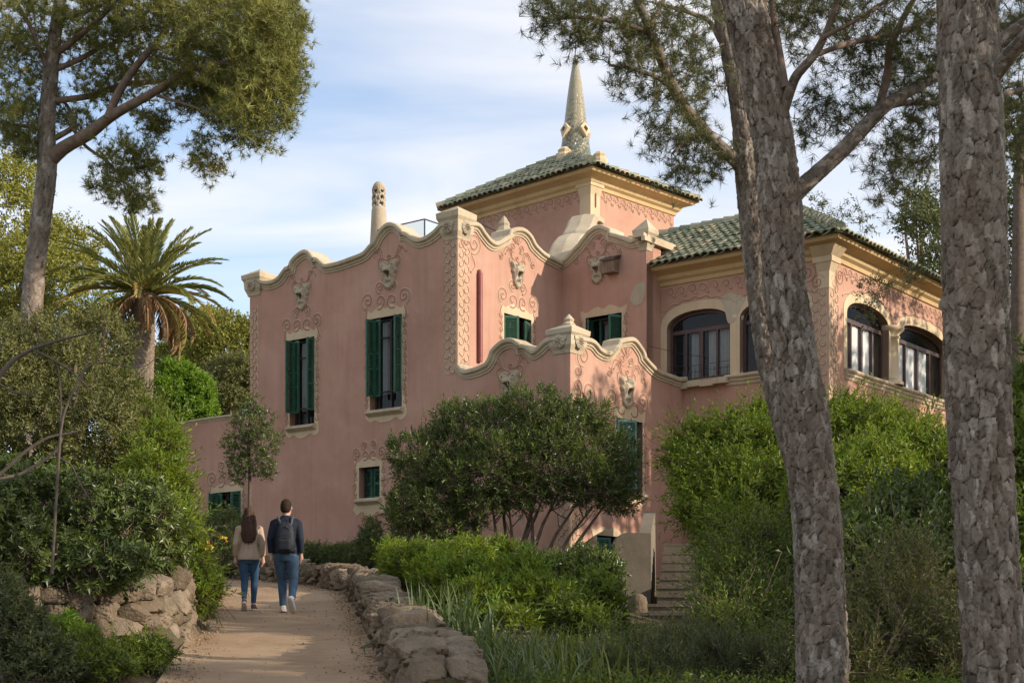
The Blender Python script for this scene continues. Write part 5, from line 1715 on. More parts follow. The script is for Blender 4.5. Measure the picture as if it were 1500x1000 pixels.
# terrace wire between the terrace and the arcade
mb = MB()
a_ = FT.pt(3.6, copTB[-1][1] + .75, 0); b_ = FLA.pt(1.6, zsill + .55, .1)
mb.tube([a_, (a_ + b_) / 2 - Vector((0, 0, .04)), b_], 0.008, 5)
mb.build('wire', M['iron'], house)

# ================================================================== STAIRCASE
st_o = P(926, 905, 32.6)
sd = Vector((0.14, 0.99)).normalized(); sr = Vector((sd.y, -sd.x))
stairs = thing('stone_staircase', 'worn stone steps climbing beside the rounded end wall at the foot of the house', 'staircase', (st_o.x, st_o.y, 1.3))
z = 1.28
rise, run = 0.215, 0.32
for i in range(10):
    wid = 2.2 if i < 3 else 1.7
    x0 = -0.10 if i < 3 else 0.48 + 0.015 * i
    o = st_o.xy + sd * (run * i)
    zt_ = 1.70 + rise * i
    mb = MB()
    jit = 0.02 * math.sin(i * 2.3)
    c = Vector((*(o + sr * (x0 + wid / 2) + sd * 0.4), zt_ - rise / 2 - 0.05))
    mb.box(c + Vector((0, 0, jit * .3)), Vector((*sr, 0)) * wid / 2, Vector((*sd, 0)) * (0.4 + 0.005 * i), Vector((0, 0, rise / 2 + 0.05)))
    nose = Vector((*(o + sr * (x0 + wid / 2) + sd * 0.17), zt_ + 0.012))
    mb.box(nose + Vector((0, 0, jit * .3)), Vector((*sr, 0)) * (wid / 2 + .004), Vector((*sd, 0)) * 0.215, Vector((0, 0, 0.034)))
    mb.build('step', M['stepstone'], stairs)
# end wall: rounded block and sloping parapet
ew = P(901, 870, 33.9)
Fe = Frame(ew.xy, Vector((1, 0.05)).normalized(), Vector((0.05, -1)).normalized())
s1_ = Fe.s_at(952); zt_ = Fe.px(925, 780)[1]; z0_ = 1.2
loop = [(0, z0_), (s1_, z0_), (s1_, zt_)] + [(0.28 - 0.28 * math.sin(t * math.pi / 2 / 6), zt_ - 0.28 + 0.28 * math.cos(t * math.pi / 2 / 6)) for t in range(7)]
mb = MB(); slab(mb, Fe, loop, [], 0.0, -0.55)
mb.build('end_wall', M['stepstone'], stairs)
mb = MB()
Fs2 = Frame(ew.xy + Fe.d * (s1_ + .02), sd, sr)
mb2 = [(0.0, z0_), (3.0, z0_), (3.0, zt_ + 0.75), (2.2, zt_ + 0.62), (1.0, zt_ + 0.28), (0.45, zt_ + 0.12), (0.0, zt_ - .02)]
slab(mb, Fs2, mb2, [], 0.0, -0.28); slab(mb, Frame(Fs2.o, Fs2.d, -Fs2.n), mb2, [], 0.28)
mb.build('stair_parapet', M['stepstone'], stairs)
mb = MB()
pb = P(934, 868, 33.2)
mb.lathe((pb.x, pb.y, 1.3), [(0.27, 0), (0.25, .5), (0.23, .9), (0.2, 1.02), (0.1, 1.1), (0, 1.12)], 10, 0, True)
mb.build('kerb_post', M['stone'], stairs)

# ================================================================== PLANTS
def unit(v): return v / np.maximum(np.linalg.norm(v, axis=-1, keepdims=True), 1e-9)
def perp(d):
    ref = np.where(np.abs(d[..., 2:3]) < 0.9, np.array([0, 0, 1.0]), np.array([1.0, 0, 0]))
    u = unit(np.cross(d, ref)); return u, np.cross(d, u)
def leaves(base, axis, normal, L, W, fold=0.25, droop=0.0):
    """one folded leaf per row: base, two sides, tip"""
    side = unit(np.cross(axis, normal))
    L = L[:, None]; W = W[:, None]
    mid = base + axis * L * 0.45
    tip = base + axis * L - normal * L * droop
    v = np.stack([base, mid + side * W * 0.5 + normal * W * fold, tip, mid - side * W * 0.5 + normal * W * fold], 1).reshape(-1, 3)
    i = np.arange(len(base))[:, None] * 4
    f = np.concatenate([i + np.array([[0, 1, 2]]), i + np.array([[0, 2, 3]])], 1).reshape(-1, 3)
    return v, f
def shoot_leaves(p, d, k, slen, L, W, a0, a1, rg, droop=0.1, jl=0.25):
    S = len(p)
    u, w = perp(d)
    t = (np.arange(k) + 0.5) / k
    t = np.tile(t, (S, 1)) + rg.uniform(-0.3, 0.3, (S, k)) / k
    az = np.arange(k)[None] * 2.4 + rg.uniform(0, 6.28, (S, 1)) + rg.normal(0, 0.25, (S, k))
    th = a0 + (a1 - a0) * t + rg.normal(0, 0.14, (S, k))
    sl = (slen if np.ndim(slen) else np.full(S, slen))[:, None]
    base = p[:, None] + d[:, None] * (t * sl)[..., None]
    rad = u[:, None] * np.cos(az)[..., None] + w[:, None] * np.sin(az)[..., None]
    ax = unit(d[:, None] * np.cos(th)[..., None] + rad * np.sin(th)[..., None])
    nm = unit(d[:, None] * np.sin(th)[..., None] - rad * np.cos(th)[..., None])
    Ls = L * (1 - jl + 2 * jl * rg.random((S, k))) * (0.75 + 0.25 * np.sin(np.pi * np.clip(t, 0, 1)))
    return leaves(base.reshape(-1, 3), ax.reshape(-1, 3), nm.reshape(-1, 3), Ls.ravel(), (W / L * Ls).ravel(), 0.22, droop)
def sticks(a, b, ra, rb):
    """thin three-sided prisms"""
    d = unit(b - a); u, w = perp(d)
    ang = np.array([0, 2.094, 4.189])
    ring = u[:, None] * np.cos(ang)[None, :, None] + w[:, None] * np.sin(ang)[None, :, None]
    ra = (np.full(len(a), ra) if np.ndim(ra) == 0 else ra)[:, None, None]; rb = (np.full(len(a), rb) if np.ndim(rb) == 0 else rb)[:, None, None]
    v = np.concatenate([a[:, None] + ring * ra, b[:, None] + ring * rb], 1).reshape(-1, 3)
    i = np.arange(len(a))[:, None] * 6
    f = np.concatenate([i + np.array([[k, (k + 1) % 3, 3 + (k + 1) % 3]]) for k in range(3)] + [i + np.array([[k, 3 + (k + 1) % 3, 3 + k]]) for k in range(3)], 1).reshape(-1, 3)
    return v, f
def lobe_samples(lobes, n, rg, rmin=0.62, flat=0.0, reject=0.78):
    """points near the surface of a union of ellipsoids, with outward directions"""
    C = np.array([l[0] for l in lobes]); Rr = np.array([l[1] for l in lobes])
    area = (Rr[:, 0] * Rr[:, 1] + Rr[:, 0] * Rr[:, 2] + Rr[:, 1] * Rr[:, 2])
    pick = rg.choice(len(lobes), int(n * 2.2), p=area / area.sum())
    d = unit(rg.normal(size=(len(pick), 3)))
    r_ = rmin + (1 - rmin) * rg.random(len(pick)) ** 0.55
    # lumpy outline
    lump = np.array([noise.noise(Vector(x) * 2.3 + Vector((float(k) * 7.1, 0, 0))) for x, k in zip(d, pick)])
    p = C[pick] + d * Rr[pick] * (r_ * (1 + 0.22 * lump))[:, None]
    nrm = unit(d / Rr[pick])
    ins = np.zeros(len(p), bool)
    for k in range(len(C)):
        q = (p - C[k]) / (Rr[k] * reject)
        ins |= ((q ** 2).sum(1) < 1) & (pick != k)
    keep = ~ins
    p, nrm = p[keep][:n], nrm[keep][:n]
    return p, nrm
def lobes_px(spec):
    """(u, v, half width px, half height px, distance, half depth m) -> ellipsoids"""
    out = []
    for s in spec:
        u, v, ru, rv, Y = s[:5]
        c = P(u, v, Y); rx = ru / FPX * Y; rz_ = rv / FPX * Y
        ry = s[5] if len(s) > 5 else (rx + rz_) / 2
        out.append((np.array(c), np.array([rx, ry, rz_])))
    return out
def shrub(name, label, cat, lobes, mat, n, k=10, slen=0.16, L=0.075, W=0.026, a0=1.2, a1=0.5, up=0.4, rand=0.45, rmin=0.6, base=None, stems=6, seed=1, group=None, twig_mat='twig',
          stem_r=0.02, foliage='foliage', extra=None, droop=0.1, long_frac=0.0, flowers=None, twigs=True, clump=8, csize=0.40, new=None, newf=0.10):
    n = int(n * 0.88); L *= 1.06; W *= 1.08
    rg = np.random.default_rng(seed)
    if lobes and len(lobes[0]) != 2: lobes = lobes_px(lobes)
    sub = lobes
    if clump:
        sub = []
        for c, r_ in lobes:
            sub.append((c, r_ * 0.72))
            for _ in range(clump):
                dd = unit(rg.normal(size=3) * np.array([1, 1, 0.9]) + np.array([0, -0.25, 0.25]))
                q_ = csize * rg.uniform(0.6, 1.25)
                sub.append((c + dd * r_ * (0.98 - q_ * 0.7), np.full(3, r_.mean()) * q_ * np.array([1.05, 1.05, 0.85])))
    C = np.array([l[0] for l in lobes])
    if base is None:
        bx, by = C[:, 0].mean(), C[:, 1].mean() + 0.05
        base = (bx, by, gz1(bx, by))
    th = thing(name, label, cat, base, group)
    p, nrm = lobe_samples(sub, n, rg, rmin)
    low = gz(p[:, 0], p[:, 1]) + 0.05
    ok = p[:, 2] > low; p, nrm = p[ok], nrm[ok]
    d = unit(nrm * 0.7 + np.array([0, 0, up]) + rg.normal(0, rand, p.shape))
    sl = slen * rg.uniform(0.6, 1.3, len(p))
    if long_frac:
        lg = rg.random(len(p)) < long_frac
        sl = np.where(lg, sl * 2.3, sl)
    v, f = shoot_leaves(p, d, k, sl, L, W, a0, a1, rg, droop)
    child_np(foliage, mesh_np(foliage, v, f, M[mat]), th)
    if new is None: new = {'leaf_bright': 'leaf_lime', 'leaf_mid': 'leaf_bright', 'leaf_dark': 'leaf_mid', 'leaf_olive': 'leaf_tip', 'leaf_blue': 'leaf_olive'}.get(mat)
    if new and twigs:
        tp = rg.random(len(p)) < newf * (0.5 + 1.0 * (nrm[:, 2] > 0.2))
        q_ = p[tp] + d[tp] * 0.06; dn_ = unit(d[tp] + np.array([0, 0, .5]) + rg.normal(0, .3, (tp.sum(), 3)))
        sl_ = slen * rg.uniform(0.8, 2.0, tp.sum())
        v2, f2 = shoot_leaves(q_, dn_, max(7, k - 1), sl_, L * .85, W * .85, a0, a1, rg, droop)
        child_np('new_shoots', mesh_np('new_shoots', v2, f2, M[new]), th)['kind'] = 'stuff'
        dry = rg.random(len(p)) < 0.05
        if dry.sum():
            v2, f2 = sticks(p[dry] - d[dry] * .1, p[dry] + d[dry] * (slen * rg.uniform(1.2, 2.6, dry.sum()))[:, None], 0.004, 0.0015)
            child_np('dry_twig', mesh_np('dry_twig', v2, f2, M['branch_grey']), th)['kind'] = 'stuff'
    # woody parts
    mb = MB()
    rr = random.Random(seed)
    bz = base[2] - 0.15
    for i in range(stems):
        c, r_ = lobes[i % len(lobes)]
        tgt = Vector(c) + Vector((rr.uniform(-.4, .4) * r_[0], rr.uniform(-.4, .4) * r_[1], rr.uniform(-.1, .5) * r_[2]))
        b0 = Vector((base[0] + rr.uniform(-.15, .15), base[1] + rr.uniform(-.1, .1), bz))
        m1 = b0.lerp(tgt, 0.35) + Vector((0, 0, 0.12 * (tgt - b0).length)); m2_ = b0.lerp(tgt, 0.7) + Vector((rr.uniform(-.08, .08), 0, 0.08 * (tgt - b0).length))
        mb.tube([b0, m1, m2_, tgt], [stem_r, stem_r * .8, stem_r * .55, stem_r * .25], 5)
    st = mb.build('stem', M[twig_mat], th)
    if twigs:
        sel = rg.random(len(p)) < 0.6
        v, f = sticks(p[sel] - d[sel] * (sl[sel] * 1.3)[:, None], p[sel] + d[sel] * (sl[sel] * 0.9)[:, None], 0.0045, 0.002)
        o = child_np('twig', mesh_np('twig', v, f, M[twig_mat]), th); o['kind'] = 'stuff'
    if flowers:
        fm, cnt, size, region = flowers
        q = p[rg.choice(len(p), min(len(p), cnt), replace=False)] if region is None else np.array([np.array(P(u + rg.normal(0, su), v_ + rg.normal(0, sv), Y)) for (u, v_, su, sv, Y) in region for _ in range(cnt)])
        dd = unit(rg.normal(0, .5, q.shape) + np.array([0, -.5, .7]))
        v, f = shoot_leaves(q, dd, 7, size * 0.3, size, size * 0.6, 1.5, 0.9, rg, 0.0)
        o = child_np('blossom', mesh_np('blossom', v, f, M[fm]), th); o['kind'] = 'stuff'
    return th

# ------------------------------------------------------------------ pines
def smooth_line(pts, n):
    pts = np.array(pts, float)
    d = np.r_[0, np.cumsum(np.linalg.norm(np.diff(pts[:, :3], axis=0), axis=1))]
    t = np.linspace(0, d[-1], n)
    q = np.stack([np.interp(t, d, pts[:, k]) for k in range(pts.shape[1])], 1)
    w = max(3, n // (len(pts) * 1)) | 1
    ker = np.hanning(w + 2)[1:-1]; ker /= ker.sum()
    for c_ in range(q.shape[1]):
        a = np.r_[2 * q[0, c_] - q[1:w // 2 + 1, c_][::-1], q[:, c_], 2 * q[-1, c_] - q[-w // 2:-1, c_][::-1]]
        q[:, c_] = np.convolve(a, ker, 'valid')[:len(q)]
    return q
def bark_trunk(line, dl=0.013, cw=0.062, ch=0.12, amp=0.017, seed=1, lo=None):
    """line rows: x y z radius. Plates of bark are displaced geometry."""
    rg = np.random.default_rng(seed)
    line = np.array(line, float)
    tot = np.linalg.norm(np.diff(line[:, :3], axis=0), axis=1).sum()
    n = int(tot / dl); q = smooth_line(line, n)
    c, r_ = q[:, :3], q[:, 3]
    m_ = int(2 * math.pi * r_.mean() / dl); m_ = max(20, m_)
    t = unit(np.gradient(c, axis=0))
    ref = np.array([1.0, 0, 0]); u = unit(ref - t * (t @ ref)[:, None]); w = np.cross(t, u)
    s = np.r_[0, np.cumsum(np.linalg.norm(np.diff(c, axis=0), axis=1))]
    ncell = max(6, int(round(2 * math.pi * r_.mean() / cw)))
    nrow = int(tot / ch) + 4
    jit = rg.uniform(0.08, 0.92, (nrow, ncell, 2)); cid = rg.random((nrow, ncell)); tilt = rg.normal(0, 1, (nrow, ncell, 2))
    ang = np.linspace(0, 2 * math.pi, m_, endpoint=False)
    A_, S_ = np.meshgrid(ang / (2 * math.pi) * ncell, s / ch + 1.0)
    # warp for irregular plates
    wa = 0.10 * np.sin(S_ * 2.1 + 2 * math.pi * A_ / ncell * 2) + 0.06 * np.sin(S_ * 5.3 - 2 * math.pi * A_ / ncell * 3); ws = 0.08 * np.sin(2 * math.pi * A_ / ncell * 5 + S_ * 1.7)
    A_ = (A_ + wa) % ncell; S_ = S_ + ws + 0.5
    ia, is_ = np.floor(A_).astype(int), np.clip(np.floor(S_).astype(int), 1, nrow - 2)
    F1 = np.full(A_.shape, 9.0); F2 = F1.copy(); ID = np.zeros(A_.shape); H = np.zeros(A_.shape)
    for da in (-1, 0, 1):
        for ds in (-1, 0, 1):
            ca, cs_ = (ia + da) % ncell, np.clip(is_ + ds, 0, nrow - 1)
            dx = (ia + da + jit[cs_, ca, 0]) - A_; dy = (is_ + ds + jit[cs_, ca, 1]) - S_
            dd = np.hypot(dx, dy)
            new = dd < F1
            F2 = np.where(new, F1, np.minimum(F2, dd))
            ID = np.where(new, cid[cs_, ca], ID)
            H = np.where(new, tilt[cs_, ca, 0] * dx * 0.8 + tilt[cs_, ca, 1] * dy * 0.8, H)
            F1 = np.minimum(F1, dd)
    def vor(Aq, Sq, nc, nrw, rg2):
        jt = rg2.uniform(0.05, 0.95, (nrw, nc, 2)); tl = rg2.normal(0, 1, (nrw, nc, 2)); ci = rg2.random((nrw, nc))
        a0, s0 = np.floor(Aq).astype(int), np.clip(np.floor(Sq).astype(int), 1, nrw - 2)
        f1 = np.full(Aq.shape, 9.0); f2 = f1.copy(); hh = np.zeros(Aq.shape); idd = np.zeros(Aq.shape)
        for da in (-1, 0, 1):
            for ds in (-1, 0, 1):
                ca, cs_ = (a0 + da) % nc, np.clip(s0 + ds, 0, nrw - 1)
                dx = (a0 + da + jt[cs_, ca, 0]) - Aq; dy = (s0 + ds + jt[cs_, ca, 1]) - Sq
                dd = np.hypot(dx, dy); new = dd < f1
                f2 = np.where(new, f1, np.minimum(f2, dd)); hh = np.where(new, tl[cs_, ca, 0] * dx + (0.6 + tl[cs_, ca, 1] * 0.6) * dy, hh); idd = np.where(new, ci[cs_, ca], idd)
                f1 = np.minimum(f1, dd)
        return np.clip((f2 - f1) / 0.3, 0, 1), hh, idd
    e1 = np.clip((F2 - F1) / 0.22, 0, 1)
    nc2 = ncell * 2
    e2, h2, id2 = vor((A_ * 2 + 0.06 * np.sin(S_ * 9 + 2 * math.pi * A_ / ncell * 4)) % nc2, S_ * 1.35 + 0.06 * np.sin(2 * math.pi * A_ / ncell * 11 + S_ * 3) + 1.5, nc2, int(nrow * 1.35) + 8, rg)
    brk = sum(np.sin(k1 * 2 * math.pi * A_ / ncell + k2 * S_ + ph) for k1, k2, ph in ((5, 2.3, 1.0), (9, -3.1, 2.2), (14, 1.1, .3), (3, 5.2, 4.0), (17, -6.3, 5.5)))
    brk = np.clip(brk * 0.42 + 0.78, 0.12, 1)
    brk2 = np.clip(np.roll(brk, 37, 0) * 1.1, 0, 1)
    e1 = 1 - (1 - e1) * brk; e2 = 1 - (1 - e2) * brk2
    e = np.minimum(e1, 0.30 + 0.70 * e2)
    ID = 0.45 * ID + 0.55 * id2
    disp = amp * (0.55 * e1 + 0.30 * e2 - 0.45) + amp * 0.40 * h2 * (0.3 + 0.7 * e2) + amp * 0.45 * H * e1 + amp * 0.4 * (ID - 0.5)
    fine = rg.normal(0, 1, A_.shape); fine = (fine + np.roll(fine, 1, 0) + np.roll(fine, 1, 1) + np.roll(fine, -1, 0)) / 4
    disp += amp * 0.12 * fine
    taper = np.clip(r_ / 0.15, 0.25, 1.0)[:, None]
    rad = r_[:, None] + disp * taper
    cosA, sinA = np.cos(ang), np.sin(ang)
    v = c[:, None] + (u[:, None] * cosA[None, :, None] + w[:, None] * sinA[None, :, None]) * rad[..., None]
    idx = np.arange(n * m_).reshape(n, m_); nx = np.roll(idx, -1, 1)
    f = np.stack([idx[:-1], nx[:-1], nx[1:], idx[1:]], -1).reshape(-1, 4)
    return mesh_np('trunk', v.reshape(-1, 3), f, M['bark_pine'], False, [('plate', 'POINT', ID.ravel()), ('crev', 'POINT', e.ravel())]), q

def px_line(pts):
    """(u, v, width px, distance) -> x y z radius"""
    return [(*P(u, v, Y), w / FPX * Y / 2) for (u, v, w, Y) in pts]

def grow_twigs(nodes, node_r, tips, rg, start_r=0.006, sag=0.12, step=0.22):
    """every tip is joined to the nearest wood that is already there"""
    nodes = [np.array(x) for x in nodes]; node_r = list(node_r)
    order = np.argsort([min(np.linalg.norm(t - x) for x in nodes) for t in tips])
    arr = np.array(nodes); lines = []
    for ti in order:
        t = tips[ti]
        dv = arr - t
        j = int(np.argmin((dv ** 2).sum(1) + 0.0))
        a = arr[j]; L_ = np.linalg.norm(t - a)
        if L_ < 0.02: continue
        k = max(2, int(L_ / step) + 1)
        tt = np.linspace(0, 1, k + 1)[:, None]
        off = rg.normal(0, 0.06 * L_, 3)
        pts = a * (1 - tt) + t * tt + np.sin(np.pi * tt) * (off + np.array([0, 0, sag * L_]))
        r0 = min(node_r[j] * 0.7, start_r + 0.011 * L_)
        rs = np.linspace(r0, 0.003, k + 1)
        lines.append((pts, rs))
        arr = np.vstack([arr, pts[1:]]); node_r += list(rs[1:])
    return lines
def tufts(p, d, k, L, W, rg, spread=(0.25, 1.35), tl=0.07):
    S = len(p); u, w = perp(d)
    t = rg.random((S, k))
    az = rg.uniform(0, 6.283, (S, k)); th = spread[0] + (spread[1] - spread[0]) * rg.random((S, k)) ** 0.8
    base = p[:, None] - d[:, None] * (t * tl)[..., None]
    rad = u[:, None] * np.cos(az)[..., None] + w[:, None] * np.sin(az)[..., None]
    ax = unit(d[:, None] * np.cos(th)[..., None] + rad * np.sin(th)[..., None])
    Ls = L * rg.uniform(0.7, 1.15, (S, k))
    side = unit(np.cross(ax, rg.normal(size=(S, k, 3))))
    b = base.reshape(-1, 3); ax = ax.reshape(-1, 3); side = side.reshape(-1, 3); Ls = Ls.reshape(-1, 1)
    v = np.stack([b - side * W / 2, b + side * W / 2, b + ax * Ls], 1).reshape(-1, 3)
    return v, np.arange(len(v)).reshape(-1, 3)
def pine(name, label, trunk_px, branches_px, clusters, seed, mat='needle', needle=(34, 0.11, 0.0042), base=None, dl=0.0100, amp=0.021, cw=0.058, group=None, sag=0.12, tips_per_tuft=3, spread_t=0.09, branch_mat='branch'):
    rg = np.random.default_rng(seed)
    line = px_line(trunk_px)
    if base is None:
        b = line[0]; base = (b[0], b[1], b[2])
    th = thing(name, label, 'pine tree', base, group)
    me, q = bark_trunk(line, dl, cw, cw * 2.3, amp, seed)
    child_np('trunk', me, th)
    nodes, nr = [], []
    nstep = max(1, int(0.15 / dl))
    for row in q[::nstep]:
        nodes.append(row[:3]); nr.append(row[3])
    for br in branches_px:
        bl = smooth_line(px_line(br), 26)
        if br[0][2] >= 18 and dl < 0.02:
            bme, _ = bark_trunk(px_line(br), 0.011, 0.042, 0.08, 0.009, seed + len(nodes))
            child_np('branch', bme, th)
        else:
            mb = MB(); mb.tube([Vector(x) for x in bl[:, :3]], list(bl[:, 3]), 9)
            mb.build('branch', M[branch_mat], th)
        for row in bl[1:]: nodes.append(row[:3]); nr.append(row[3])
    tips = []
    for (u, v, ru, rv, Y, rd, n) in clusters:
        c = np.array(P(u, v, Y)); R_ = np.array([ru / FPX * Y, rd, rv / FPX * Y])
        x = unit(rg.normal(size=(n, 3))) * (rg.random((n, 1)) ** 0.42)
        tips += list(c + x * R_)
    lines = grow_twigs(nodes[int(len(nodes) * 0.0):], nr, tips, rg, sag=sag)
    mb = MB()
    P_, D_ = [], []
    for pts, rs in lines:
        mb.tube([Vector(x) for x in pts], [max(r_, 0.0035) for r_ in rs], 4, 0, False)
        for k_ in range(tips_per_tuft):
            f_ = 1 - k_ * 0.16 * rg.random() if k_ else 1.0
            i = min(len(pts) - 2, int(f_ * (len(pts) - 1) - 1e-6)); fr_ = f_ * (len(pts) - 1) - i
            p = pts[i] * (1 - fr_) + pts[i + 1] * fr_
            d = pts[i + 1] - pts[i]
            d = d / (np.linalg.norm(d) + 1e-9) * 0.6 + np.array([0, 0, 0.35]) + rg.normal(0, 0.45, 3)
            P_.append(p + (rg.normal(0, spread_t, 3) if k_ else 0)); D_.append(d)
    w_ = mb.build('twig', M[branch_mat], th); w_['kind'] = 'stuff'
    P_, D_ = np.array(P_), unit(np.array(D_))
    v, f = tufts(P_, D_, needle[0], needle[1], needle[2], rg)
    child_np('crown', mesh_np('crown', v, f, M[mat]), th)
    return th

# --- the leaning pine in the right foreground
pine('pine_tree', 'tall pine with scaly bark leaning left, its trunk crossing the tiled roof corner',
     [(1207, 1130, 82, 11), (1205, 1000, 74, 11), (1202, 900, 70, 11), (1197, 760, 68, 11), (1180, 616, 65, 11), (1164, 520, 62, 11), (1149, 420, 60, 11), (1143, 292, 60, 11), (1132, 200, 56, 11), (1110, 100, 58, 11), (1089, 0, 60, 11), (1070, -90, 54, 11), (1050, -200, 46, 11)],
     [[(1150, 300, 30, 11), (1172, 276, 25, 11), (1235, 220, 22, 11.1), (1295, 155, 20, 11.3), (1335, 132, 16, 11.5), (1385, 106, 13, 11.8), (1440, 60, 8, 12.1)],
      [(1285, 168, 13, 11.3), (1300, 110, 12, 11.3), (1303, 70, 11, 11.2), (1322, 28, 9, 11.1), (1350, -20, 7, 11)],
      [(1292, 158, 9, 11.3), (1330, 150, 8, 11.6), (1385, 152, 7, 11.9)],
      [(1140, 190, 18, 11), (1151, 150, 16, 10.9), (1165, 112, 14, 10.8), (1196, 78, 12, 10.7), (1214, 40, 10, 10.6), (1228, -5, 8, 10.5), (1240, -50, 6, 10.4)],
      [(1150, 130, 13, 10.9), (1140, 70, 12, 11), (1131, 10, 10, 11.1), (1128, -50, 7, 11.2)],
      [(1192, 82, 8, 10.7), (1240, 64, 8, 10.9), (1300, 52, 7, 11.2), (1345, 38, 7, 11.4), (1370, 15, 5, 11.5)],
      [(1205, 55, 7, 10.6), (1255, 30, 6, 10.6), (1300, 0, 5, 10.6)]],
     [(1240, 20, 90, 60, 11.0, 1.0, 87), (1330, 60, 70, 60, 11.3, 0.9, 79), (1270, 110, 60, 50, 11.6, .8, 49), (1345, 190, 60, 60, 12, .8, 63), (1320, 245, 55, 45, 12.2, .6, 43), (1190, 175, 30, 35, 11.6, .6, 31), (1240, 185, 40, 25, 12, .5, 20), (1150, 20, 60, 40, 11.5, .8, 37), (1420, 40, 90, 60, 12.5, 1, 72), (1480, 130, 60, 110, 13, 1, 72), (1180, -60, 150, 50, 11, 1.4, 72), (1340, 120, 50, 40, 12.4, .5, 34), (1300, 280, 30, 20, 12, .4, 11)],
     21, 'needle_cool', (30, 0.098, 0.0042), (*P(1207, 1130, 11).xy, gz1(P(1207, 1130, 11).x, 11)), group=None)
# --- thinner pine just behind it
pine('pine_tree', 'slender pine with forked stem standing close behind the leaning scaly pine',
     [(1212, 1060, 44, 14), (1206, 900, 42, 14), (1190, 740, 41, 14), (1150, 610, 40, 14), (1128, 530, 39, 14), (1112, 430, 34, 14), (1101, 330, 34, 14), (1094, 250, 34, 14), (1088, 180, 30, 14), (1075, 100, 27, 14), (1058, 30, 23, 14), (1044, -40, 20, 14), (1025, -120, 18, 14)],
     [[(1098, 275, 24, 14), (1085, 242, 20, 14), (1040, 202, 18, 13.9), (1010, 168, 17, 13.7), (985, 128, 16, 13.5), (966, 80, 14, 13.3), (946, 30, 12, 13.1), (928, -10, 10, 12.9), (915, -60, 8, 12.8)],
      [(985, 128, 8, 13.5), (960, 112, 6, 13.3), (925, 100, 5, 13.1), (895, 96, 4, 13)],
      [(955, 50, 8, 13.2), (915, 35, 6, 13), (860, 25, 5, 12.8), (815, 28, 4, 12.7)],
      [(1055, 60, 8, 14), (1040, 30, 7, 14), (1000, 15, 6, 13.8), (960, 5, 5, 13.6)],
      [(1030, 195, 7, 13.9), (1005, 205, 5, 13.8), (985, 225, 4, 13.7)],
      [(952, 40, 7, 13.1), (975, -5, 6, 13.2), (985, -40, 5, 13.3)]],
     [(850, 20, 70, 32, 12.8, .7, 62), (800, 22, 26, 22, 12.7, .5, 20), (845, 62, 34, 20, 12.8, .4, 18), (930, 50, 60, 40, 13.1, .8, 59), (985, 60, 60, 60, 13.5, .9, 65), (1030, 110, 50, 60, 14, .9, 54), (985, 160, 55, 45, 13.7, .8, 57), (1010, 215, 42, 38, 13.8, .6, 41), (1045, 240, 36, 28, 14, .6, 26), (1000, 262, 28, 12, 13.8, .4, 13), (920, 110, 38, 34, 13.1, .5, 26), (960, 195, 22, 20, 13.6, .4, 11), (1000, -20, 130, 40, 13.5, 1.1, 52), (900, -20, 90, 30, 13, .8, 33)],
     22, 'needle_cool', (30, 0.098, 0.0046), (*P(1190, 1060, 14).xy, gz1(P(1190, 1060, 14).x, 14)), dl=0.017, amp=0.016, cw=0.046)
# --- thick pine at the right edge
pine('pine_tree', 'thickest pine trunk of grey-brown scaly bark, in front of the end of the arcaded wall',
     [(1470, 1150, 98, 10), (1460, 1000, 88, 10), (1446, 808, 84, 10), (1436, 664, 87, 10), (1431, 500, 91, 10), (1425, 250, 89, 10), (1416, 0, 82, 10), (1412, -80, 78, 10), (1410, -200, 66, 10)],
     [[(1436, 150, 34, 10), (1452, 112, 27, 9.9), (1478, 82, 23, 9.8), (1510, 45, 20, 9.6), (1560, 0, 16, 9.4)],
      [(1440, 90, 20, 10.2), (1462, 60, 16, 10.3), (1505, 30, 14, 10.5), (1560, 10, 10, 10.8)],
      [(1445, 150, 10, 10.3), (1480, 135, 8, 10.6), (1530, 125, 6, 11)]],
     [(1490, 170, 30, 60, 11.2, .7, 30), (1540, 60, 60, 80, 10.6, 1, 40), (1490, 240, 24, 30, 11.5, .5, 14), (1500, 0, 60, 50, 10.4, .8, 24), (1400, -90, 160, 50, 10, 1.2, 40)],
     23, 'needle_cool', (30, 0.098, 0.0042), (*P(1470, 1150, 10).xy, gz1(P(1470, 1150, 10).x, 10)), amp=0.023, cw=0.064)
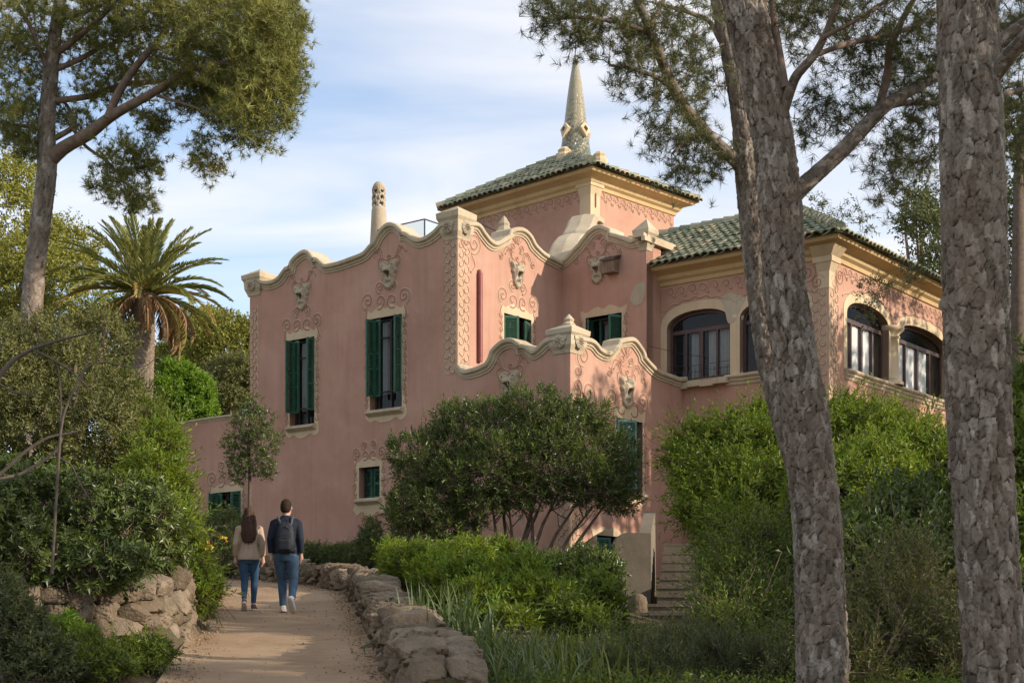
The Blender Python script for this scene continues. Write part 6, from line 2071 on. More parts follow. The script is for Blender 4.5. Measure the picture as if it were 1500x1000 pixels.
# --- umbrella pine, upper left
pine('pine_tree', 'umbrella pine with a broad dense crown beside the palm',
     [(45, 900, 36, 27), (45, 600, 33, 27), (46, 460, 31, 27), (52, 380, 29, 27), (63, 300, 28, 27), (70, 245, 28, 27), (67, 186, 25, 27), (73, 124, 21, 27), (79, 62, 19, 27), (88, 0, 15, 27), (92, -70, 11, 27)],
     [[(72, 236, 22, 27), (92, 216, 20, 26.9), (128, 198, 18, 26.7), (165, 168, 15, 26.4), (225, 136, 12, 26), (270, 105, 10, 25.7), (318, 92, 8, 25.4), (370, 90, 5, 25.2)],
      [(158, 174, 13, 26.4), (172, 138, 12, 26.4), (197, 100, 11, 26.3), (222, 72, 9, 26.2), (245, 40, 7, 26.1), (255, 0, 5, 26)],
      [(222, 72, 6, 26.2), (260, 66, 5, 26), (300, 50, 4, 25.8)], [(222, 80, 5, 26.2), (260, 90, 4, 26.3), (300, 98, 3, 26.4)],
      [(80, 148, 9, 27), (130, 142, 9, 27.3), (185, 122, 8, 27.7), (250, 120, 6, 28), (310, 128, 4, 28.2)],
      [(83, 102, 8, 27), (115, 88, 8, 27), (150, 68, 6, 27.2), (180, 60, 4, 27.4)], [(83, 78, 10, 27), (110, 58, 9, 26.8), (140, 34, 7, 26.5), (165, 10, 5, 26.2)],
      [(70, 106, 8, 27), (58, 70, 7, 26.8), (40, 30, 6, 26.6), (18, -5, 5, 26.4)], [(86, 30, 6, 27), (120, 20, 6, 26.8), (150, 8, 5, 26.5)],
      [(76, 205, 9, 27), (100, 192, 8, 27.2), (110, 184, 7, 27.2), (100, 156, 5, 27.3), (84, 140, 4, 27.4)], [(108, 190, 6, 27.2), (125, 215, 5, 27), (160, 238, 4, 26.8), (190, 275, 3, 26.6)],
      [(230, 140, 5, 26), (270, 152, 4, 25.8), (315, 168, 3, 25.6)], [(65, 190, 7, 27), (40, 185, 6, 27), (10, 182, 5, 27)]],
     [(330, 60, 100, 80, 25.6, 1.8, 330), (390, 90, 60, 80, 25.6, 1.4, 240), (370, 170, 60, 50, 25.4, 1.1, 170), (250, 20, 120, 50, 26, 1.8, 230), (150, 10, 80, 45, 26.6, 1.6, 170), (300, 130, 80, 36, 26.4, 1.3, 170), (180, 100, 70, 40, 27.5, 1.1, 110), (140, 132, 30, 16, 27.3, .6, 22), (25, 60, 50, 70, 27, 1.5, 150), (20, 160, 40, 55, 27, 1.2, 110), (190, 232, 54, 26, 26.8, .8, 80), (165, 272, 38, 18, 26.7, .5, 34), (200, 296, 30, 14, 26.6, .4, 30), (222, 178, 30, 18, 26.8, .6, 36), (300, 240, 28, 18, 25.8, .5, 26), (300, 205, 16, 22, 25.7, .3, 10), (130, 175, 22, 14, 27, .4, 12), (100, 60, 40, 40, 27.4, 1, 50), (410, 30, 40, 50, 25.8, 1, 120), (330, -30, 130, 40, 26, 1.8, 160), (60, -20, 90, 40, 27, 1.4, 70), (90, 170, 24, 40, 27.8, .6, 30), (45, 210, 30, 25, 27, .7, 36), (420, 120, 24, 50, 25.5, .7, 70)],
     24, 'needle', (21, 0.16, 0.0112), None, dl=0.03, amp=0.012, cw=0.08, sag=0.02, tips_per_tuft=4, spread_t=0.12, branch_mat='branch_red')

# ------------------------------------------------------------------ palm
def palm():
    Y = 58.0
    top = P(212, 432, Y); bx, by = P(196, 600, Y).x, Y
    zb = gz1(bx, by)
    th = thing('palm_tree', 'tall date palm with brown hanging dead fronds, rising behind the low annex', 'palm tree', (bx, by, zb))
    rg = np.random.default_rng(5)
    # trunk with rows of leaf-base scars
    n, m_ = 150, 28
    vs_ = []
    p0 = np.array([bx, by, zb - .3]); p1 = np.array(top)
    for i in range(n + 1):
        t = i / n
        c = p0 * (1 - t) + p1 * t + np.array([0.35 * math.sin(t * 1.5) - 0.35 * t, 0, 0])
        rad = 0.44 - 0.03 * t + (0.16 * max(0, t - 0.93) / 0.07)
        for k in range(m_):
            a = 2 * math.pi * k / m_
            ph = i * 0.9 + (k % 2) * 0.5 * 6.28
            vs_.append(c + rad * (1 + 0.07 * math.sin(i * 1.57 + (k % 2) * 3.14)) * np.array([math.cos(a), math.sin(a), 0]))
    idx = np.arange((n + 1) * m_).reshape(n + 1, m_); nx = np.roll(idx, -1, 1)
    f = np.stack([idx[:-1], nx[:-1], nx[1:], idx[1:]], -1).reshape(-1, 4)
    child_np('trunk', mesh_np('trunk', vs_, f, M['palm_trunk'], False), th)
    def frond(az, el, L, droop, mat, curl_=0.0, name='frond', nl=54, ll=0.5):
        h = np.array([math.cos(az), math.sin(az), 0])
        ns = 18; pts = []; p = np.array(top) + h * 0.2; e = el
        for i in range(ns + 1):
            pts.append(p.copy())
            d = h * math.cos(e) + np.array([0, 0, math.sin(e)])
            p = p + d * L / ns
            e -= droop / ns * (0.4 + 1.2 * i / ns)
        pts = np.array(pts)
        t = np.linspace(0.10, 1, nl)
        x = t * ns; i0 = np.minimum(x.astype(int), ns - 1); fr = (x - i0)[:, None]
        b = pts[i0] * (1 - fr) + pts[i0 + 1] * fr; tg = unit(pts[i0 + 1] - pts[i0])
        side = np.cross(h, np.array([0, 0, 1.0])); side /= np.linalg.norm(side)
        upv = unit(np.cross(np.tile(side, (nl, 1)), tg))
        V, F = [], []
        off = 0
        prof = np.sin(np.pi * np.clip(t * 0.9 + 0.1, 0, 1)) ** 0.6
        for sg in (-1, 1):
            ax = unit(tg * (0.8 + 0.5 * t[:, None]) + sg * side * 0.62 + upv * (0.34 - curl_) + rg.normal(0, .10, (nl, 3)))
            Ls = ll * (0.35 + 0.65 * prof) * rg.uniform(.85, 1.1, nl)
            v, f_ = leaves(b, ax, upv + 0 * b, Ls, np.full(nl, 0.062), 0.1, 0.14 + curl_ * .5)
            V.append(v); F.append(f_ + off); off += len(v)
        # rachis as a flat-ish stick
        a_, b_ = pts[:-1], pts[1:]
        rs = np.linspace(0.05, 0.012, ns + 1)
        v, f_ = sticks(a_, b_, rs[:-1], rs[1:]); V.append(v); F.append(f_ + off)
        child_np(name, mesh_np(name, np.vstack(V), np.vstack(F), M[mat]), th)
    N_ = 64
    for i in range(N_):
        az = i * 2.39996 + rg.normal(0, .12)
        q = (i + 0.5) / N_
        el = R(88) - R(90) * q + rg.normal(0, .07)
        frond(az, el, rg.uniform(3.1, 3.8) * (0.9 + 0.1 * (q > .2)), 0.45 + 0.85 * q, 'palm_leaf' if q < 0.86 or rg.random() < .5 else 'palm_yellow')
    for i in range(26):
        az = i * 2.39996 * 1.7 + rg.normal(0, .2)
        frond(az, R(-8) - R(26) * rg.random(), rg.uniform(2.0, 3.4), 1.45 + .5 * rg.random(), 'palm_dead' if i > 6 else 'palm_yellow', 0.55, 'dead_frond' if i > 6 else 'frond', 34, 0.42)
palm()

# ------------------------------------------------------------------ background trees
def far_tree(label, spec, mat, n, L, seed, name='broadleaf_tree', k=7, group='trees on the hillside behind the house', slen=0.5, base=None, cat='tree', rmin=.72):
    lob = lobes_px(spec)
    C = np.array([l[0] for l in lob])
    bx, by = C[:, 0].mean(), C[:, 1].mean()
    b = (bx, by, gz1(bx, by)) if base is None else base
    return shrub(name, label, cat, lob, mat, n, k, slen, L, L * 0.5, 1.3, 0.5, 0.5, 0.5, rmin, b, 5, seed, group, 'branch', 0.16, 'crown', twigs=False)
far_tree('olive-green pine rising behind the bare branches, left of the palm', [(10, 330, 70, 90, 62, 2.6), (-30, 420, 90, 90, 62, 2.6), (30, 420, 60, 80, 60, 2.4), (90, 420, 60, 70, 64, 2.2), (100, 370, 40, 45, 65, 1.6), (60, 340, 26, 30, 66, 1.0), (20, 265, 30, 36, 63, 1.2)], 'hill_leaf', 6800, 0.16, 31, 'pine_tree')
far_tree('rounded olive-green tree on the hillside right of the palm trunk', [(330, 520, 45, 55, 92, 3), (290, 500, 36, 40, 95, 2.6), (355, 500, 24, 34, 93, 2), (310, 470, 22, 16, 96, 1.4), (250, 540, 34, 45, 94, 2.6)], 'hill_leaf', 5200, 0.22, 32)
far_tree('paler hillside tree behind the end of the low annex', [(345, 560, 40, 40, 84, 2.4), (320, 585, 40, 26, 83, 2.2), (385, 575, 30, 30, 86, 2)], 'leaf_olive', 3000, 0.2, 33)
far_tree('dark tree filling the slope under the palm crown', [(10, 520, 60, 60, 66, 2.4), (-30, 600, 60, 60, 60, 2.4), (60, 560, 50, 50, 64, 2.2), (150, 500, 60, 60, 68, 2.6), (120, 560, 60, 50, 66, 2.4), (180, 580, 40, 50, 67, 2), (240, 600, 30, 36, 70, 1.8)], 'leaf_mid', 5000, 0.19, 34)
far_tree('bright yellow-green young tree between palm and annex', [(268, 565, 30, 38, 64, 1.2), (290, 585, 26, 30, 64, 1.1), (250, 590, 26, 30, 63, 1.1), (275, 605, 40, 20, 63, 1.1)], 'leaf_lime', 2600, 0.19, 35, slen=0.35)
# right background, seen between and beyond the pine trunks
far_tree('blue-green holm oak behind the arcaded wing, left of the thickest pine', [(1352, 345, 26, 38, 52, 1.4), (1372, 395, 24, 34, 52, 1.4), (1345, 300, 16, 24, 53, 1), (1378, 320, 16, 30, 53, 1), (1330, 330, 14, 16, 52, .8)], 'leaf_blue', 900, 0.15, 36, k=8, slen=0.4, group=None, rmin=.3)
tb = far_tree('dark slender-trunked holm oak beyond the thickest pine', [(1500, 330, 30, 90, 30, 1.4), (1510, 460, 34, 90, 30, 1.6), (1530, 250, 30, 60, 30, 1.2), (1560, 330, 50, 70, 30, 1.4), (1490, 180, 40, 50, 29, 1.2)], 'leaf_blue', 2600, 0.10, 37, k=8, slen=0.25, group=None, rmin=.4)
mb = MB()
mb.tube([P(1496, 840, 28), P(1492, 640, 28), P(1490, 500, 28), P(1492, 360, 28.4), P(1492, 250, 28.8), P(1500, 180, 29)], [.2, .18, .16, .13, .09, .04], 10)
mb.build('trunk', M['twig'], tb)

# ------------------------------------------------------------------ left bank
far_tree('feathery olive-green shrub behind the bare branches on the left bank', [(50, 520, 80, 80, 24, 1.2), (110, 560, 80, 70, 23, 1.1), (40, 620, 90, 70, 22, 1.1), (140, 630, 80, 60, 22, 1.0), (150, 500, 40, 50, 25, .8), (-20, 560, 70, 90, 22, 1)], 'leaf_olive', 3600, 0.075, 41, 'feathery_shrub', 12, None, 0.24, None, 'shrub', .45)
shrub('feathery_shrub', 'upright feathery shrub just left of the palm trunk, pink buds at its top', 'shrub', [(215, 640, 40, 44, 24, .7), (185, 600, 40, 40, 25, .7), (170, 660, 46, 40, 23, .7), (225, 690, 34, 40, 22.5, .7)], 'leaf_mid', 1500, 12, 0.22, 0.075, 0.018, 0.9, 0.35, 0.5, 0.4, 0.45, seed=42, long_frac=.1, flowers=('flower_pink', 5, 0.05, [(165, 622, 8, 5, 23.6), (200, 618, 6, 4, 23.4)]))
shrub('broadleaf_shrub', 'dark glossy broadleaf shrub spilling over the taller rubble wall', 'shrub', [(30, 730, 80, 60, 17, .8), (110, 745, 90, 55, 17.2, .8), (190, 770, 70, 55, 17.2, .7), (60, 810, 80, 45, 16.4, .6), (150, 825, 70, 36, 16.3, .5), (-30, 800, 60, 80, 16, .7), (235, 800, 40, 46, 17.6, .5)], 'leaf_dark', 2600, 12, 0.15, 0.088, 0.034, 1.35, 0.75, 0.45, 0.42, 0.55, seed=43, stems=9, twig_mat='branch')
shrub('leafy_shrub', 'light green leafy shrub at the path edge left of the beige blazer', 'shrub', [(225, 720, 36, 60, 20.5, .7), (248, 790, 38, 52, 19.6, .7), (268, 835, 38, 42, 19.2, .6), (215, 830, 40, 40, 19, .5), (288, 875, 26, 32, 19.0, .4), (240, 665, 22, 40, 21, .5)], 'leaf_bright', 2100, 11, 0.2, 0.10, 0.026, 1.05, 0.45, 0.35, 0.45, 0.5, seed=44, long_frac=.14, flowers=('flower_yellow', 4, 0.036, [(298, 800, 4, 3, 19.0), (326, 793, 6, 3, 18.9), (306, 800, 5, 3, 18.8)]))
shrub('trailing_shrub', 'blue-green trailing shrub at the foot of the taller rubble wall', 'shrub', [(20, 930, 60, 60, 13.4, .4), (60, 980, 60, 36, 13.2, .4), (-20, 880, 50, 50, 13.8, .4)], 'leaf_blue', 1500, 11, 0.13, 0.062, 0.024, 1.2, 0.6, 0.4, 0.5, 0.5, seed=45)
shrub('trailing_shrub', 'low dark green shrub in front of the rounded end of the taller rubble wall', 'shrub', [(165, 985, 60, 34, 13.8, .4), (215, 965, 34, 30, 14.2, .3), (120, 960, 36, 26, 14.0, .3)], 'leaf_mid', 1100, 11, 0.13, 0.066, 0.02, 1.1, 0.55, 0.4, 0.5, 0.45, seed=46)
shrub('trailing_shrub', 'small yellow-green plant growing against the face of the taller rubble wall', 'shrub', [(95, 925, 26, 22, 14.6, .25), (112, 938, 18, 14, 14.5, .2)], 'leaf_lime', 240, 9, 0.12, 0.062, 0.022, 1.2, 0.6, 0.5, 0.5, 0.3, seed=47, stems=3)
# bare branches
bt = thing('bare_tree', 'bare grey branches reaching out of the left bank', 'tree', (*P(-60, 900, 15).xy, gz1(P(-60, 900, 15).x, 15)))
for br in ([(-60, 980, 26, 15), (-40, 700, 22, 15), (-12, 560, 18, 15), (12, 530, 14, 15), (40, 511, 12, 15), (83, 500, 9, 15), (110, 492, 6, 15), (136, 486, 4, 15)],
           [(46, 511, 8, 15), (70, 522, 7, 15), (100, 540, 7, 15), (118, 556, 5, 15), (132, 570, 4, 15)],
           [(108, 596, 4, 15), (128, 526, 4, 15), (136, 486, 3, 15), (160, 470, 2, 15)],
           [(76, 840, 9, 15), (88, 640, 8, 15), (92, 600, 8, 15), (112, 565, 7, 15), (128, 528, 6, 15), (150, 528, 5, 15), (178, 535, 4, 15), (212, 546, 3, 15), (232, 520, 2, 15)],
           [(-30, 720, 12, 15), (5, 690, 11, 15), (35, 662, 10, 15), (70, 640, 9, 15), (105, 634, 6, 15), (118, 630, 4, 15)],
           [(-20, 705, 9, 15), (30, 695, 10, 15.2), (68, 672, 9, 15.2), (84, 660, 8, 15.2), (92, 640, 6, 15.2)],
           [(84, 668, 6, 15.2), (105, 680, 5, 15.2), (118, 710, 4, 15.2), (132, 732, 3, 15.2)],
           [(-5, 560, 6, 15), (20, 575, 6, 15), (45, 578, 4, 15), (62, 570, 3, 15)],
           [(88, 640, 5, 15), (90, 600, 7, 15), (88, 560, 4, 15), (84, 530, 2, 15)],
           [(60, 505, 4, 15), (52, 470, 3, 15), (40, 440, 2, 15)], [(90, 498, 4, 15), (84, 465, 3, 15), (92, 440, 2, 15)], [(178, 535, 3, 15), (186, 510, 2, 15), (196, 490, 1.5, 15)], [(140, 527, 3, 15), (160, 512, 2, 15), (170, 500, 1.5, 15)]):
    bl = smooth_line(px_line([(u, v, w * .5, Y) for u, v, w, Y in br]), 20)
    mb = MB(); mb.tube([Vector(x) for x in bl[:, :3]], list(bl[:, 3]), 7); mb.build('branch', M['branch_grey'], bt)

# ------------------------------------------------------------------ along the house front
shrub('young_tree', 'young small-leaved tree in front of the pink wall, above the beige blazer', 'tree', [(366, 620, 36, 34, 36, .5), (345, 650, 28, 26, 36, .45), (390, 650, 24, 28, 36, .45), (368, 680, 34, 26, 36, .5), (372, 595, 14, 16, 36, .3), (350, 695, 20, 12, 36, .3), (392, 690, 16, 12, 36, .3)], 'leaf_dark', 700, 9, 0.15, 0.075, 0.034, 1.25, 0.6, 0.45, 0.5, 0.3, (*P(366, 800, 36).xy, gz1(P(366, 800, 36).x, 36)), 0, 51, None, 'twig', 0.035, 'crown')
mb = MB(); rr = random.Random(3)
yt = [o for o in bpy.data.objects if o.name.startswith('young_tree')][0]
ax_ = [P(366, 850, 36), P(365, 760, 36), P(366, 700, 36), P(364, 640, 36), P(368, 590, 36)]
mb.tube(ax_, [.06, .05, .042, .03, .012], 8)
for i in range(16):
    t_ = rr.uniform(.0, .9); a = ax_[2].lerp(ax_[4], t_)
    e = a + Vector((rr.choice((-1, 1)) * rr.uniform(.3, .75) * (1 - .5 * t_), rr.uniform(-.4, .4), rr.uniform(.2, .5)))
    mb.tube([a, a.lerp(e, .5) + Vector((0, 0, .06)), e], [.018, .012, .005], 5)
mb.build('trunk', M['twig'], yt)
shrub('dark_bush', 'dark bush under the annex window, left of the woman', 'shrub', [(325, 775, 34, 36, 35.5, .6), (345, 800, 34, 30, 34.8, .6), (300, 790, 26, 34, 35.5, .6), (330, 820, 40, 20, 34.5, .5)], 'leaf_dark', 1000, 10, 0.15, 0.07, 0.026, seed=52)
hl = [(420 + 21 * i, 818 - 2 * math.sin(i * 1.7) - (i > 3) * 2, 24, 20 + 3 * math.sin(i * 2.9), 35.5 - 0.32 * i, .5) for i in range(10)]
shrub('clipped_hedge', 'low dark green hedge along the foot of the pink wall behind the man', 'hedge', hl, 'leaf_dark', 2600, 10, 0.12, 0.065, 0.026, seed=53, stems=12)
shrub('dark_bush', 'small upright bush at the right end of the low hedge, below the small shuttered window', 'shrub', [(545, 785, 17, 22, 33, .35), (548, 812, 22, 22, 32.6, .4), (538, 800, 16, 20, 32.8, .3)], 'leaf_dark', 520, 10, 0.14, 0.065, 0.028, seed=54)

# round multi-stemmed shrub in front of the terrace corner
base_c = (*P(772, 840, 31).xy, gz1(P(772, 840, 31).x, 31))
rs_ = shrub('oleander_shrub', 'large round dark-leaved shrub on several bare stems before the terrace corner', 'shrub',
      [(620, 690, 52, 56, 31, .9), (660, 650, 62, 46, 31.2, 1.0), (720, 630, 66, 52, 31, 1.1), (785, 622, 62, 48, 31, 1.1), (850, 640, 60, 52, 31, 1.0), (895, 690, 40, 52, 31.2, .8), (640, 735, 60, 44, 30.6, .9), (715, 690, 80, 46, 30.2, .9), (800, 680, 80, 44, 30.2, .9), (870, 715, 52, 36, 30.6, .7), (690, 745, 44, 30, 30.4, .6), (905, 735, 26, 20, 31, .5), (600, 740, 34, 34, 31, .6), (660, 775, 44, 22, 30.6, .6), (770, 725, 60, 24, 30.4, .6), (600, 775, 26, 18, 30.8, .5)],
      'leaf_dark', 6200, 11, 0.2, 0.11, 0.029, 1.05, 0.35, 0.55, 0.38, 0.45, base_c, 0, 55, None, 'branch_red', long_frac=.08)
mb = MB(); rr = random.Random(9)
tipsu = [(690, 760), (720, 730), (745, 740), (770, 700), (800, 720), (830, 700), (850, 730), (870, 740), (800, 660), (740, 680), (640, 745), (900, 720)]
for i, (u, v) in enumerate(tipsu):
    bu = 725 + 8 * (i % 4) * 1.6 + 40 * (u - 690) / 210
    b0 = P(bu, 850, 31 + rr.uniform(-.3, .3)); t1 = P(u, v, 31 + rr.uniform(-.5, .5))
    mid = b0.lerp(t1, .5) + Vector((rr.uniform(-.1, .1), 0, .12))
    m2 = MB(); m2.tube([b0, b0.lerp(mid, .5) + Vector((.02, 0, 0)), mid, t1], [.05, .045, .035, .015], 7)
    for q in range(3):
        a = mid.lerp(t1, rr.uniform(0, .7)); e = a + Vector((rr.uniform(-.5, .5), rr.uniform(-.3, .3), rr.uniform(.3, .7)))
        m2.tube([a, a.lerp(e, .5) + Vector((0, 0, -.05)), e], [.016, .012, .006], 5)
    m2.build('stem', M['branch_red'], rs_)

# bright shrubs in the bed right of the path
BR = dict(k=10, slen=0.18, L=0.10, W=0.031, a0=1.1, a1=0.5, up=0.5, rand=0.42, rmin=0.55, group='bright green shrubs in the bed right of the path')
shrub('green_shrub', 'bright green shrub next to the wall stones, left of the strap-leaved clump', 'shrub', [(605, 835, 40, 30, 24, .6), (645, 848, 48, 38, 23, .7), (580, 826, 26, 22, 25, .5), (685, 828, 50, 30, 25, .6), (740, 822, 40, 24, 26, .5)], 'leaf_bright', 2300, seed=61, **BR)
shrub('green_shrub', 'widest bright green shrub, in front of the round shrub and behind the strap-leaved clump', 'shrub', [(690, 872, 56, 40, 19.5, .6), (750, 866, 60, 36, 19.5, .6), (720, 900, 56, 42, 18, .5), (785, 900, 56, 42, 18, .5), (650, 868, 34, 30, 20.5, .4), (745, 930, 44, 24, 17, .4)], 'leaf_bright', 2900, seed=62, **BR)
shrub('green_shrub', 'bright green shrub at the foot of the stone steps', 'shrub', [(835, 885, 52, 38, 19, .6), (872, 900, 38, 36, 19, .5), (835, 920, 56, 32, 17.6, .5), (870, 938, 34, 24, 17, .4)], 'leaf_mid', 2300, seed=63, **BR)
shrub('green_shrub', 'darker clipped shrub between the round shrub and the rounded stair wall', 'shrub', [(790, 838, 50, 26, 25, .6), (850, 840, 46, 28, 24.5, .6), (882, 850, 24, 26, 24, .5), (750, 838, 40, 22, 26, .5)], 'leaf_dark', 1700, seed=64, **{**BR, 'group': None})

# strap-leaved clumps and grass
def blades(name, label, cat, u, v, Y, n, h, w, spread, mat, seed, group=None, rad=0.2):
    rg = np.random.default_rng(seed)
    c = P(u, v, Y); bz = gz1(c.x, c.y)
    th = thing(name, label, cat, (c.x, c.y, bz), group)
    S = 6
    az = rg.uniform(0, 6.283, n); lean = np.abs(rg.normal(0, spread, n)) + 0.05
    h_ = h * rg.uniform(.55, 1.1, n)
    b = np.stack([c.x + rg.normal(0, rad, n), c.y + rg.normal(0, rad * .8, n), np.zeros(n)], 1); b[:, 2] = gz(b[:, 0], b[:, 1]) - 0.02
    hd = np.stack([np.cos(az), np.sin(az), np.zeros(n)], 1); sd_ = np.stack([-np.sin(az), np.cos(az), np.zeros(n)], 1)
    V = []
    p = b.copy(); e = np.pi / 2 - lean * 0.45
    for i in range(S + 1):
        t = i / S
        ww = w * (1 - t ** 2.2) * 0.5 + 0.001
        V += [p - sd_ * ww, p + sd_ * ww]
        d = hd * np.cos(e)[:, None] + np.array([0, 0, 1.0]) * np.sin(e)[:, None]
        p = p + d * (h_ / S)[:, None]
        e = e - lean * (0.25 + 0.5 * t)
    V = np.stack(V, 1)
    k = 2 * (S + 1)
    i0 = np.arange(n)[:, None] * k
    F = np.concatenate([i0 + np.array([[2 * i, 2 * i + 1, 2 * i + 3, 2 * i + 2]]) for i in range(S)], 1).reshape(-1, 4)
    child_np('leaf_blades', mesh_np('leaf_blades', V.reshape(-1, 3), F, M[mat], True), th)['kind'] = 'stuff'
    return th
blades('strap_leaf_plant', 'tall clump of grey-green strap leaves beside the low stone wall', 'plant', 645, 945, 16.2, 210, 0.72, 0.028, .85, 'strap', 71, None, .26)
blades('strap_leaf_plant', 'smaller clump of strap leaves right of the tall clump', 'plant', 690, 958, 15.2, 130, 0.52, 0.024, .9, 'strap', 72, None, .25)
G = 'loose tufts of long grass in the bed'
GT = [(740, 990, 110, .36, 'long grass tuft at the foot of the widest bright green shrub'), (792, 985, 120, .38, 'grass tuft below the gap between the two bright green shrubs'), (845, 980, 110, .36, 'grass tuft in front of the bright green shrub by the steps'), (722, 965, 90, .34, 'grass tuft just right of the smaller strap-leaved clump'), (770, 958, 90, .34, 'grass tuft against the base of the widest bright green shrub'), (700, 998, 70, .28, 'short grass tuft by the nearest wall stones'),
      (665, 978, 60, .26, 'short grass tuft between wall stones and strap leaves'), (820, 962, 90, .36, 'grass tuft between bright green shrub and grey-green shrub'), (895, 972, 90, .34, 'grass tuft left of the low grey-green shrub'), (870, 998, 110, .36, 'loose grass tuft in front of the low grey-green shrub'), (770, 1004, 100, .34, 'pale grass tuft on the bare soil of the bed')]
for i, (u, v, n, h, lab) in enumerate(GT):
    Y = 1.42 / ((v - 920) / 2100 + 0.0806)
    blades('grass_tuft', lab, 'grass', u, v, Y, n, h * 1.15, 0.019, .9, 'grass' if i % 2 else 'strap', 80 + i, G, .22)
# low leafy ground cover and litter, uncountable
rg = np.random.default_rng(99)
n = 7000
x = rg.uniform(-2.5, 6.5, n); y = 10.5 + 20 * rg.random(n) ** 1.8
ok = (~in_poly(x, y, POLY)) & (dist_to(x, y, PRs[::4]) > 0.75) & (x > -3) & (x - (PR[2][0]) > -6)
x, y = x[ok], y[ok]
p = np.stack([x, y, gz(x, y) + 0.01], 1)
d = unit(np.stack([rg.normal(0, .5, len(x)), rg.normal(0, .5, len(x)), np.full(len(x), .8)], 1))
v, f = shoot_leaves(p, d, 7, 0.14, 0.06, 0.022, 1.3, 0.7, rg)
gc = child_np('ground_cover', mesh_np('ground_cover', v, f, M['leaf_mid']), None)
tag(gc, 'low leafy ground cover spreading over the garden bed', 'ground cover', kind='stuff')
n = 7000
t = rg.integers(5, len(PRs) - 30, n); side = rg.random(n)
off = np.abs(rg.normal(0, 0.16, n)) * np.where(rg.random(n) < .07, 5, 1)
base = np.where((side < .6)[:, None], PRs[t], PLs[t])
dirn = np.where((side < .6)[:, None], PLs[t] - PRs[t], PRs[t] - PLs[t]); dirn /= np.linalg.norm(dirn, axis=1, keepdims=True)
q = base + dirn * off[:, None] + rg.normal(0, .06, (n, 2))
p = np.stack([q[:, 0], q[:, 1], zp(q[:, 1]) + 0.022 + 0.01 * rg.random(n)], 1)
ax = unit(np.stack([rg.normal(size=n), rg.normal(size=n), rg.normal(0, .15, n)], 1)); nm = unit(np.stack([rg.normal(0, .3, n), rg.normal(0, .3, n), np.ones(n)], 1))
v, f = leaves(p, ax, nm, rg.uniform(.02, .055, n), rg.uniform(.006, .022, n), .1)
lt = child_np('leaf_litter', mesh_np('leaf_litter', v, f, M['litter']), None)
tag(lt, 'dry brown leaf litter gathered along the path edges', 'leaf litter', kind='stuff')
n = 5200      # loose grit
t = rg.integers(25, len(PRs) - 40, n); w_ = rg.random(n); w_ = np.where(rg.random(n) < .88, np.where(rg.random(n) < .5, .09 * w_, 1 - .09 * w_), w_)
q = PLs[t] * (1 - w_)[:, None] + PRs[t] * w_[:, None] + rg.normal(0, .08, (n, 2))
r_ = rg.uniform(.004, .013, n) * np.where(rg.random(n) < .06, 1.9, 1)
c = np.stack([q[:, 0], q[:, 1], zp(q[:, 1]) + r_ * .4 + .012], 1)
off = np.array([[1, 0, 0], [0, 1, 0], [-1, 0, 0], [0, -1, 0], [0, 0, .8], [0, 0, -.8]])
v = (c[:, None] + off[None] * r_[:, None, None] * rg.uniform(.7, 1.3, (n, 6, 1))).reshape(-1, 3)
tri = np.array([[0, 1, 4], [1, 2, 4], [2, 3, 4], [3, 0, 4], [1, 0, 5], [2, 1, 5], [3, 2, 5], [0, 3, 5]])
f = (np.arange(n)[:, None, None] * 6 + tri[None]).reshape(-1, 3)
gr = child_np('gravel', mesh_np('gravel', v, f, M['path']), None)
tag(gr, 'loose grit and small stones scattered over the sandy path', 'gravel', kind='stuff')

# ------------------------------------------------------------------ right bank
RB = dict(k=11, slen=0.27, L=0.118, W=0.042, a0=1.15, a1=0.55, up=0.35, rand=0.5, rmin=0.42, long_frac=.32)
shrub('hedge_shrub', 'big light green shrub mounding up under the arcade beside the steps', 'shrub', [(1060, 785, 34, 46, 27, .7), (1062, 725, 50, 52, 28, .9), (1105, 680, 60, 46, 29, 1.0), (1068, 660, 46, 32, 30, .8), (1135, 735, 60, 60, 27, 1.0), (1018, 705, 28, 32, 29, .5), (1014, 750, 20, 24, 28, .4), (1100, 795, 54, 54, 26, .9), (1075, 840, 32, 40, 25.5, .5), (1110, 630, 44, 24, 30, .6), (1020, 645, 26, 18, 30.5, .4), (990, 672, 18, 12, 30, .3)], 'leaf_bright', 5400, seed=91, csize=0.52, stems=10, **RB)
shrub('hedge_shrub', 'big light green shrub under the arcade windows, between the leaning pine and the thickest pine', 'shrub', [(1280, 700, 64, 60, 26, 1.0), (1340, 690, 54, 50, 27, 1.0), (1258, 645, 54, 36, 28, .9), (1320, 650, 50, 28, 28.5, .8), (1230, 740, 56, 56, 25, .9), (1385, 720, 40, 52, 27, .8), (1330, 745, 56, 44, 25, .9), (1215, 660, 36, 44, 28, .7), (1232, 605, 24, 18, 29, .4), (1300, 632, 30, 12, 29, .4)], 'leaf_bright', 5000, seed=92, csize=0.52, stems=10, **RB)
shrub('dark_bush', 'dark green shrub in front of the big light green mound, right of the steps', 'shrub', [(1072, 875, 44, 56, 19, .7), (1115, 850, 60, 72, 19.5, .9), (1120, 920, 80, 60, 16.5, .7), (1068, 945, 44, 40, 15.5, .5), (1140, 980, 60, 40, 13.6, .5)], 'leaf_mid', 4200, seed=93, stems=8, **{**RB, 'L': 0.07, 'W': 0.02})
shrub('dark_bush', 'dark green bush filling the gap between the two nearer pine trunks', 'shrub', [(1290, 810, 70, 66, 18, .8), (1350, 780, 60, 66, 18.5, .8), (1260, 870, 60, 66, 16.5, .7), (1340, 880, 70, 66, 16, .7), (1400, 850, 50, 80, 17, .7), (1300, 950, 80, 50, 14.6, .5)], 'leaf_dark', 3800, seed=94, stems=8, **RB)
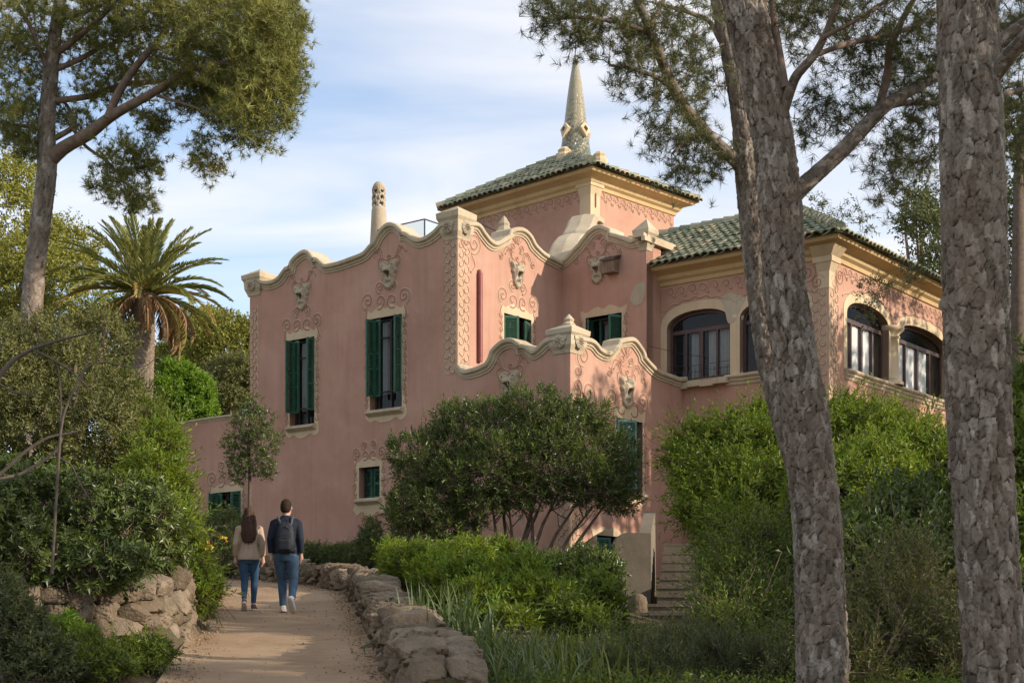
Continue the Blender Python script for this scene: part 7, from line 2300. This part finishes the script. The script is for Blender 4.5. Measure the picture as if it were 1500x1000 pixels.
shrub('twiggy_shrub', 'loose shrub with long pale twigs in front of the dark bush between the pines', 'shrub', [(1290, 920, 70, 66, 13.4, .5), (1350, 960, 70, 60, 12.8, .5), (1260, 970, 60, 46, 13, .4), (1330, 860, 46, 46, 13.8, .4), (1410, 990, 50, 40, 12.4, .4), (1250, 1000, 60, 40, 11.8, .35)], 'leaf_olive', 2000, 13, 0.28, 0.06, 0.019, 1.1, 0.6, 0.7, 0.4, 0.35, seed=95, long_frac=.25, twig_mat='branch_red')
shrub('twiggy_shrub', 'low grey-green shrub along the bottom of the steps', 'shrub', [(955, 970, 50, 28, 13.6, .35), (1040, 980, 56, 34, 13, .4), (905, 990, 44, 26, 12.6, .3), (1005, 962, 44, 24, 14.2, .35), (1100, 992, 50, 30, 12.4, .4), (980, 1000, 60, 24, 12.2, .3), (1150, 1000, 50, 34, 12, .35)], 'leaf_blue', 2400, 12, 0.2, 0.058, 0.014, 0.9, 0.4, 0.7, 0.4, 0.4, seed=96, long_frac=.1)
shrub('dark_bush', 'dark bush at the right edge behind the thickest pine', 'shrub', [(1500, 700, 30, 90, 17, .6), (1510, 820, 34, 90, 15, .6), (1500, 930, 40, 70, 14, .6), (1530, 600, 40, 60, 18, .6)], 'leaf_mid', 1700, seed=97, **RB)
# leafy sprays on the arcade roof corner
shrub('climbing_branch', 'sparse leafy spray hanging over the arcade eave', 'branch', [(1280, 480 - 60, 26, 24, 33.5, .3), (1268, 450, 14, 30, 33.5, .25), (1330, 395, 22, 20, 33.8, .3), (1235, 308, 34, 18, 35.2, .4), (1205, 300, 22, 14, 35.4, .3), (1262, 325, 18, 10, 35.0, .3)], 'leaf_blue', 210, 8, 0.25, 0.085, 0.03, 1.2, .6, -.3, .5, .1, P(1400, 330, 33), 0, 98, None, 'twig', .02)

# ------------------------------------------------------------------ unseen trees added to the right, outside the frame, to shade the garden
SHT = [((18.5, 33.6, 12.6), 3.1), ((25, 37, 14.0), 3.0), ((15.5, 15, 8.6), 2.7), ((11.5, 7.5, 7.2), 2.2), ((18, 6, 9), 2.6)]
for i, (c, r_) in enumerate(SHT):
    rg = np.random.default_rng(300 + i)
    lob = [(np.array(c) + rg.normal(0, .55 * r_, 3) * np.array([1, 1, .5]), np.array([r_ * .62, r_ * .62, r_ * .42])) for _ in range(6)]
    shrub('added_shade_tree', 'unseen tree added outside the garden to cast shade over it', 'tree', lob, 'leaf_mid', 1000, 8, 0.45, 0.24, 0.11, 1.3, .5, .4, .5, .5, (c[0], c[1], gz1(c[0], c[1])), 8, 310 + i, 'added shade trees outside the garden', 'branch', .14, 'crown', twigs=False)

# belts of trees and shrubs that close the view to either side of the frame
BELT = [(24, 46, 5.5, 3.6, 'leaf_mid'), (30, 54, 6.5, 4.2, 'leaf_olive'), (21, 58, 6.0, 4.0, 'hill_leaf'), (36, 44, 5.5, 4.0, 'leaf_dark'), (42, 60, 7, 5, 'hill_leaf'), (-26, 44, 5.0, 3.4, 'leaf_olive'), (-33, 54, 6.0, 4.4, 'hill_leaf'), (-22, 34, 4.0, 2.6, 'leaf_mid'), (-38, 40, 5.2, 4.0, 'leaf_mid'), (-44, 66, 8, 5.5, 'hill_leaf'), (-26, 72, 8, 5, 'hill_leaf')]
for i, (x, y, h_, r_, mt_) in enumerate(BELT):
    rg = np.random.default_rng(500 + i); g_ = gz1(x, y)
    lob = [(np.array([x, y, g_ + h_]) + rg.normal(0, .5 * r_, 3) * np.array([1, 1, .6]), np.array([r_ * .6, r_ * .6, r_ * .5])) for _ in range(6)]
    shrub('broadleaf_tree', 'spreading tree of the belt that closes the garden on both sides', 'tree', lob, mt_, 900, 7, 0.5, 0.28, 0.13, 1.3, .5, .4, .5, .55, (x, y, g_), 7, 520 + i, 'belt of trees round the garden', 'branch', .15, 'crown', twigs=False)
for i, (x, y, h_, r_, mt_) in enumerate([(9.5, 20, .7, 1.3, 'leaf_mid'), (11.5, 25, .9, 1.6, 'leaf_bright'), (8.2, 14.5, .6, 1.1, 'leaf_dark'), (14, 30, 1.0, 1.8, 'leaf_mid'), (16, 24, .9, 1.6, 'leaf_dark'), (11, 16, .7, 1.2, 'leaf_olive'), (-9.5, 19, .8, 1.4, 'leaf_mid'), (-11, 24, 1.0, 1.7, 'leaf_olive'), (-13, 29, 1.0, 1.7, 'leaf_mid'), (-14, 20, .9, 1.5, 'leaf_dark')]):
    rg = np.random.default_rng(600 + i); g_ = gz1(x, y)
    lob = [(np.array([x, y, g_ + h_]) + rg.normal(0, .45 * r_, 3) * np.array([1, 1, .4]), np.array([r_ * .6, r_ * .6, r_ * .5])) for _ in range(5)]
    shrub('broadleaf_shrub', 'rounded shrub in the outer planting of the garden', 'shrub', lob, mt_, 800, 8, 0.28, 0.14, 0.05, 1.2, .55, .4, .5, .5, (x, y, g_), 5, 620 + i, 'shrubs of the outer planting', twigs=False)

# ================================================================== PEOPLE
def loft(mb, rings, n=18, cap=True, axis='z'):
    """rings: (centre, rx, ry[, squareness]) stacked along z (or y)"""
    vs_ = []
    for r_ in rings:
        c, rx, ry = r_[:3]; p_ = r_[3] if len(r_) > 3 else 2.0
        for k in range(n):
            a = 2 * math.pi * k / n
            ca, sa = math.cos(a), math.sin(a)
            x = math.copysign(abs(ca) ** (2 / p_), ca) * rx; y = math.copysign(abs(sa) ** (2 / p_), sa) * ry
            vs_.append(Vector(c) + (Vector((x, y, 0)) if axis == 'z' else Vector((x, 0, y))))
    fs = []
    flip = axis != 'z'
    for i in range(len(rings) - 1):
        for k in range(n):
            k2 = (k + 1) % n
            f = (i * n + k, i * n + k2, (i + 1) * n + k2, (i + 1) * n + k)
            fs.append(tuple(reversed(f)) if flip else f)
    if cap:
        a = tuple(range(n)); b_ = tuple(range((len(rings) - 1) * n, len(rings) * n))
        fs.append(a if flip else tuple(reversed(a))); fs.append(tuple(reversed(b_)) if flip else b_)
    mb.mesh(vs_, fs, 0, True)
def soft(o, voxel, it=6, fac=0.5):
    m_ = o.modifiers.new('remesh', 'REMESH'); m_.mode = 'VOXEL'; m_.voxel_size = voxel; m_.use_smooth_shade = True
    if it:
        s_ = o.modifiers.new('smooth', 'SMOOTH'); s_.iterations = it; s_.factor = fac
    return o
def hand_to(mb, w, sg, L=0.165, fwd=0.0):
    """relaxed hand hanging from wrist w; sg = +1 right hand, -1 left hand; palm faces the thigh"""
    w = Vector(w)
    d = Vector((0, 0.10 + fwd, -1)).normalized(); f = Vector((0, 1, 0.1)).normalized(); inn = Vector((-sg, 0, 0))
    pal = w + d * 0.05
    mb.tube([w + d * -0.02, w + d * 0.02, pal], [0.024, 0.027, 0.033], 10)
    mb.tube([pal + f * 0.0, w + d * 0.088], [0.034, 0.034], 10)
    for k, (off, ln) in enumerate(((0.030, 0.062), (0.010, 0.072), (-0.011, 0.067), (-0.030, 0.052))):
        b0 = w + d * 0.085 + f * off
        b1 = b0 + d * ln * 0.45 + inn * 0.006; b2 = b1 + d * ln * 0.36 + inn * 0.018 + f * 0.004; b3 = b2 + d * ln * 0.2 + inn * 0.02 + f * .004
        mb.tube([b0 - d * .01, b1, b2, b3], [0.0095, 0.009, 0.0085, 0.007], 8)
    t0 = w + d * 0.03 + f * 0.028
    mb.tube([t0, t0 + f * 0.022 + d * 0.028 + inn * .006, t0 + f * 0.026 + d * 0.055 + inn * .012], [0.012, 0.011, 0.009], 8)
def shoe(p, toe_out, pitch, mat, parent, L=0.27, W=0.095, col_sole='sole', xf=None):
    """p = ankle point; pitch > 0 raises the heel"""
    up = MB(); sl = MB()
    prof = [(-0.075, 0.030, 0.034, 0.055), (-0.05, 0.036, 0.044, 0.058), (0.0, 0.038, 0.048, 0.058), (0.05, 0.042, 0.036, 0.045), (0.10, 0.046, 0.028, 0.036), (0.15, 0.044, 0.024, 0.032), (0.182, 0.028, 0.016, 0.026)]
    loft(up, [(Vector((0, y, zc)), rx, rz, 2.4) for y, rx, rz, zc in prof], 16, True, 'y')
    up.tube([(0, -0.02, 0.06), (0, -0.025, 0.105)], [0.043, 0.041], 12)
    for y0, y1 in ((-0.082, 0.188),):
        loft(sl, [(Vector((0, y, 0.014)), rx * 1.08, 0.014, 3.5) for y, rx, _, _ in [(-0.086, 0.02, 0, 0)] + prof + [(0.192, 0.016, 0, 0)]], 14, True, 'y')
    mt = Matrix.Translation(Vector(p)) @ Matrix.Rotation(toe_out, 4, 'Z') @ Matrix.Translation((0, 0.13, 0.0)) @ Matrix.Rotation(-pitch, 4, 'X') @ Matrix.Translation((0, -0.13, 0.0))
    res = []
    for mb_, nm, mt_ in ((up, 'shoe', mat), (sl, 'sole', col_sole)):
        mb_.v = [tuple(xf @ mt @ Vector(v)) for v in mb_.v]
    o = up.build('shoe', M[mat], parent); soft(o, 0.007, 4)
    sl.build('sole', M[col_sole], o)
    ank = mt @ Vector((0, -0.025, 0.09))
    return ank
def legs(hipz, hipx, knees, ankles, rad, mat_mb):
    for sg in (0, 1):
        h = Vector((hipx * (-1 if sg == 0 else 1), 0, hipz)); k = Vector(knees[sg]); a = Vector(ankles[sg])
        pts = [h, h.lerp(k, .35), h.lerp(k, .7), k, k.lerp(a, .3), k.lerp(a, .7), a]
        mat_mb.tube(pts, rad, 14)

def make_person(name, label, loc, rotz, sc, spec):
    xf = Matrix.Translation(loc) @ Matrix.Rotation(rotz, 4, 'Z') @ Matrix.Scale(sc, 4)
    th = thing(name, label, 'person', loc)
    def fin(mb, nm, mat, vox=None, it=6):
        mb.v = [tuple(xf @ Vector(v)) for v in mb.v]
        o = mb.build(nm, M[mat], th)
        if vox: soft(o, vox * sc, it)
        return o
    return th, xf, fin

# ---- woman: beige blazer, long brown hair, skinny jeans
loc = Vector((*P(365, 895, 23.3).xy, 0)); loc.z = float(zp(loc.y)) + 0.005
th, xf, fin = make_person('person', 'person with long brown hair, beige blazer and blue jeans walking up the path', loc, R(6), 1.0, None)
aL = shoe((-0.065, -0.20, 0.0), R(4), R(38), 'shoe_dark', th, xf=xf)
aR = shoe((0.06, 0.16, 0.012), R(-4), 0.0, 'shoe_dark', th, xf=xf)
kL, kR = Vector((-0.075, 0.03, 0.485)), Vector((0.075, 0.13, 0.485))
body = MB()
loft(body, [((0, 0, .84), .13, .09), ((0, 0, .95), .14, .10), ((0, 0, 1.06), .115, .085), ((0, 0, 1.2), .135, .09), ((0, 0, 1.32), .15, .085), ((0, 0, 1.385), .09, .06), ((0, 0.005, 1.42), .05, .05), ((0, .012, 1.47), .046, .048)])
loft(body, [((0, .03, 1.45), .045, .055), ((0, .035, 1.475), .06, .078), ((0, .03, 1.52), .068, .09), ((0, .025, 1.57), .073, .096), ((0, .02, 1.62), .07, .09), ((0, .015, 1.655), .052, .068), ((0, .012, 1.672), .02, .03)])
body.tube([(0, .115, 1.56), (0, .135, 1.53), (0, .12, 1.515)], [.008, .014, .01], 8)
for sg in (-1, 1):
    body.tube([(sg * .072, .02, 1.575), (sg * .082, .012, 1.56), (sg * .075, .015, 1.535)], [.008, .012, .008], 8)
    sh = Vector((sg * .165, 0, 1.345)); el = Vector((sg * .215, -.035, 1.085)); wr = Vector((sg * .222, .045 if sg < 0 else .0, .865))
    body.tube([sh, sh.lerp(el, .5), el, el.lerp(wr, .5), wr], [.045, .04, .034, .03, .023], 10)
    hand_to(body, wr, sg)
legs(.86, .085, (kL, kR), (aL, aR), [.078, .07, .058, .048, .046, .036, .034], body)
fin(body, 'body', 'skin', .0075, 3)
jk = MB()
loft(jk, [((0, -.014, .825), .188, .145, 2.3), ((0, -.012, .90), .18, .136, 2.3), ((0, -.008, 1.0), .155, .11, 2.3), ((0, -.005, 1.08), .146, .105, 2.3), ((0, -.01, 1.2), .168, .112, 2.4), ((0, -.012, 1.31), .185, .106, 2.5), ((0, -.008, 1.36), .168, .085, 2.3), ((0, -.004, 1.395), .10, .066), ((0, 0, 1.415), .066, .058)])
for sg in (-1, 1):
    sh = Vector((sg * .165, -.005, 1.335)); el = Vector((sg * .216, -.04, 1.085)); wr = Vector((sg * .223, .04 if sg < 0 else -.003, .895))
    jk.tube([sh + Vector((-sg * .04, 0, .01)), sh, sh.lerp(el, .5), el, el.lerp(wr, .5), wr], [.06, .064, .058, .052, .047, .042], 14)
fin(jk, 'blazer', 'blazer', .011, 5)
sm_ = MB()
for sg in (-1, 1):
    sm_.tube([(sg * .10, -.108, 1.31), (sg * .085, -.121, 1.2), (sg * .075, -.117, 1.08), (sg * .09, -.123, .98), (sg * .1, -.13, .85)], .0045, 5)
sm_.tube([(0, -.122, 1.33), (0, -.126, 1.2), (0, -.116, 1.07), (0, -.125, .95), (0, -.131, .84)], .005, 5)
fin(sm_, 'seam', 'blazer')
tr_ = MB()
loft(tr_, [((0, -.005, .77), .12, .10), ((0, -.012, .84), .165, .122), ((0, -.01, .92), .16, .118), ((0, 0, .99), .14, .10)])
legs(.85, .085, (kL, kR), (aL + Vector((0, 0, .03)), aR + Vector((0, 0, .03))), [.096, .088, .073, .061, .058, .046, .042], tr_)
fin(tr_, 'jeans', 'denim', .010, 4)
hr = MB()
n = 30
vs_ = []
hz = [(1.688, .03, .04, .01), (1.672, .058, .068, .004), (1.64, .076, .092, 0), (1.58, .083, .104, -.005), (1.50, .084, .094, -.018), (1.42, .094, .08, -.045), (1.33, .11, .055, -.085), (1.25, .112, .042, -.102), (1.17, .10, .036, -.11), (1.12, .085, .028, -.115), (1.10, .05, .015, -.118)]
for (z_, rx, ry, yc) in hz:
    for k in range(n):
        a = 2 * math.pi * k / n
        w_ = 1 + 0.05 * math.sin(k * 2.7 + z_ * 9) + .04 * math.sin(k * 5.1 - z_ * 14)
        y_ = ry * math.sin(a) * w_
        if z_ > 1.44 and math.sin(a) > 0.35: y_ = ry * 0.35 * w_           # the face stays free
        vs_.append((rx * math.cos(a) * w_, yc + y_, z_))
fs = [(i * n + k, (i + 1) * n + k, (i + 1) * n + (k + 1) % n, i * n + (k + 1) % n) for i in range(len(hz) - 1) for k in range(n)]
hr.mesh(vs_, fs + [tuple(range(n)), tuple(reversed(range((len(hz) - 1) * n, len(hz) * n)))], 0, True)
rr = random.Random(4)
for k in range(46):
    a = rr.uniform(math.pi * 0.95, math.pi * 2.05); x = math.cos(a)
    hr.tube([(x * .07, .0 + .085 * math.sin(a), 1.63), (x * .097, -.01 + .1 * math.sin(a), 1.53), (x * .115, -.05 + .075 * math.sin(a), 1.38), (x * .115 + rr.uniform(-.01, .01), -.105 + .04 * math.sin(a), 1.24), (x * .09 + rr.uniform(-.015, .015), -.115 + .02 * math.sin(a), 1.085 + rr.uniform(-.03, .04) + .06 * abs(x))], [.010, .012, .011, .009, .003], 6)
fin(hr, 'hair', 'hair_brown')

# ---- man: navy jacket, jeans, white trainers
loc = Vector((*P(419, 897, 23.0).xy, 0)); loc.z = float(zp(loc.y)) + 0.005
th2, xf, fin = make_person('person', 'person with short dark hair, navy jacket, blue jeans and white trainers walking up the path', loc, R(-4), 1.065, None)
th = th2
aL = shoe((-0.075, 0.14, 0.012), R(10), 0.0, 'shoe_white', th, xf=xf, W=.1)
aR = shoe((0.10, -0.30, 0.03), R(-14), R(58), 'shoe_white', th, xf=xf, W=.1)
kL, kR = Vector((-0.095, 0.15, 0.495)), Vector((0.105, 0.05, 0.475))
body = MB()
loft(body, [((0, 0, .84), .14, .10), ((0, 0, .95), .145, .105), ((0, 0, 1.08), .14, .10), ((0, 0, 1.22), .16, .105), ((0, 0, 1.34), .175, .095), ((0, 0, 1.40), .10, .065), ((0, 0.005, 1.44), .058, .056), ((0, .012, 1.50), .055, .054)])
loft(body, [((0, .03, 1.465), .05, .06), ((0, .035, 1.49), .064, .082), ((0, .03, 1.535), .072, .094), ((0, .025, 1.585), .077, .10), ((0, .02, 1.635), .073, .094), ((0, .015, 1.67), .055, .07), ((0, .012, 1.688), .02, .03)])
body.tube([(0, .12, 1.575), (0, .142, 1.545), (0, .125, 1.53)], [.009, .015, .011], 8)
for sg in (-1, 1):
    body.tube([(sg * .076, .02, 1.59), (sg * .088, .012, 1.573), (sg * .08, .015, 1.548)], [.008, .013, .009], 8)
    sh = Vector((sg * .18, 0, 1.355)); el = Vector((sg * .222, -.06 if sg < 0 else -.02, 1.10)); wr = Vector((sg * .222, .04 if sg > 0 else -.02, .875))
    body.tube([sh, sh.lerp(el, .5), el, el.lerp(wr, .5), wr], [.052, .046, .04, .036, .026], 10)
    hand_to(body, wr, sg)
legs(.86, .09, (kL, kR), (aL, aR), [.08, .073, .06, .05, .048, .04, .036], body)
fin(body, 'body', 'skin', .0075, 3)
jk = MB()
loft(jk, [((0, -.01, .87), .166, .118, 2.4), ((0, -.01, .95), .17, .12, 2.4), ((0, -.005, 1.08), .17, .118, 2.4), ((0, -.005, 1.22), .188, .122, 2.5), ((0, -.005, 1.33), .205, .115, 2.6), ((0, -.002, 1.385), .175, .09, 2.4), ((0, 0, 1.42), .10, .07), ((0, .004, 1.46), .068, .062)])
for sg in (-1, 1):
    sh = Vector((sg * .18, 0, 1.345)); el = Vector((sg * .224, -.065 if sg < 0 else -.025, 1.10)); wr = Vector((sg * .224, .035 if sg > 0 else -.022, .895))
    jk.tube([sh + Vector((-sg * .05, 0, .015)), sh, sh.lerp(el, .5), el, el.lerp(wr, .5), wr], [.064, .066, .062, .056, .051, .044], 14)
fin(jk, 'jacket', 'navy', .011, 5)
tr_ = MB()
loft(tr_, [((0, -.005, .77), .13, .11), ((0, -.015, .84), .168, .128), ((0, -.012, .93), .162, .12), ((0, 0, 1.0), .15, .108)])
legs(.85, .092, (kL, kR), (aL + Vector((0, 0, .0)), aR + Vector((0, 0, .0))), [.104, .097, .083, .072, .069, .059, .056], tr_)
fin(tr_, 'jeans', 'denim_light', .010, 4)
hr = MB()
loft(hr, [((0, -.035, 1.50), .05, .045), ((0, -.03, 1.53), .075, .07), ((0, -.012, 1.58), .0835, .095), ((0, .004, 1.63), .081, .106), ((0, .012, 1.675), .066, .09), ((0, .015, 1.70), .04, .055), ((0, .015, 1.71), .01, .02)], 22)
fin(hr, 'hair', 'hair_dark', .007, 2)

# ---- backpack worn by the man
bl_ = xf @ Vector((0.03, -.2, .9))
bp = thing('backpack', 'dark grey backpack worn over the navy jacket', 'backpack', bl_)
def finb(mb, nm, mat, vox=None, it=5):
    mb.v = [tuple(xf @ Vector(v)) for v in mb.v]
    o = mb.build(nm, M[mat], bp)
    if vox: soft(o, vox, it)
    return o
g = MB()
cx = 0.035
loft(g, [((cx, -.175, .885), .12, .05, 3), ((cx, -.19, .90), .135, .075, 3.2), ((cx, -.195, 1.0), .138, .085, 3.2), ((cx, -.19, 1.15), .132, .078, 3), ((cx, -.18, 1.26), .115, .065, 2.8), ((cx, -.165, 1.325), .08, .045, 2.5), ((cx, -.16, 1.345), .04, .02)], 24)
finb(g, 'bag_body', 'bag', .010, 4)
g = MB()
loft(g, [((cx, -.262, .915), .09, .02, 3), ((cx, -.27, .935), .098, .028, 3.2), ((cx, -.27, 1.06), .096, .026, 3.2), ((cx, -.26, 1.09), .085, .018, 3)], 20)
finb(g, 'pocket', 'bag', .008, 4)
g = MB(); g.tube([(cx - .085, -.262, 1.10), (cx, -.278, 1.106), (cx + .085, -.262, 1.10)], .005, 6); finb(g, 'zip', 'bag_trim')
g = MB(); g.tube([(cx - .10, -.235, 1.20), (cx - .05, -.258, 1.26), (cx, -.24, 1.285), (cx + .05, -.258, 1.26), (cx + .10, -.235, 1.20)], .005, 6); finb(g, 'zip', 'bag_trim')
g = MB(); g.tube([(cx - .03, -.165, 1.34), (cx - .03, -.16, 1.385), (cx + .03, -.16, 1.385), (cx + .03, -.165, 1.34)], .008, 6); finb(g, 'grab_handle', 'bag')
for sg in (-1, 1):
    g = MB()
    pts = [(cx + sg * .07, -.15, 1.27), (sg * .095 + cx * .5, -.115, 1.37), (sg * .11, -.06, 1.425), (sg * .115, .03, 1.40), (sg * .125, .105, 1.28), (sg * .15, .10, 1.1), (sg * .16, .0, .98), (cx + sg * .12, -.14, .93)]
    g.tube(pts, [.016, .02, .02, .02, .018, .014, .01, .01], 8)
    finb(g, 'strap', 'bag_trim')
